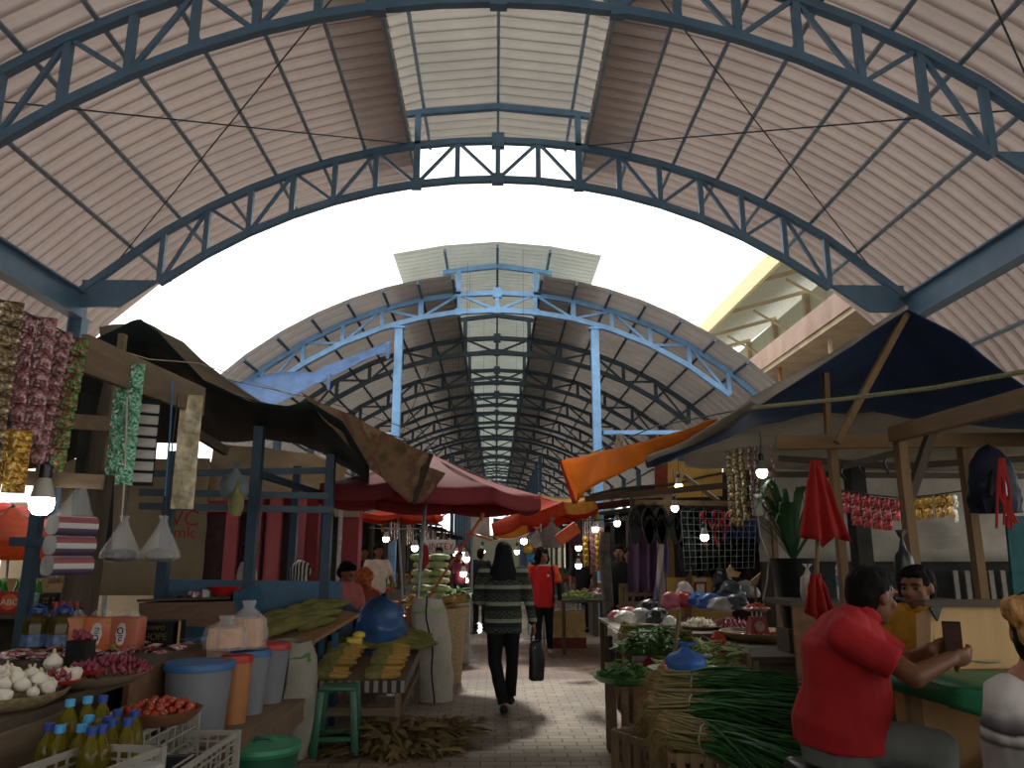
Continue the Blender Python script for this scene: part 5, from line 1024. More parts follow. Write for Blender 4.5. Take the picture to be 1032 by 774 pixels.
onion_bundle('middle spring onion bundle with the longest brown roots', at(664, 712, 4.95), at(835, 722, 4.3), .1, 75, 2, .4, .2)
onion_bundle('lowest spring onion bundle, its leaves spilling towards the man', at(678, 736, 4.65), at(850, 772, 3.9), .1, 75, 3, .42, .35)
onion_bundle('rear spring onion bundle lying flat behind the others', at(690, 690, 5.3), at(800, 690, 5.0), .06, 40, 4, .3)
for i, (px, py) in enumerate(((668, 682), (712, 687), (706, 692))):
    q = at(px, py - 4, 5.25); one('onion', MB().lathe([(.001, 0), (.02, .002), (.034, .02), (.03, .045), (.01, .06), (.002, .075)], 14, q), mat('onion_skin', '#b06a45', .4, var=.2), 'small brown onion on the spring onion pile, ' + ['nearest the aisle', 'on the right', 'between the leaves'][i], 'onion', 'small onions on the pile')
# ---- sandal stall
t = T('sandal_stall', 'wooden sandal stall frame with a hanging rail and a sloping roof', 'stall', (2.3, 10.4, 0))
for px, Y, y0 in ((672, 10.4, 500), (763, 9.6, 450), (638, 12.5, 500)): a = at(px, y0, Y); P('post', MB().box((a.x, Y, a.z / 2), (.1, .1, a.z)), woodN if px == 672 else woodD, t)
P('hanging_rail', MB().beam(at(640, 506, 9.8), at(765, 508, 9.4), .05, .06), woodAx, t); P('top_board', MB().beam(at(638, 500, 9.75), at(678, 498, 9.7), .04, .07), woodA, t); P('roof_rail', MB().beam(at(590, 503, 9.9), at(765, 486, 9.0), .06, .07), woodDx, t)
P('yellow_panel', MB().slab([at(673, 465, 10.6), at(728, 465, 10.4), at(728, 500, 10.4), at(673, 502, 10.6)], (0, .03, 0)), mat('yellowed_card', '#b99a58', .8), t); P('red_panel', MB().slab([at(660, 466, 10.55), at(673, 466, 10.55), at(673, 500, 10.55), at(660, 500, 10.55)], (0, .03, 0)), mat('red_brown_board', '#74372c', .8), t)
P('roof_sheet', MB().grid(quad(at(594, 499, 10.6), at(770, 470, 10.2), at(790, 480, 11), at(600, 505, 13), wr=.05), 12, 8), mat('dark_roof_sheet', '#3d3a35', .8), t, thick=.02)
P('diagonal', MB().beam(at(690, 480, 10), at(724, 505, 9.6), .04, .05), woodD, t)
P('back_wall', MB().slab([at(640, 500, 12.6), at(800, 470, 11.5), at(800, 640, 11.5), at(640, 640, 12.6)], (0, .05, 0)), mat('dark_back_board', '#2b2723', .85), t)
soleb = mat('black_sandal_rubber', '#16181a', .6, var=.2); soler = mat('red_sandal_rubber', '#a32b30', .6); solen = mat('navy_sandal_rubber', '#27406e', .6)
def sandal_pair(lab, p, m, sc=1.):
    t = T('sandal_pair', lab, 'sandals', p, 'sandal pairs hung in the stall'); t.scale = (sc,) * 3
    for sx in (-1, 1):
        mb = MB(); pl = []
        for k in range(18):
            a = 2 * math.pi * k / 18; z = .135 * math.cos(a); w = .045 * math.sin(a) * (1 + .18 * math.cos(a)); pl.append(V((sx * .055 + w, 0, z - .135)))
        so = P('sole', mb.slab(pl, (0, .022, 0)), m, t, world=False)
        P('strap', MB().tube([(sx * .055 - .04, -.002, -.14), (sx * .055 - .02, -.035, -.09), (sx * .055, -.02, -.06), (sx * .055 + .02, -.035, -.09), (sx * .055 + .04, -.002, -.14)], .008, 6), m, so, world=False)
    P('hanger', MB().tube([(-.05, 0, 0), (0, 0, .03), (.05, 0, 0)], .004, 5), cordg, t, world=False); return t
sp = [(647, 511, 'b', 'nearest the aisle'), (660, 511, 'b', 'second from the aisle'), (672, 511, 'b', 'beside the lit bulb'), (693, 514, 'b', 'behind the wire grid top, first'), (706, 513, 'b', 'behind the wire grid top, second'), (718, 514, 'r', 'red pair on the left'), (729, 514, 'r', 'red pair on the right'), (742, 522, 'n', 'navy pair upper'), (753, 522, 'n', 'navy pair at the grid edge'), (697, 543, 'b', 'lower grid row first'), (710, 544, 'b', 'lower grid row second'), (724, 545, 'b', 'lower grid row third'), (738, 544, 'b', 'lower grid row fourth'), (751, 543, 'b', 'lower grid row last')]
for px, py, k, w_ in sp: sandal_pair({'b': 'black', 'r': 'red', 'n': 'navy'}[k] + ' rubber sandal pair, ' + w_, at(px, py, 9.7), {'b': soleb, 'r': soler, 'n': solen}[k], 1.7)
t = T('wire_grid', 'white wire display grid hung in front of the sandals', 'wire grid', at(725, 575, 9.55)); mb = MB()
for i in range(13):
    u = i / 12; mb.tube([at(lerp(686, 762, u), 515, 9.5), at(lerp(690, 760, u), 573, 9.5)], .003, 4)
for j in range(10): v_ = j / 9; mb.tube([at(lerp(686, 690, v_), lerp(515, 575, v_), 9.5), at(lerp(762, 760, v_), lerp(518, 572, v_), 9.5)], .003, 4)
P('wires', mb, mat('grid_wire', '#62716f', .5), t)
t = T('purple_curtain', 'faded purple curtain hanging behind the striped post', 'curtain', at(655, 600, 10.8)); P('curtain_cloth', MB().grid(lambda u, v: at(lerp(633, 668, u), lerp(520, 596, v), 10.8) + V((0, .05 * math.sin(u * 20), 0)), 30, 8), mat('faded_purple_cloth', '#6b5678', .85, var=.35, sc=1.2, trans=.1), t, thick=.006)
t = T('striped_cloth', 'pale striped cloth wrapped down the stall post', 'cloth', at(668, 615, 10.2)); P('cloth_sheet', MB().grid(lambda u, v: at(lerp(661, 671, u) + 2 * math.sin(v * 5), lerp(535, 618, v), 10.25) + V((0, .03 * math.sin(u * 9 + v * 4), 0)), 8, 16), blanket('blue_white_cloth', '#b5a8a8', '#5a6288', 1.5), t, thick=.01)
t = T('wooden_box', 'open wooden slatted box behind the goods table', 'box', at(640, 605, 10.9))
for z0, z1 in ((588, 592), (597, 601), (606, 611)): P('slat', MB().slab([at(625, z0, 10.9), at(662, z0, 10.9), at(662, z1, 10.9), at(625, z1, 10.9)], (0, .02, 0)), woodAx, t)
for px in (626, 631, 660): P('upright', MB().slab([at(px - 2, 588, 10.88), at(px + 2, 588, 10.88), at(px + 2, 612, 10.88), at(px - 2, 612, 10.88)], (0, .03, 0)), woodA, t)
P('base', MB().box(at(643, 612, 11.05), (.55, .4, .03)), woodAx, t); q = at(643, 614, 11.05); P('stand', MB().box((q.x, 11.05, q.z / 2), (.5, .35, q.z)), woodD, t)
G = 'shiny sachet strips beside the sandal stall'
for i, (px, y0, L, m) in enumerate(((734, 455, 72, foil_gold), (741, 452, 76, foil_gold), (747, 450, 72, foil_gold), (755, 448, 70, foil_red), (761, 447, 72, foil_red), (767, 447, 75, foil_red), (777, 446, 60, foil_red))):
    p = at(px, y0, 7.4); strip('sachet_strip', ('gold' if m == foil_gold else 'red and silver') + ' sachet strip beside the sandals, ' + ['nearest the aisle', 'second from the aisle', 'third from the aisle', 'first red one', 'second red one', 'behind the square lamp', 'last one by the wall'][i], p, .065, L * 7.4 / 775 * 1.03, 9, m, .2 * i, group=G)
bulb('lit bulb with a warm yellow glow on the yellow panel', at(684, 490, 10.0), .05, glowy, .3)
bulb('lit bulb beside the black sandals', at(680, 512, 9.3), .045, None, .3); bulb('lit bulb tilted in front of the red sandals', at(710, 541, 9.3), .05, None, .4); bulb('square lit lamp by the red sachet strips', at(768, 476, 6.9), .05, None, .25)
t = T('power_adapter', 'white adapter with a long white cable hanging by the sachet strips', 'adapter', at(764, 520, 7.0)); P('adapter_body', MB().box(at(764, 509, 7.0), (.07, .05, .2), ch=.01), whitepl, t); P('cable', MB().tube([at(764, 520, 7.0), at(766, 540, 7.05), at(775, 562, 7.1), at(773, 585, 7.1), at(769, 605, 7.1)], .008, 6), whitepl, t)
# ---- building on the right beyond the hall
con = mat('pale_concrete', '#b7a98f', .85, var=.2, sc=1.5); conr = mat('pinkish_render', '#a89184', .85, var=.2, sc=1.5); gut = mat('cream_fascia', '#d6cfa4', .7, var=.15); rust = mat('rusty_brown_board', '#8a6248', .85); corr = mat('corrugated_pale_sheet', '#b9bdb0', .6, var=.25, sc=3, stretch=(6, 6, .2))
def pl(px, py, X): return atx(px, py, X)
t = T('side_building', 'old two storey building with overhanging eaves beyond the right stalls', 'building', (11.5, 26, 0))
XE = 7.6
def yz(px, py, X=XE): return atx(px, py, X)
# roof eave runs along Y
e0, e1 = yz(706, 328), yz(790, 252); ed = (e1 - e0).normalized(); e0 = V((XE, 30, 0)); e0.z = 8.6; 
P('roof', MB().slab([V((7.8, 14.5, 9.55)), V((7.8, 34, 9.9)), V((11.5, 34, 11.0)), V((11.5, 14.5, 10.6))], (0, 0, .12)), corr, t)
P('fascia', MB().beam((7.8, 14.5, 9.5), (7.8, 34, 9.9), .12, .55), gut, t)
P('upper_wall', MB().box((10.6, 24.2, 8.3), (.2, 19.5, 3.6)), corr, t)
for i in range(7): P('wall_post', MB().box((10.45, 15.5 + i * 3, 8.4), (.22, .22, 3.4)), con, t); P('rafter', MB().beam((7.85, 15.5 + i * 3, 9.45), (10.5, 15.5 + i * 3, 10.2), .08, .12), con, t); P('bracket', MB().tube([(10.35, 15.5 + i * 3, 7.2), (10.1, 15.5 + i * 3, 8.6), (8.6, 15.5 + i * 3, 9.5)], .05, 6), con, t)
P('brown_board', MB().box((10.42, 17, 8.7), (.1, 2.6, 1.2)), rust, t); wf = P('window', MB().box((10.4, 19.6, 9.03), (.14, 1.3, .06)).box((10.4, 19.6, 8.17), (.14, 1.3, .06)).box((10.4, 18.97, 8.6), (.14, .06, .9)).box((10.4, 20.23, 8.6), (.14, .06, .9)), con, t); P('pane', MB().box((10.42, 19.6, 8.6), (.05, 1.2, .8)), mat('dark_window', '#3a4346', .3), wf)
P('balcony_slab', MB().box((9.4, 24.2, 6.75), (3.2, 19.5, .2)), con, t); P('balcony_edge', MB().box((7.8, 24.2, 7.05), (.12, 19.5, .55)), conr, t)
P('lower_wall', MB().box((10.7, 24.2, 3.4), (.2, 19.5, 6.8)), conr, t)
for i in range(7): P('pipe', MB().tube([(8.0 + .2 * (i % 2), 15.2 + i * 2.9, 0), (8.0 + .2 * (i % 2), 15.2 + i * 2.9, 6.7)], .06, 8), con if i % 2 else rust, t)
# ================================================================ PEOPLE
class Blob:
    """overlapping rounded volumes melted into one continuous surface"""
    def __init__(s): s.mb = MB()
    def c(s, p, q, r1, r2, a=True, b=True):
        p, q = V(p), V(q); s.mb.tube([p, p.lerp(q, .5), q], [r1, (r1 + r2) / 2, r2], 12)
        if a: s.mb.ell(p, (r1,) * 3, n=12, k=8)
        if b: s.mb.ell(q, (r2,) * 3, n=12, k=8)
        return s
    def e(s, c, r, M=None): s.mb.ell(c, r, M, 16, 12); return s
    def loft(s, pts, rad, right, n=20):
        pts = [V(p) for p in pts]; right = V(right); vs = []
        for i, p in enumerate(pts):
            d = (pts[min(i + 1, len(pts) - 1)] - pts[max(0, i - 1)]).normalized(); X = (right - d * right.dot(d)).normalized(); Y = d.cross(X)
            for j in range(n):
                a = 2 * math.pi * j / n; vs.append(p + X * rad[i][0] * math.cos(a) + Y * rad[i][1] * math.sin(a))
        k = len(pts); fs = [(i * n + j, i * n + (j + 1) % n, (i + 1) * n + (j + 1) % n, (i + 1) * n + j) for i in range(k - 1) for j in range(n)]
        s.mb.add(vs, fs + [tuple(range(n - 1, -1, -1)), tuple(range((k - 1) * n, k * n))]); return s
    def done(s, name, m, parent, vox=.012, sm=4, wr=0., wf=14., label=None, seed=0):
        me = bpy.data.meshes.new(name); me.from_pydata([tuple(p) for p in s.mb.v], [], s.mb.f); o = bpy.data.objects.new(name, me); COL.objects.link(o)
        bm = bmesh.new(); bm.from_mesh(me); bmesh.ops.remove_doubles(bm, verts=bm.verts, dist=1e-5); bm.to_mesh(me); bm.free()
        md = o.modifiers.new('r', 'REMESH'); md.mode = 'VOXEL'; md.voxel_size = vox
        if sm: ms = o.modifiers.new('s', 'SMOOTH'); ms.iterations = sm; ms.factor = .5
        bpy.context.view_layer.update(); dg = bpy.context.evaluated_depsgraph_get()
        m2 = bpy.data.meshes.new_from_object(o.evaluated_get(dg)); bpy.data.objects.remove(o); bpy.data.meshes.remove(me)
        if wr:
            ns = [v.normal.copy() for v in m2.vertices]
            for v, n in zip(m2.vertices, ns):
                p = v.co; v.co = p + n * wr * (nz(p.x * wf + seed, p.y * wf, p.z * wf * .45) + .5 * nz(p.x * wf * 2, p.y * wf * 2 + seed, p.z * wf))
        off = parent.matrix_basis.translation
        for v in m2.vertices: v.co -= off
        m2.materials.clear(); m2.materials.append(m); m2.name = name
        m2.polygons.foreach_set('use_smooth', [True] * len(m2.polygons))
        o = bpy.data.objects.new(name, m2); COL.objects.link(o); o.parent = parent
        if label: o['label'] = label
        return o
def hand(b, w, d, nrm, side, curl=.5, k=1., spread=.2):
    """palm, four fingers and a thumb; nrm = the way the palm faces, side = +1/-1 which edge the thumb leaves"""
    d = V(d).normalized(); nrm = V(nrm); nrm = (nrm - d * nrm.dot(d)).normalized(); s_ = d.cross(nrm).normalized() * side
    M = Matrix((s_, d, nrm)).transposed(); b.e(w + d * .045 * k, (.038 * k, .052 * k, .017 * k), M)
    for off, L in ((.028, .068), (.010, .077), (-.009, .071), (-.027, .056)):
        p = w + d * .085 * k + s_ * off * k; d1 = (d + s_ * off * spread * 10 * .3).normalized()
        a1 = curl * .9; a2 = curl * 1.9; e1 = p + (d1 * math.cos(a1) + nrm * math.sin(a1)) * L * .52 * k; e2 = e1 + (d1 * math.cos(a2) + nrm * math.sin(a2)) * L * .48 * k
        b.c(p - d * .02 * k, e1, .0095 * k, .0088 * k).c(e1, e2, .0088 * k, .0075 * k)
    t0 = w + d * .022 * k + s_ * .03 * k; t1 = t0 + (d * .6 + s_ * .65 + nrm * .35).normalized() * .042 * k; t2 = t1 + (d * .85 + s_ * .1 + nrm * .5).normalized() * .03 * k
    b.c(t0 - s_ * .012 * k, t1, .0125 * k, .010 * k).c(t1, t2, .010 * k, .0085 * k)
def skin(nm, c): return mat(nm, c, .55, var=.08, sc=12, bump=.05)
skin_a = skin('skin_tan', '#8d5f45'); skin_b = skin('skin_brown', '#74492f'); skin_c = skin('skin_light_tan', '#a87657')
hairm = mat('black_hair', '#0e0c0c', .75, var=.3, sc=60, bump=.5); hairm.node_tree.nodes['Principled BSDF'].inputs['Specular IOR Level'].default_value = .15; eyew = mat('eye_dark', '#0d0a0a', .2); lipm = mat('lips', '#8a4a44', .5)
def head(b, c, f, up, k=1., ears=True):
    """skull, jaw, nose, brow and ears about the head centre c"""
    f = V(f).normalized(); up = V(up); up = (up - f * up.dot(f)).normalized(); r = f.cross(up).normalized(); M = Matrix((r, f, up)).transposed()
    P_ = lambda x, y, z: V(c) + r * x * k + f * y * k + up * z * k
    b.e(P_(0, -.012, .025), (.076 * k, .095 * k, .088 * k), M).e(P_(0, .022, -.035), (.06 * k, .068 * k, .075 * k), M).e(P_(0, .05, -.085), (.034 * k, .032 * k, .026 * k), M)
    b.c(P_(0, .085, .022), P_(0, .106, -.02), .010 * k, .0155 * k).e(P_(-.013, .094, -.024), (.010 * k, .011 * k, .009 * k), M).e(P_(.013, .094, -.024), (.010 * k, .011 * k, .009 * k), M)
    b.c(P_(-.042, .074, .032), P_(.042, .074, .032), .014 * k, .014 * k).e(P_(-.042, .058, -.02), (.024 * k, .024 * k, .022 * k), M).e(P_(.042, .058, -.02), (.024 * k, .024 * k, .022 * k), M)
    b.e(P_(0, .083, -.052), (.026 * k, .013 * k, .013 * k), M)
    if ears:
        for sx in (-1, 1): b.e(P_(sx * .078, -.008, -.005), (.010 * k, .02 * k, .033 * k), M)
    return P_, M
def face_parts(P_, M, t, k=1.):
    o = MB()
    for sx in (-1, 1): o.ell(P_(sx * .032, .079, .006), (.013 * k, .006 * k, .006 * k), M)
    P('eyes', o, eyew, t); o = MB()
    for sx in (-1, 1): o.tube([P_(sx * .014, .092, .028), P_(sx * .034, .09, .034), P_(sx * .054, .072, .026)], .0042 * k, 6)
    P('eyebrows', o, hairm, t); P('lips', MB().ell(P_(0, .089, -.05), (.024 * k, .009 * k, .006 * k), M).ell(P_(0, .088, -.058), (.02 * k, .009 * k, .006 * k), M), lipm, t)
def hair_cap(t, P_, M, k=1., m=None, back=.0, down=-.02, wr=.006, name='hair', front=.02, vox=.01, extra=None):
    b = Blob(); b.e(P_(0, -.022 - back, .042), (.086 * k, .1 * k, .086 * k), M).e(P_(0, -.05 - back, .0 + down), (.078 * k, .07 * k, .08 * k), M).e(P_(0, front, .085), (.068 * k, .07 * k, .042 * k), M)
    if extra: extra(b)
    return b.done(name, m or hairm, t, vox, 2, wr, 40)
def biped(nm, lab, base, fdir, h, shirt, trousers, skinm, armL, armR, legL=None, legR=None, lean=0., headdir=None, sleeves='short', vox=.014, hair='short', shoes=None, hem=.5, group=None, build=1., wr=.006, neckfwd=.02, hands=True, hairmat=None, face=True):
    """a standing or walking person; arm/leg = offsets (right, forward, up) in body heights"""
    base = V(base); f = V((math.sin(fdir), math.cos(fdir), 0)); r = V((math.cos(fdir), -math.sin(fdir), 0)); u = V((0, 0, 1))
    L = lambda x, y, z: base + r * x * h + f * (y + lean * max(0, z - .5)) * h + u * z * h
    t = T(nm, lab, 'person', base, group); k = h / 1.65; B = build
    sh = {s_: L(s_ * .112 * B, 0, .815) for s_ in (-1, 1)}; arms = {-1: armL, 1: armR}; legs = {-1: legL or ((-.055, 0, .285), (-.055, -.01, .04)), 1: legR or ((.055, 0, .285), (.055, -.01, .04))}
    b = Blob(); hc = L(0, neckfwd, .925); hd = V(headdir) if headdir else f; P_, M = head(b, hc, hd, u, k)
    b.c(L(0, 0, .82), hc + u * -.05 * k, .05 * k, .046 * k)
    tor = [L(0, 0, .5), L(0, 0, .56), L(0, 0.0, .64), L(0, .005, .72), L(0, 0, .79), L(0, 0, .835)]; tr = [(.088 * B, .062 * B), (.093 * B, .066 * B), (.078 * B, .058 * B), (.09 * B, .064 * B), (.094 * B, .056 * B), (.045, .035)]
    b.loft(tor, [(x * h * .92, y * h * .92) for x, y in tr], r)
    for s_ in (-1, 1):
        el, wr_ = (L(*arms[s_][0]), L(*arms[s_][1])); b.c(sh[s_] - r * s_ * .012 * h, el, .026 * h * B, .022 * h).c(el, wr_, .024 * h, .0165 * h)
        if hands: hand(b, wr_, wr_ - el, arms[s_][2] if len(arms[s_]) > 2 else r * -s_, s_ if False else 1 * s_, arms[s_][3] if len(arms[s_]) > 3 else .35, k * .95)
        hp = L(s_ * .052, 0, .52); kn, an = L(*legs[s_][0]), L(*legs[s_][1]); b.c(hp, kn, .042 * h, .029 * h).c(kn, an, .029 * h, .021 * h); b.c(an + u * -.015 * h, an + f * .085 * h + u * -.02 * h, .022 * h, .018 * h)
    b.done('body', skinm, t, vox, 3)
    if face: face_parts(P_, M, t, k)
    if shirt:
        s2 = Blob(); g = .009
        t2 = [L(0, 0, hem)] + [L(0, 0, z) for z in (.56, .64, .72, .79, .845)] if hem < .55 else [L(0, 0, z) for z in (hem, .64, .72, .79, .845)]
        rr_ = [(.094, .068), (.098, .072), (.09, .068), (.097, .07), (.097, .06), (.05, .042)]; rr_ = rr_ if hem < .55 else [rr_[1]] + rr_[2:]
        s2.loft(t2, [((x * B + g * .6) * h, (y * B + g * .6) * h) for x, y in rr_], r)
        for s_ in (-1, 1):
            el, wr_ = L(*arms[s_][0]), L(*arms[s_][1]); a0 = L(s_ * .1 * B, 0, .808)
            if sleeves == 'short': s2.c(a0, sh[s_].lerp(el, .8), .041 * h * B, .039 * h, True, False)
            else: s2.c(a0, el, .041 * h * B, .034 * h).c(el, el.lerp(wr_, .93), .032 * h, .026 * h, True, False)
        s2.done('shirt', shirt, t, vox, 2, wr, 13)
    if trousers:
        s3 = Blob(); s3.loft([L(0, 0, .47), L(0, 0, .53), L(0, 0, .6)], [(.09 * h * B, .07 * h * B), (.097 * h * B, .073 * h * B), (.086 * h * B, .064 * h * B)], r)
        for s_ in (-1, 1): hp = L(s_ * .05, 0, .51); kn, an = L(*legs[s_][0]), L(*legs[s_][1]); s3.c(hp, kn, .056 * h, .041 * h).c(kn, kn.lerp(an, .95), .041 * h, .033 * h, True, False)
        s3.done('trousers', trousers, t, vox, 2, wr, 13)
    if shoes:
        for s_ in (-1, 1):
            an = L(*legs[s_][1]); z = max(an.z - .038 * h, base.z + .001); MBs = Blob(); a = V((an.x, an.y, z)); MBs.c(a + f * -.02 * h + u * .024 * h, a + f * .088 * h + u * .02 * h, .026 * h, .021 * h); MBs.e(a + f * .035 * h + u * .012 * h, (.05 * h * .6, .05 * h * .6, .012 * h)).done('shoe', shoes, t, vox * .8, 2)
    if hair == 'short': hair_cap(t, P_, M, k, hairmat)
    return t, P_, M, L, k
SIT = None
# ---- woman in the striped sweater
s = NT('striped_knit'); sp = s.n('SeparateXYZ'); s.l(s.co(), sp.inputs[0]); z = sp.outputs[2]
zz = s.math('DIVIDE', s.math('SUBTRACT', z, .77), .152); fr = s.math('FRACT', zz)
bands = s.ramp(fr, [(0, '#1c211f'), (.24, '#7d8772'), (.47, '#151819'), (.5, '#3b413a'), (.62, '#151819'), (.66, '#2b302c'), (.97, '#20241f')], 'CONSTANT')
ck = s.n('TexChecker'); ck.inputs['Scale'].default_value = 44; s.l(s.co((1, 1, 1.3)), ck.inputs[0]); ck.inputs['Color1'].default_value = (*lin('#4a5146'), 1); ck.inputs['Color2'].default_value = (*lin('#0e1011'), 1)
inpat = s.math('MULTIPLY', s.math('GREATER_THAN', fr, .52), s.math('LESS_THAN', fr, .92)); c = s.mix(s.math('MULTIPLY', inpat, .75), bands, ck.outputs[0])
s.l(c, s.b.inputs['Base Color']); s.b.inputs['Roughness'].default_value = .95; s.bump(s.noise(s.co(), 70, 3), .4); knit = s.m
blk = mat('black_trouser_cloth', '#14171a', .75, var=.2, sc=8); hij = mat('black_headscarf', '#0f1114', .75, var=.25, sc=5)
w0 = fl(512, 721); h1 = 1.55
t, P_, M, L, k = biped('person', 'person in a black headscarf and striped sweater walking away with a black bag', (w0.x - .045, w0.y + .1, 0), 0.02, h1, knit, blk, skin_a,
    ((-.165, .02, .66), (-.1, .13, .61), (0, 0, -1), .5), ((.155, 0, .645), (.185, .045, .50), (-1, 0, 0), .9),
    ((-.05, .02, .285), (.005, -.04, .045)), ((.055, .06, .29), (.045, .09, .075)), lean=.05, sleeves='long', vox=.012, hair=None, shoes=mat('dark_shoes', '#2a211d', .6), hem=.455, build=1.13, wr=.008, face=True)
b = Blob(); b.e(P_(0, -.012, .02), (.094 * k, .108 * k, .112 * k), M).e(P_(0, -.03, -.05), (.09, .088, .1), M).loft([P_(0, -.02, .0), P_(0, -.04, -.1), P_(0, -.055, -.19), P_(0, -.06, -.27)], [(.09, .09), (.105, .1), (.14, .105), (.165, .11)], (1, 0, 0))
b.done('headscarf', hij, t, .012, 3, .008, 12)
wr_ = L(.185, .045, .50); bg = T('tote_bag', 'black tote bag hanging from the hand of the walking person', 'bag', wr_ + V((.03, 0, -.52)))
b = Blob(); q = wr_ + V((.03, .0, -.2)); b.loft([q + V((0, 0, -.30)), q + V((0, 0, -.28)), q + V((0, 0, -.1)), q + V((-.01, 0, .03)), q + V((-.02, 0, .06))], [(.07, .05), (.085, .06), (.085, .055), (.075, .04), (.045, .02)], (.8, .6, 0)); b.done('bag_body', mat('black_bag_cloth', '#17191d', .5, var=.25, sc=6), bg, .012, 2, .008, 16)
P('handle', MB().tube([q + V((-.05, 0, .04)), wr_ + V((-.01, .02, -.03)), wr_ + V((.01, .05, -.075)), wr_ + V((.02, .02, -.03)), q + V((.03, 0, .04))], .008, 6), blk, bg); P('bag_clasp', MB().ell(q + V((-.02, -.06, .0)), (.008, .005, .008)), mat('clasp_metal', '#c9c9c9', .3, .8), bg)
# ---- woman in the red shirt, walking this way
redsh = mat('red_polo_cloth', '#c2282c', .8, var=.12, sc=6); orsl = mat('orange_sleeve_cloth', '#d9562e', .8)
w1 = fl(548, 661); t, P_, M, L, k = biped('person', 'person with short curly black hair in a red polo shirt walking this way', w1, math.pi + .12, 1.52, redsh, blk, skin_a,
    ((-.16, .01, .64), (-.165, .06, .50), (1, 0, 0), .4), ((.155, -.02, .645), (.15, .03, .51), (-1, 0, 0), .4),
    ((-.055, .0, .285), (-.06, -.06, .055)), ((.05, .04, .29), (.05, .05, .04)), headdir=(.45, -1, -.08), vox=.014, hair=None, shoes=mat('pale_shoes', '#a58f7f', .6), hem=.45, build=1.05)
b = Blob(); b.e(P_(0, -.04, .06), (.112, .105, .09), M).e(P_(-.075, -.03, -.01), (.05, .07, .09), M).e(P_(.075, -.03, -.01), (.05, .07, .09), M).e(P_(0, -.06, -.03), (.1, .07, .09), M); b.done('hair', hairm, t, .012, 1, .03, 26)
b = Blob()
for s_, e_, w_ in ((-1, (-.16, .01, .64), (-.165, .06, .50)), (1, (.155, -.02, .645), (.15, .03, .51))): b.c(L(s_ * .135, 0, .72), L(*e_), .027 * 1.52, .026 * 1.52).c(L(*e_), L(*e_).lerp(L(*w_), .92), .026 * 1.52, .021 * 1.52, True, False)
b.done('under_sleeves', blk, t, .014, 2, .004)
b = Blob()
for s_, e_ in ((-1, (-.16, .01, .64)), (1, (.155, -.02, .645))): b.c(L(s_ * .112, 0, .813), L(s_ * .115, 0, .815).lerp(L(*e_), .72), .043 * 1.52, .041 * 1.52, True, False)
b.done('orange_sleeves', orsl, t, .014, 2, .004, label='orange sleeves of the red polo')
P('collar', MB().lathe([(.062, 0), (.078, .018), (.066, .03)], 18, L(0, 0, .835)), mat('white_collar', '#c9c2ba', .8), t); P('badge', MB().ell(L(-.055, .078, .75), (.018, .006, .022)), mat('white_badge', '#d5d0c9', .7), t)
P('bag_strap', MB().tube([L(-.09, .05, .83), L(-.1, .082, .74), L(-.105, .07, .6), L(-.1, .06, .5)], .012, 6), blk, t)
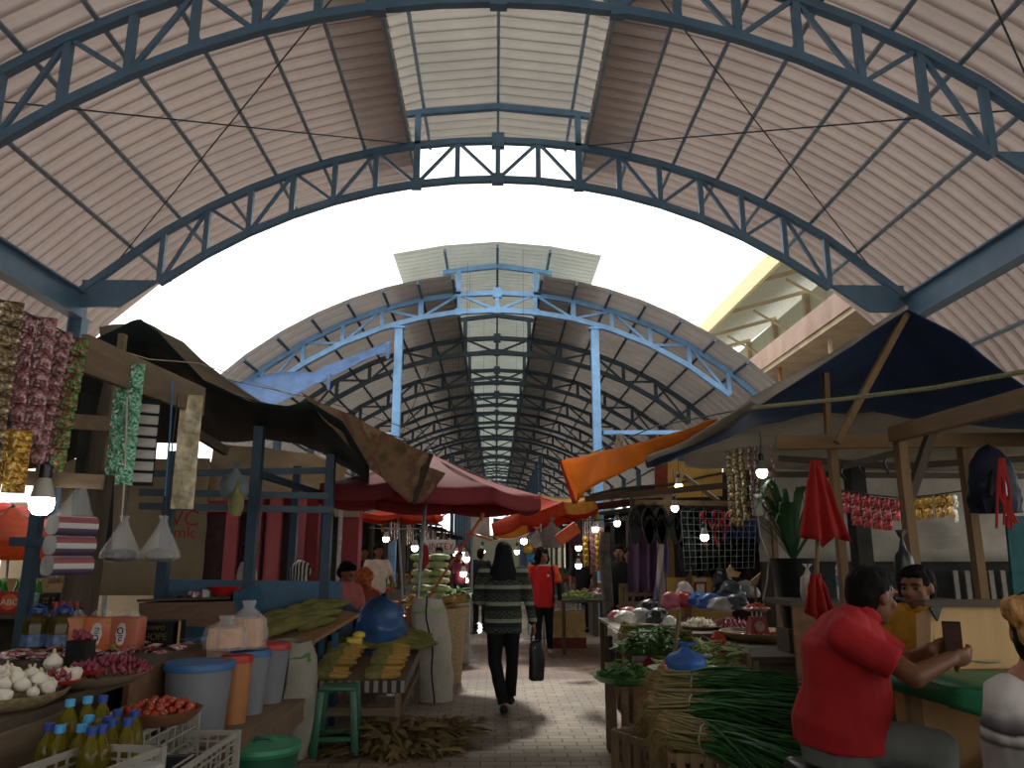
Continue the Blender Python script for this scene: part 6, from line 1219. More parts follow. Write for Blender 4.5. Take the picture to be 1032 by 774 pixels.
# ---- seated people
def sitter(lab, J, f, shirt, pants, skinm, k=1., vox=.008, sleeves=.62, headf=None, up=(0, 0, 1), hairfn=None, hands=None, torso=None, face=True, wr=.006, trap=.45, trr=.08, low=False, shirt_vox=None, legs=True, B=1.):
    """seated person from world joints J"""
    f = V(f).normalized(); r = f.cross(V((0, 0, 1))).normalized(); base = V((J['pel'].x, J['pel'].y, J.get('z0', 0.)))
    t = T('person', lab, 'person', base); b = Blob(); P_, M = head(b, J['head'], headf or f, up, k)
    b.c(J['neck'], J['head'] + (V(J['neck']) - V(J['head'])).normalized() * .045, .058 * k, .052 * k)
    pel, ch, nk = V(J['pel']), V(J['chest']), V(J['neck']); mid = pel.lerp(ch, .5) + J.get('belly', V((0, 0, 0)))
    tp = [pel + V((0, 0, -.03)), pel + V((0, 0, .03)), mid, ch, ch.lerp(nk, .65), nk]; tr = torso or [(.15, .12), (.165, .13), (.155, .125), (.17, .115), (.15, .085), (.07, .06)]
    b.loft(tp, [(x * B * .9, y * B * .9) for x, y in tr[:5]] + [tr[5]], r)
    for s_ in ('L', 'R'):
        b.c(V(J['sh' + s_]).lerp(nk, .2), J['el' + s_], .046 * B * k, .043 * k).c(J['el' + s_], J['wr' + s_], .043 * k, .029 * k)
        if hands: hand(b, J['wr' + s_], hands[s_][0], hands[s_][1], hands[s_][2], hands[s_][3], k, .25)
        if legs:
            b.c(J['hip' + s_], J['kn' + s_], .07 * B, .05).c(J['kn' + s_], J['an' + s_], .048, .036).c(J['an' + s_] + V((0, 0, -.02)), J['an' + s_] + f * .15 + V((0, 0, -.035)), .036, .028)
    b.done('body', skinm, t, vox, 3)
    if face: face_parts(P_, M, t, k)
    g = Blob(); g.loft([p for p in tp[:5]] + ([nk.lerp(ch, .22)] if low else [nk, nk.lerp(V(J['head']), .16)]), [(x * B + .016, y * B + .016) for x, y in tr[:5]] + ([(.1, .08)] if low else [(.095, .085), (.074, .07)]), r)
    for s_ in ('L', 'R'): g.c(V(J['sh' + s_]).lerp(nk, trap), V(J['sh' + s_]).lerp(nk, .08), trr * B * k, .074 * B * k).c(V(J['sh' + s_]), V(J['sh' + s_]).lerp(V(J['el' + s_]), sleeves), .074 * B * k, .066 * B * k, True, False)
    g.done('shirt', shirt, t, shirt_vox or vox, 3, wr, 10)
    if not low: P('collar', MB().lathe([(.07 * k, -.012), (.08 * k, .0), (.08 * k, .022), (.07 * k, .03)], 20, nk + (V(J['head']) - nk) * .16, M=(V(J['head']) - nk).normalized().to_track_quat('Z', 'Y').to_matrix()), shirt, t)
    if legs and pants:
        g = Blob(); g.loft([pel + V((0, 0, -.1)), pel + V((0, 0, -.02)), pel + V((0, 0, .05))], [(.165 * B, .15 * B), (.18 * B, .155 * B), (.165 * B, .135 * B)], r)
        for s_ in ('L', 'R'): g.c(J['hip' + s_], J['kn' + s_], .1 * B, .078).c(J['kn' + s_], V(J['kn' + s_]).lerp(V(J['an' + s_]), .92), .076, .055, True, False)
        g.done('trousers', pants, t, shirt_vox or vox, 3, wr, 10)
    if hairfn: hairfn(t, P_, M, k)
    return t, P_, M
# man in the red shirt with the phone
redm = mat('red_shirt_cloth', '#a8262a', .8, var=.1, sc=5, bump=.25); grey = mat('grey_trouser_cloth', '#6f7672', .85, var=.12, sc=6, bump=.2)
Yc = 3.4
J = dict(pel=at(845, 742, 3.42), chest=at(849, 655, 3.42), neck=at(866, 621, 3.42), head=at(880, 601, 3.42), shR=at(850, 640, 3.22), elR=at(921, 682, 3.1), wrR=at(958, 664, 3.15), shL=at(868, 636, 3.62), elL=at(915, 668, 3.66), wrL=at(938, 654, 3.52),
    hipR=at(868, 748, 3.34), knR=at(945, 754, 3.26), hipL=at(866, 748, 3.52), knL=at(942, 750, 3.6), belly=V((.03, 0, 0)))
J['anR'] = J['knR'] + V((-.02, .02, -.42)); J['anL'] = J['knL'] + V((-.05, 0, -.42))
def man_hair(t, P_, M, k): hair_cap(t, P_, M, k, None, .008, -.005, .006, front=.012, vox=.008)
t, P_, M = sitter('heavy person in a red shirt and grey trousers seated sideways holding a phone', J, (1, .12, 0), redm, grey, skin_b, 1.0, .0065, .74, V((1, .3, -.18)), (.15, 0, 1), man_hair,
    dict(R=((.8, .15, .05), (.1, .9, .3), -1, .75), L=((.75, -.25, .3), (.25, -.8, -.2), 1, .85)), [(.225, .15), (.22, .155), (.185, .16), (.185, .14), (.16, .1), (.085, .075)], wr=.009, shirt_vox=.009, B=1.0)
ph = T('mobile_phone', 'black mobile phone held up over the green table', 'phone', at(960, 652, 3.42)); Mx = Euler((.35, 0, -.5)); pc = at(960, 643, 3.43)
P('phone_body', MB().box(pc, (.072, .009, .15), Mx, .003), mat('phone_black', '#16171a', .3), ph); P('screen', MB().box(pc + Mx.to_matrix() @ V((0, -.0052, 0)), (.064, .001, .136), Mx), mat('phone_screen', '#5a3f3a', .15, var=.5, sc=9, bump=0), ph)
t = T('black_stool', 'black cushioned stool under the red shirted man', 'stool', (J['pel'].x, 3.42, 0)); q = J['pel']
P('seat', MB().box((q.x, 3.42, q.z - .17), (.36, .4, .11), ch=.03), blackpl, t); P('seat_trim', MB().box((q.x, 3.42, q.z - .235), (.34, .38, .03), ch=.008), woodN, t)
for sx in (-1, 1):
    for sy in (-1, 1): P('leg', MB().box((q.x + sx * .14, 3.42 + sy * .15, (q.z - .25) / 2), (.035, .035, q.z - .25)), blackpl, t)
t = T('foot_rest', 'low wooden foot rest under the red shirted man', 'foot rest', (J['anR'].x + .05, 3.42, 0)); zf = min(J['anR'].z, J['anL'].z) - .068; P('board', MB().box((J['anR'].x + .06, 3.43, zf - .015), (.3, .7, .03)), woodDy, t)
for sy in (-1, 1): P('leg', MB().box((J['anR'].x + .06, 3.43 + sy * .3, (zf - .03) / 2), (.2, .04, zf - .03)), woodD, t)
# person with the blonde bun
s = NT('tie_dye_shirt'); sp = s.n('SeparateXYZ'); v = s.co(); s.l(v, sp.inputs[0]); z0 = at(1010, 738, 2.4).z
f = s.noise(v, 9, 4, .6); zz = s.math('ADD', sp.outputs[2], s.math('MULTIPLY', s.math('SUBTRACT', f, .5), .03))
c = s.ramp(s.math('MULTIPLY', zz, 1.0), [(0, '#c6c2c0'), (z0 - .035, '#8f8d8c'), (z0 - .027, '#2c2b2c'), (z0 - .002, '#d9d6d3'), (z0 + .006, '#262526'), (z0 + .035, '#77757a'), (z0 + .06, '#cfcbc9')])
s.l(c, s.b.inputs['Base Color']); s.b.inputs['Roughness'].default_value = .85; s.bump(s.noise(v, 12, 4), .3, .02); tie = s.m
blond = mat('blonde_hair', '#b98a4a', .45, var=.4, sc=50, bump=.6, stretch=(1, 1, .3))
J = dict(pel=at(1051, 860, 2.42), chest=at(1051, 738, 2.4), neck=at(1049, 674, 2.4), head=at(1051, 638, 2.42), shR=at(1091, 700, 2.5), elR=at(1104, 770, 2.7), wrR=at(1094, 740, 2.9), shL=at(1016, 704, 2.4), elL=at(1017, 782, 2.52), wrL=at(1049, 740, 2.8))
for s_, dx in (('L', -.08), ('R', .08)): J['hip' + s_] = J['pel'] + V((dx, .03, -.03)); J['kn' + s_] = J['pel'] + V((dx * 1.4, .42, -.02)); J['an' + s_] = J['kn' + s_] + V((0, .02, -.4))
def bun(t, P_, M, k):
    hair_cap(t, P_, M, k, None, .012, -.025, .004, vox=.008)
    b = Blob(); c_ = P_(-.045, -.09, .06); b.e(c_, (.05, .045, .048)).e(c_ + V((-.03, -.01, .01)), (.03, .03, .034)).e(c_ + V((.025, -.015, .025)), (.032, .03, .03)); b.e(P_(-.02, -.1, .0), (.045, .025, .05)); b.done('hair_bun', blond, t, .006, 1, .008, 60, label='blonde dyed hair bun')
    P('hair_tie', MB().lathe([(.036, -.008), (.042, 0), (.036, .008)], 18, P_(-.02, -.075, .03)), mat('grey_hair_tie', '#5a6068', .8), t)
t, P_, M = sitter('person with a blonde hair bun in a white tie dyed shirt with dark bands', J, (.25, 1, 0), tie, blk, skin_c, 1.0, .008, .9, V((.6, .8, -.05)), (0, 0, 1), bun, dict(R=((0, 1, .1), (-1, 0, -.3), 1, .5), L=((.3, 1, .1), (1, 0, -.3), -1, .5)), [(.16, .12), (.165, .13), (.15, .11), (.165, .11), (.15, .08), (.07, .06)], wr=.012, shirt_vox=.009, trap=.12, trr=.055, B=.9, low=True)
P('neck_trim', MB().lathe([(.088, -.012), (.098, 0), (.09, .012)], 24, J['neck'] + V((0, 0, -.045))), mat('pale_blue_trim', '#8ba3c4', .8), t)
t = T('black_stool', 'black stool under the person with the blonde bun', 'stool', (J['pel'].x, J['pel'].y, 0)); q = J['pel']; P('seat', MB().box((q.x, q.y, q.z - .15), (.36, .36, .05), ch=.015), blackpl, t)
for sx in (-1, 1):
    for sy in (-1, 1): P('leg', MB().box((q.x + sx * .14, q.y + sy * .14, (q.z - .175) / 2), (.04, .04, q.z - .175)), blackpl, t)
# people behind the booth and on the left
def simple_sit(lab, hx, hy, Y, f, shirt, skinm, headf=None, hairfn=man_hair, k=1., up=(0, 0, 1), sl=.7, vox=.012, arms=None, pants=None):
    hc = at(hx, hy, Y); f = V(f).normalized(); r = f.cross(V((0, 0, 1))).normalized(); u = V((0, 0, 1)); nk = hc + u * -.125 * k - f * .02; ch = nk + u * -.17; pel = nk + u * -.5 - f * .03
    J = dict(head=hc, neck=nk, chest=ch, pel=pel)
    for s_, sg in (('L', -1), ('R', 1)):
        J['sh' + s_] = nk + r * sg * .18 + u * -.06; a = (arms or {}).get(s_, (.03, .08, -.3, -.05, .3, -.28)); J['el' + s_] = nk + r * sg * (.18 + a[0]) + f * a[1] + u * a[2]; J['wr' + s_] = nk + r * sg * (.18 + a[3]) + f * a[4] + u * a[5]
        J['hip' + s_] = pel + r * sg * .09; J['kn' + s_] = pel + r * sg * .12 + f * .42; J['an' + s_] = V((*(J['kn' + s_] + f * .02).xy, max(.06, J['kn' + s_].z - .42)))
    t, P_, M = sitter(lab, J, f, shirt, pants or blk, skinm, k, vox, sl, headf, up, hairfn, dict(R=(f, -r, 1, .5), L=(f, r, -1, .5)), wr=.006)
    q = pel; st = T('bench_seat', 'wooden seat under the ' + lab.split(' seated')[0].split(' standing')[0], 'seat', (q.x, q.y, 0)); P('seat', MB().box((q.x, q.y, q.z - .155), (.36, .34, .04)), woodD, st)
    for sx in (-1, 1): P('leg', MB().box((q.x + sx * .15, q.y, (q.z - .175) / 2), (.04, .3, q.z - .175)), woodD, st)
    return t
simple_sit('person in a yellow shirt seated behind the plywood booth', 924, 593, 4.35, (-.8, -.5, 0), mat('mustard_shirt', '#b5862c', .8), skin_b, V((-1, -.75, -.1)))
simple_sit('person in grey leaning on one hand seated behind the red shirted man', 905, 628, 4.75, (-.3, -.9, 0), mat('grey_violet_shirt', '#7d7f90', .8), skin_b, V((-.6, -.8, -.3)), arms=dict(R=(.08, .1, -.3, -.1, .12, -.02)))
pinkc = mat('faded_pink_shirt', '#a8605e', .85, var=.15)
simple_sit('person in a faded pink shirt seated behind the blue bag', 350, 578, 8.9, (.75, -.5, 0), pinkc, skin_b, V((.8, -.4, -.45)), sl=.9)
def scarf_orange(t, P_, M, k):
    b = Blob(); b.e(P_(0, -.01, .03), (.1, .112, .105), M).e(P_(0, -.03, -.06), (.1, .1, .1), M).loft([P_(0, -.02, -.02), P_(0, -.02, -.18)], [(.1, .1), (.15, .12)], M @ V((1, 0, 0))); b.done('headscarf', mat('orange_print_scarf', '#a85a34', .85, var=.6, sc=30), t, .014, 2, .012, 16)
simple_sit('person in an orange patterned headscarf seated beside the red bucket', 367, 583, 9.3, (.6, -.6, 0), mat('rust_shirt', '#7a3a30', .85), skin_b, V((.5, -.6, -.5)), hairfn=scarf_orange)
def scarf_bw(t, P_, M, k):
    b = Blob(); b.e(P_(0, -.01, .03), (.11, .12, .115), M).e(P_(0, -.03, -.05), (.1, .1, .1), M); b.done('headscarf', blanket('black_white_scarf', '#17181a', '#b9b4aa', 9), t, .014, 2, .01, 16)
simple_sit('person in a black and white headscarf seated behind the blue front board', 303, 578, 8.6, (.2, 1, 0), mat('dark_grey_shirt', '#33363a', .85), skin_b, hairfn=scarf_bw)
biped('person', 'person in a light grey t-shirt standing by the red building', (at(247, 600, 9.6).x, 9.6, 0), 1.3, 1.6, mat('light_grey_shirt', '#a9a39c', .85), blk, skin_b, ((-.15, .03, .64), (-.12, .14, .56)), ((.15, .03, .64), (.12, .14, .56)), vox=.016)
G = 'shoppers further down the aisle'
wsh = mat('white_shirt', '#c4b9aa', .85); nav = mat('navy_shirt', '#23283a', .85); mar = mat('maroon_shirt', '#5a2028', .85); dkg = mat('charcoal_shirt', '#1f2325', .85)
A_ = ((-.15, .03, .64), (-.13, .1, .53)), ((.15, .03, .64), (.13, .1, .53))
for px, Y, fd, sm, lab, sc_ in ((379, 13.2, 2.6, wsh, 'person in a white shirt standing behind the red bucket', None), (365, 14, 2.9, nav, 'person in a navy shirt beside the white shirted one', None), (442, 17, 3.3, nav, 'person in navy standing under the far white sign', None), (463, 19, 3., mar, 'person in maroon riding by the motorbike', None), (484, 16.5, 0.2, dkg, 'person in charcoal walking away beyond the striped sweater', None), (474, 23, 3.1, dkg, 'distant person in dark clothes in the aisle centre', None), (455, 26, .3, mar, 'distant person in maroon at the left stalls', None), (588, 15.5, 3.6, dkg, 'person in dark clothes behind the lit right stall', None), (625, 11.6, 3.4, dkg, 'person in black standing behind the open wooden box', None), (634, 12.0, 3.0, nav, 'person in dark navy beside the purple curtain', None)):
    q = at(px, 600, Y); biped('person', lab, (q.x, Y, 0), fd, 1.58 + .05 * math.sin(px), sm, blk, skin_b, A_[0], A_[1], vox=.022, group=G, shoes=blk)
# ================================================================ UMBRELLAS, FAR STALLS
def umbrella(lab, c, R_, rise, val, mats, n=8, tilt=(0, 0), pole=None, polem=None, name='market_umbrella', rz=.2):
    t = T(name, lab, 'umbrella', pole[-1] if pole else c); M = Euler((tilt[0], tilt[1], rz)).to_matrix(); c = V(c)
    for k in range(n):
        a0, a1 = 2 * math.pi * k / n, 2 * math.pi * (k + 1) / n
        def fn(u, v):
            e = V((math.cos(a0), math.sin(a0), 0)).lerp(V((math.cos(a1), math.sin(a1), 0)), u); z = rise * (1 - v) - .05 * math.sin(math.pi * v) - .05 * math.sin(math.pi * u) * v
            return c + M @ (e * R_ * v + V((0, 0, z)))
        mb = MB().grid(fn, 6, 8)
        def fv(u, v):
            e = V((math.cos(a0), math.sin(a0), 0)).lerp(V((math.cos(a1), math.sin(a1), 0)), u); return c + M @ (e * (R_ + .01 * v) + V((0, 0, -.05 * math.sin(math.pi * u) - v * val)))
        mv = MB().grid(fv, 6, 3); m = mats[k % len(mats)]
        cp_ = P('canopy_panel', mb, m, t, thick=.005); P('valance', mv, m, cp_, thick=.005)
        e = V((math.cos(a0), math.sin(a0), 0)); P('rib', MB().tube([c + M @ V((0, 0, rise - .03)), c + M @ (e * R_ * .98 + V((0, 0, -.02)))], .008, 5), galv, t)
    P('finial', MB().ell(c + M @ V((0, 0, rise + .01)), (.03, .03, .03)), galv, t)
    if pole: P('pole', MB().tube([c + M @ V((0, 0, rise))] + [V(p) for p in pole], .02, 8), polem or galv, t)
    return t
maroon = mat('maroon_canopy', '#8e3a40', .65, var=.12, sc=2, trans=.22); orr = mat('red_orange_canopy', '#d24a2a', .65, var=.12, trans=.45); yel = mat('yellow_orange_canopy', '#d9a040', .65, var=.12, trans=.45)
uc = at(431, 497, 8.9); umbrella('big maroon market umbrella over the left side of the aisle', uc, 1.3, .46, .15, [maroon], tilt=(.02, .03), pole=[at(424, 560, 8.4), V((at(414, 690, 8.4).x, 8.4, 0))], rz=.62)
one('umbrella_pole', MB().tube([at(487, 517, 8.3), at(484, 525, 8.3)], .022, 8).tube([at(484, 523, 8.3), at(430, 605, 8.6), at(424, 618, 8.65)], .014, 8), mat('orange_pole', '#b5603a', .6), 'thin orange pole leaning from the maroon umbrella edge to the vegetables', 'pole')
umbrella('red and yellow market umbrella beyond the maroon one', at(548, 516, 13.2), .95, .3, .2, [orr, orr, yel, yel, orr, orr, yel, orr], tilt=(-.12, -.22), pole=[V((at(548, 600, 13.3).x, 13.3, 0))], rz=.3)
umbrella('red umbrella glimpsed under the maroon umbrella', at(400, 519, 13.5), .8, .2, .08, [orr], tilt=(0, 0), pole=[V((at(410, 600, 13.5).x, 13.5, 0))])
# left edge awnings in the open
ora = mat('bright_orange_awning', '#e2642c', .65, var=.12, trans=.45); reda = mat('bright_red_awning', '#cf2f2a', .65, trans=.4)
umbrella('orange umbrella in the open at the far left', at(8, 545, 10.5), 1.5, .45, .2, [ora, orr], pole=[V((at(8, 600, 10.5).x, 10.5, 0))])
t = T('red_awning', 'red awning above the orange umbrella at the far left', 'awning', at(15, 520, 12)); P('cloth', MB().grid(quad(at(-30, 505, 12), at(40, 512, 12), at(44, 532, 11.2), at(-30, 528, 11.2), wr=.06), 10, 5), reda, t, thick=.01)
for px in (-20, 36): q = at(px, 512, 11.6); P('post', MB().box((q.x, 11.6, q.z / 2), (.06, .06, q.z)), galv, t)
for i, (px, py, w, h) in enumerate(((15, 572, .8, .55), (38, 574, .7, .5))):
    q = at(px, 572, 9.0); one('cardboard_box', MB().box((q.x, 9.0 + i * .1, .62 + h / 2), (w, .5, h), Euler((0, 0, .3)), .01), card, 'large cardboard box behind the green bottles, ' + ['left', 'right'][i] + ' one', 'cardboard box', 'cardboard boxes behind the bottles')
t = T('box_pallet', 'wooden stand under the cardboard boxes', 'stand', (at(25, 600, 9.05).x, 9.05, 0)); P('stand_body', MB().box((at(25, 600, 9.05).x, 9.05, .31), (1.9, .8, .62)), woodD, t)
# produce along the left of the aisle
pr = mat('red_produce', '#a8322a', .5, var=.5, sc=26); cloth_p = mat('pink_cloth', '#c05a58', .8)
table('produce_table', 'table with pink cloth and red produce behind the blue bag', at(372, 600, 9.6).x, at(425, 600, 9.6).x, 9.1, 10.4, .6, cloth_p, woodD)
t = T('red_bucket', 'red plastic bucket on the produce table', 'bucket', at(386, 592, 9.9)); q = at(386, 590, 9.7); q.z = .6; t.location = q; P('pail', MB().lathe([(.001, 0), (.13, 0), (.19, .26), (.2, .26), (.2, .28), (.18, .28), (.12, .01), (.001, .01)], 24), redpl, t, world=False)
pr1 = T('tomato', 'tomato', 'tomato', (0, 0, 0)); P('fruit', MB().lathe([(.001, 0), (.03, .006), (.036, .03), (.02, .055), (.001, .052)], 12), tomm, pr1, world=False)
q = at(408, 590, 9.6); q.z = .605; scatter(pr1, mound(q, .26, .3, .12, 40, 8), 'tomatoes on the pink cloth table', lambda i: 'red tomato heaped on the pink cloth table', seed=8)
def cab(): 
    t = T('cabbage', 'cabbage', 'cabbage', (0, 0, 0)); P('leaves', MB().ell((0, 0, .05), (.16, .09, .055), nz=.25, seed=4), leafl, t, world=False); P('stalk', MB().ell((.15, 0, .05), (.05, .045, .035)), mat('cabbage_stalk', '#cfd6a8', .6), t, world=False); return t
cb = cab(); rr = random.Random(2); n = 0
q = at(432, 604, 10.6)
t = T('vegetable_stand', 'wooden stand under the stacked pale cabbages', 'stand', (q.x, 10.6, 0)); P('stand_top', MB().box((q.x + .05, 10.6, q.z - .02), (.75, .7, .04)), woodDx, t); P('stand_body', MB().box((q.x + .05, 10.6, (q.z - .04) / 2), (.65, .6, q.z - .04)), woodD, t)
for lay in range(6):
    for c_ in range(2):
        p = V((q.x - .1 + .22 * c_ + rr.uniform(-.03, .03), 10.45 + .06 * (lay % 2), q.z + .1 * lay)); o = cb if n == 0 else dup(cb, p); o.location = p; o.scale = (.85, .85, .9); o.rotation_euler = (0, 0, rr.uniform(-.4, .4)); o['label'] = 'pale green cabbage stacked beside the leaning orange pole'; o['group'] = 'stacked pale cabbages'; n += 1
q = at(456, 604, 11.2); t = T('foam_box', 'white foam box full of green vegetables at the aisle edge', 'box', (q.x, 11.2, 0)); P('foam_shell', MB().box((q.x, 11.2, q.z / 2), (.5, .4, q.z), ch=.01), mat('white_foam', '#bfc3bd', .8), t); heap('leafy_greens', 'bright leafy greens heaped on the white foam box', (q.x, 11.2, q.z), .26, .22, .14, mat('bright_leafy_green', '#4f8c2c', .4, var=.4, sc=14, trans=.3), 200, .16, 'leafy greens', 3, .4, .5)
q = at(440, 612, 9.4); t = T('woven_basket', 'wide woven basket of reeds and carrots behind the white sack', 'basket', (q.x, 9.4, 0)); P('basket_wall', MB().lathe([(.001, 0), (.3, 0), (.36, q.z), (.34, q.z), (.28, .02), (.001, .02)], 24, (q.x, 9.4, 0)), wicker, t); mb = MB()
for i in range(60): a, b_ = V((q.x + rr.uniform(-.3, .3), 9.4 + rr.uniform(-.25, .25), q.z)), V((q.x + rr.uniform(-.4, .4), 9.4 + rr.uniform(-.3, .3), q.z + rr.uniform(.02, .16))); mb.tube([a, b_], .012, 5)
P('reeds', mb, mat('straw_reed', '#a58a55', .8, var=.4), t)
carr = mat('carrot_skin', '#c46a2c', .6, var=.2)
t = T('red_flag', 'small red flag cloth hanging from the umbrella pole', 'cloth', at(430, 575, 8.35)); P('cloth_sheet', MB().grid(quad(at(427, 548, 8.35), at(431, 550, 8.35), at(433, 566, 8.35), at(425, 577, 8.35), wr=.04), 5, 8), redc, t, thick=.006)
# right side lit stall
t = table('lit_stall_table', 'dark table of the lit right stall with limes and red goods', at(563, 620, 12.4).x, at(606, 620, 12.4).x + .2, 11.9, 13.6, .78, woodDx, woodD)
lime = T('lime', 'lime', 'lime', (0, 0, 0)); P('fruit', MB().ell((0, 0, .025), (.03, .027, .025)), mat('lime_skin', '#7d9a3a', .4, var=.3), lime, world=False)
q = at(583, 612, 12.2); q.z = .785; scatter(lime, mound(q, .28, .24, .08, 46, 4), 'limes on the lit stall table', lambda i: 'green lime heaped on the lit stall table', seed=2)
pkp = packet(foil_pink); rr = random.Random(6)
for i in range(30):
    o = pkp if i == 0 else dup(pkp, (0, 0, 0)); o.location = (q.x + rr.uniform(.1, .65), 12.7 + rr.uniform(-.2, .7), .8 + .12 * rr.random()); o.rotation_euler = (-1.2, rr.uniform(-.3, .3), rr.uniform(0, 6)); o.scale = (1.4,) * 3; o['label'] = 'red and pink packet on the lit stall table'; o['group'] = 'packets on the lit stall table'
q = fl(573, 652); t = T('bottle_crate', 'yellowish carton of clear bottles in front of the lit stall', 'crate', (q.x, q.y, 0)); P('carton', MB().box((q.x, q.y, .28), (.5, .34, .56), ch=.01), mat('yellow_carton', '#a8905c', .8), t); P('base', MB().box((q.x, q.y, .08), (.54, .38, .16)), mat('red_brown_base', '#6a3028', .8), t)
cbt = T('water_bottle', 'clear bottle', 'bottle', (0, 0, 0), 'clear bottles in the carton'); P('body', MB().lathe([(.001, 0), (.035, 0), (.035, .12), (.014, .17), (.014, .2)], 12), clearp, cbt, world=False); P('cap', MB().lathe([(.016, .19), (.016, .21), (.001, .21)], 10), whitepl, cbt, world=False)
for i in range(10): p = (q.x - .18 + .09 * (i % 5), q.y - .08 + .16 * (i // 5), .56); o = cbt if i == 0 else dup(cbt, p); o.location = p; o['label'] = 'clear bottle standing in the yellowish carton'
t = T('wrapped_timber', 'rough trunk post wrapped in plastic at the aisle corner of the right stalls', 'post', (at(612, 620, 11.2).x, 11.2, 0)); x_ = at(612, 620, 11.2).x; P('trunk_post', MB().tube([(x_, 11.2, 0), (x_ + .02, 11.2, .7), (x_ - .02, 11.2, 1.5), (x_, 11.2, 1.75)], [.095, .08, .085, .07], 12), mat('wrapped_trunk', '#5a5650', .7, var=.5, sc=9, bump=.6), t)
for i, (px, m, y0, n_) in enumerate(((590, foil_yel, 540, 5), (597, foil_red, 535, 7), (602, foil_yel, 532, 7), (606, foil_red, 530, 9))): strip('sachet_strip', 'bright sachet strip of the lit right stall, ' + ['nearest the bulbs', 'second from the bulbs', 'third from the bulbs', 'nearest the trunk post'][i], at(px, y0, 11.8), .09, .09 * n_, n_, m, .2, group='bright sachet strips of the lit stall')
for i, (px, py, c_, lab) in enumerate(((532, 553, '#d9b83a', 'yellow'), (536, 562, '#3a9ad0', 'blue'), (542, 555, '#c03a2a', 'red'))):
    t = T('toy_ball', lab + ' toy ball hanging near the curly haired person', 'ball', at(px, py, 13.0), 'toy balls hung at the right stalls'); P('sphere', MB().ell((0, 0, 0), (.085,) * 3, n=18, k=12), mat(lab + '_ball', c_, .4), t, world=False); P('string', MB().tube([(0, 0, .08), (0, 0, .8)], .005, 5), cordg, t, world=False)
t = T('orange_packet', 'orange packet hanging tilted at the stall corner', 'packet', at(572, 540, 10.6)); P('wrapper', MB().box(at(572, 538, 10.6), (.34, .05, .17), Euler((0, -.6, .2)), .02), mat('orange_packet_print', '#d2582a', .5, var=.3, sc=8), t); P('dark_end', MB().box(at(579, 543, 10.65), (.2, .05, .2), Euler((0, -.4, .2)), .02), mat('dark_packet', '#4a2a38', .6), t)
bag('hanging_bag', 'white plastic bag hanging at the lit right stall', at(541, 552, 12.5), .1, .07, .28, mat('white_bag_film', '#c8c6be', .5, trans=.2), 8); bag('hanging_bag', 'grey cloth bag hanging beside the white bag', at(556, 552, 12.3), .18, .1, .4, mat('grey_cloth_bag', '#77706e', .8), 9)
for px, py, Y, w_ in ((600, 533, 11.5, 'at the bright strips'), (583, 552, 12.6, 'middle one of the lit stall'), (583, 570, 13.0, 'lowest one of the lit stall'), (622, 527, 11.4, 'over the dark stall'), (389, 543, 12.2, 'under the maroon umbrella left part'), (418, 552, 11, 'beside the umbrella pole'), (459, 557, 20, 'at the far sign end'), (468, 558, 22, 'right of the leaning pole'), (470, 563, 19, 'lower one by the leaning pole'), (453, 548, 24, 'above the far sign'), (467, 578, 18.8, 'low headlight height one'), (486, 556, 22, 'left of the headscarfed walker'), (528, 545, 18, 'right of the headscarfed walker'), (521, 556, 24, 'deep in the right stalls')):
    Y = 12.4 if 12.4 < Y < 13.5 else Y; q = at(px, py, Y); bulb('small lit bulb ' + w_, q, .05 if Y < 15 else .08, None, (max(.1, {1: at(610, 524, 11.9).z, 0: at(400, 534, 11.6).z}[int(px > 500)] - q.z - .17)) if Y < 15 else (zarc(9.54, C2, q.x) if abs(q.x) > 1.05 else 8.95 - .081 * abs(q.x)) + .02 - q.z - .27)
# a generic stall of the far rows, copied with its parts
def stall(lab, x, y, goods, canopy, side):
    t = T('market_stall', lab, 'stall', (x, y, 0), 'stalls along the far hall'); w, d = 1.9, 2.2
    P('counter', MB().box((0, 0, .74), (w, d, .05)), woodDx, t, world=False); P('counter_front', MB().box((side * -w / 2, 0, .37), (.04, d - .1, .7)), woodD, t, world=False)
    for sx in (-1, 1):
        for sy in (-1, 1): P('post', MB().box((sx * w / 2 * .96, sy * d / 2 * .96, 1.25), (.07, .07, 2.5)), woodD, t, world=False)
    P('canopy', MB().grid(lambda u, v: V(((u - .5) * (w + .7), (v - .5) * (d + .5), 2.5 + side * .35 * (u - .5) - .06 * math.sin(math.pi * u) * math.sin(math.pi * v))), 6, 6), canopy, t, thick=.012, world=False)
    P('back_cloth', MB().grid(lambda u, v: V((side * w / 2, (u - .5) * d, 2.4 * v + .05)), 4, 4), mat('dark_stall_cloth', '#3a352f', .85), t, thick=.01, world=False)
    mb = MB(); rr = random.Random(int(x * 9 + y))
    for i in range(30): mb.ell((rr.uniform(-.8, .8), rr.uniform(-1, 1), .8), (rr.uniform(.07, .16), rr.uniform(.07, .16), rr.uniform(.04, .12)), n=8, k=5)
    o = P('goods', mb, goods, t, world=False); o['kind'] = 'stuff'
    for k in range(5): P('hanging_goods', MB().box((-side * w / 2 * .9, -.9 + k * .45, 2.05 - .1 * (k % 2)), (.12, .2, .4 + .15 * (k % 3)), ch=.03), [foil_yel, foil_red, foil_mix, foil_pink, foil_brn][(k + int(y)) % 5], t, world=False)
    return t
gm = [pr, mat('mixed_green_produce', '#5d7a38', .6, var=.5, sc=9), mat('brown_goods', '#7a5a3c', .7, var=.5, sc=9), mat('pale_goods', '#a89a86', .7, var=.4, sc=9)]
cm = [mat('dark_stall_canopy', '#35322e', .8), mat('rust_stall_canopy', '#6a3a2c', .7, trans=.2), mat('grey_stall_canopy', '#6f6c66', .8, trans=.15)]
names = ['nearest', 'second', 'third', 'fourth', 'fifth', 'sixth', 'seventh', 'farthest']
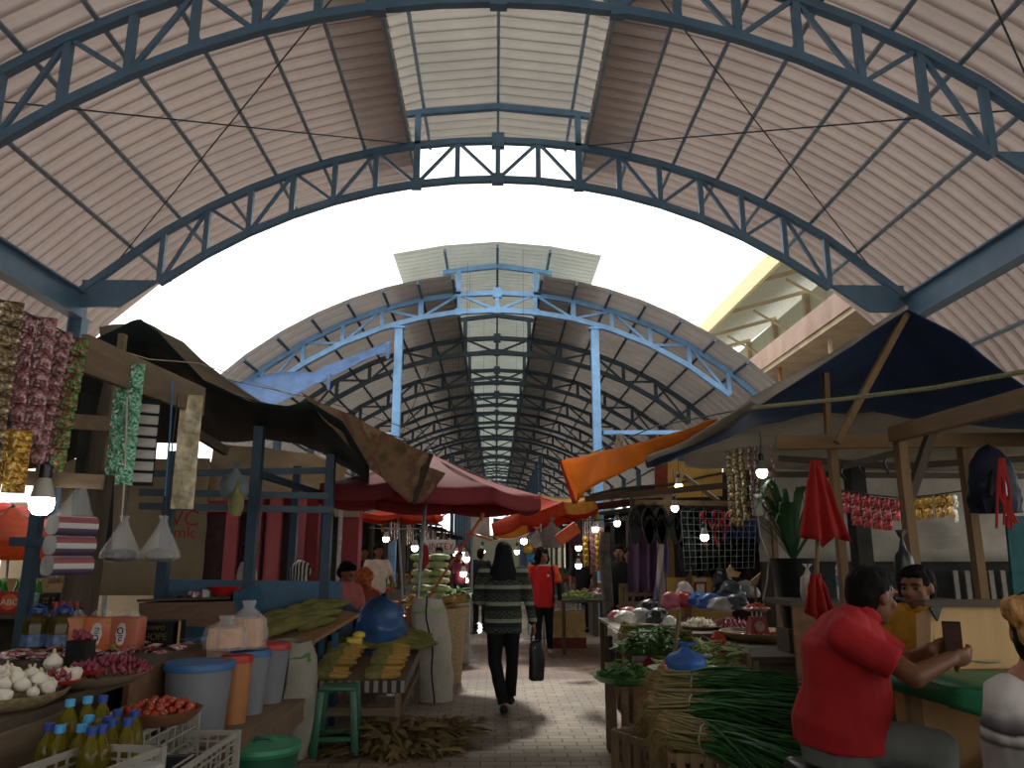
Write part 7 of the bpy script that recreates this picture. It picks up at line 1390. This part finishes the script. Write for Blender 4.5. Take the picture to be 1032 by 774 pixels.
for i in range(8):
    y = 14.9 + i * 3.6
    stall('market stall on the left of the far hall, %s from the camera end' % names[i], -2.9 - .1 * (i % 2), y + .4, gm[i % 4], cm[i % 3], -1)
    stall('market stall on the right of the far hall, %s from the camera end' % names[i], 2.75 + .1 * (i % 2), y + .8, gm[(i + 2) % 4], cm[(i + 1) % 3], 1)
for sx, nm in ((-1, 'wall_far_left'), (1, 'wall_far_right')):
    mb = MB(); mb.box((sx * 7.45, 51, 1.9), (.2, 66, 3.8)); S(nm, mb, mat('dark_stall_backs', '#4a4038', .9, var=.4, sc=.8))
mb = MB(); mb.box((-6.5, 14.6, 1.2), (5, .15, 2.4)); S('wall_yard_left', mb, beige)
mb = MB(); mb.box((0, 86, 1.9), (15, .2, 3.8)); S('wall_end', mb, mat('pale_end_wall', '#9c9d86', .9))
# far sign, banner, panel
t = T('far_sign', 'white sign board with red capital lettering far down the left stalls', 'sign', at(443, 551, 17)); P('board', MB().slab([at(427, 543.5, 17), at(459, 544, 17), at(459, 558.5, 17), at(427, 558, 17)], (0, .04, 0)), mat('sign_white', '#c4beb4', .7), t); text('lettering', 'MIE INTEYAN', .2, at(443, 551, 16.97), (math.pi / 2, 0, 0), mat('sign_red', '#8e2a2a', .6), t)
for px in (431, 455): q = at(px, 558, 17.05); P('post', MB().box((q.x, 17.06, q.z / 2), (.06, .05, q.z)), woodD, t)
t = T('white_banner', 'bright white banner hanging beyond the maroon umbrella', 'banner', at(484, 528, 15.5)); P('cloth', MB().grid(quad(at(475, 516, 15.5), at(493, 515, 15.5), at(494, 541, 15.5), at(475, 537, 15.5), wr=.06), 6, 6), mat('white_banner_cloth', '#d5d0c4', .8, var=.15, sc=4, trans=.5), t, thick=.006); P('edge_pole', MB().beam(at(470, 536, 15.5), at(496, 545, 15.5), .05, .04), mat('orange_print', '#c4623c'), t)
t = T('grey_panel', 'grey cloth panel hanging beside the white banner', 'panel', at(507, 536, 15)); P('cloth', MB().grid(quad(at(497, 522, 15), at(520, 524, 15), at(520, 543, 15), at(497, 544, 15), wr=.04), 6, 4), mat('grey_panel_cloth', '#6b626a', .8, trans=.2), t, thick=.006)
t = T('pink_canopy', 'pale pink canopy edge above the black headscarf', 'canopy', at(520, 548, 14.6)); P('cloth', MB().grid(quad(at(500, 546, 14.4), at(532, 540, 14.4), at(534, 536, 15.6), at(500, 540, 15.6), wr=.04), 6, 4), mat('pink_canopy_cloth', '#c08a80', .8, trans=.3), t, thick=.006)
# motorbike
q = at(470, 600, 20); t = T('motorbike', 'dark motorbike facing this way in the aisle beyond the greens', 'motorbike', (q.x, 20, 0))
for y in (-.6, .6): P('wheel', MB().lathe([(.22, -.05), (.29, -.04), (.3, 0), (.29, .04), (.22, .05), (.22, -.05)], 24, (0, y, .3), M=Matrix.Rotation(math.pi / 2, 3, 'Y')), blackpl, t, world=False)
P('fairing', MB().ell((0, -.45, .75), (.16, .22, .28), nz=.15).ell((0, .1, .6), (.14, .5, .16), nz=.1), mat('dark_red_fairing', '#4a1c20', .3), t, world=False); P('saddle', MB().ell((0, .35, .78), (.14, .4, .06)), blackpl, t, world=False); P('handlebar', MB().tube([(-.34, -.3, 1.0), (-.1, -.36, .98), (.1, -.36, .98), (.34, -.3, 1.0)], .018, 6), blackpl, t, world=False); P('headlight', MB().ell((0, -.66, .86), (.07, .03, .06)), glow, t, world=False)
# overhead wires
for i, (pts, lab) in enumerate((([at(100, 352, 5), at(250, 402, 9), at(420, 445, 15), at(565, 470, 18.5)], 'thin wire from the timber post towards the orange tarpaulin'), ([at(218, 380, 17.5), at(330, 405, 17.5), at(450, 445, 17.8), at(560, 478, 18)], 'thin wire crossing in front of the far hall on the left'), ([at(565, 470, 12), at(660, 430, 10), at(770, 408, 7)], 'thin wire over the orange tarpaulin'), ([at(404, 440, 18.8), at(442, 345, 18.7)], 'slack wire rising from the left light blue column'))):
    one('overhead_wire', MB().tube(pts, .009, 5), cordg, lab, 'wire', 'wires across the hall')

for nm, px, y0, Y in (('white_banner', 476, 516, 15.55), ('pink_canopy', 533, 540, 15.0), ('beige_sheet', 346, 462, 11.5), ('beige_banner', 120, 464, 9.7), ('blue_awning', 334, 515, 16.6)):
    o = bpy.data.objects[nm]; q = at(px, y0, Y); P('support_pole', MB().tube([(q.x, Y + .03, 0), (q.x, Y + .03, q.z)], .03, 8), galv, o)

for pts, lab in (([at(566, 520, 12.6), at(583, 524, 12.4), at(600, 524, 11.5), at(622, 523, 11.4), at(638, 520, 11.3)], 'slack lamp cable over the lit right stall'), ([at(372, 532, 12.6), at(389, 533, 12.2), at(418, 533, 11), at(426, 533, 9.2)], 'slack lamp cable under the maroon umbrella')):
    one('lamp_cable', MB().tube(pts, .008, 5), cordg, lab, 'cable', 'lamp cables')
c_ = fl(470, 633); mb = MB(); pts = []
for k in range(28):
    a = 2 * math.pi * k / 28; e = 1 + .3 * nz(math.cos(a) * 1.7, math.sin(a) * 1.7, 4.2); pts.append(V((c_.x + .42 * e * math.cos(a), c_.y + 1.5 * e * math.sin(a), .004)))
one('puddle', mb.slab(pts, (0, 0, .002)), mat('wet_film', '#3b3a38', .05, var=.1, bump=.02), 'wet shiny puddle on the paving beyond the white sack', 'puddle')
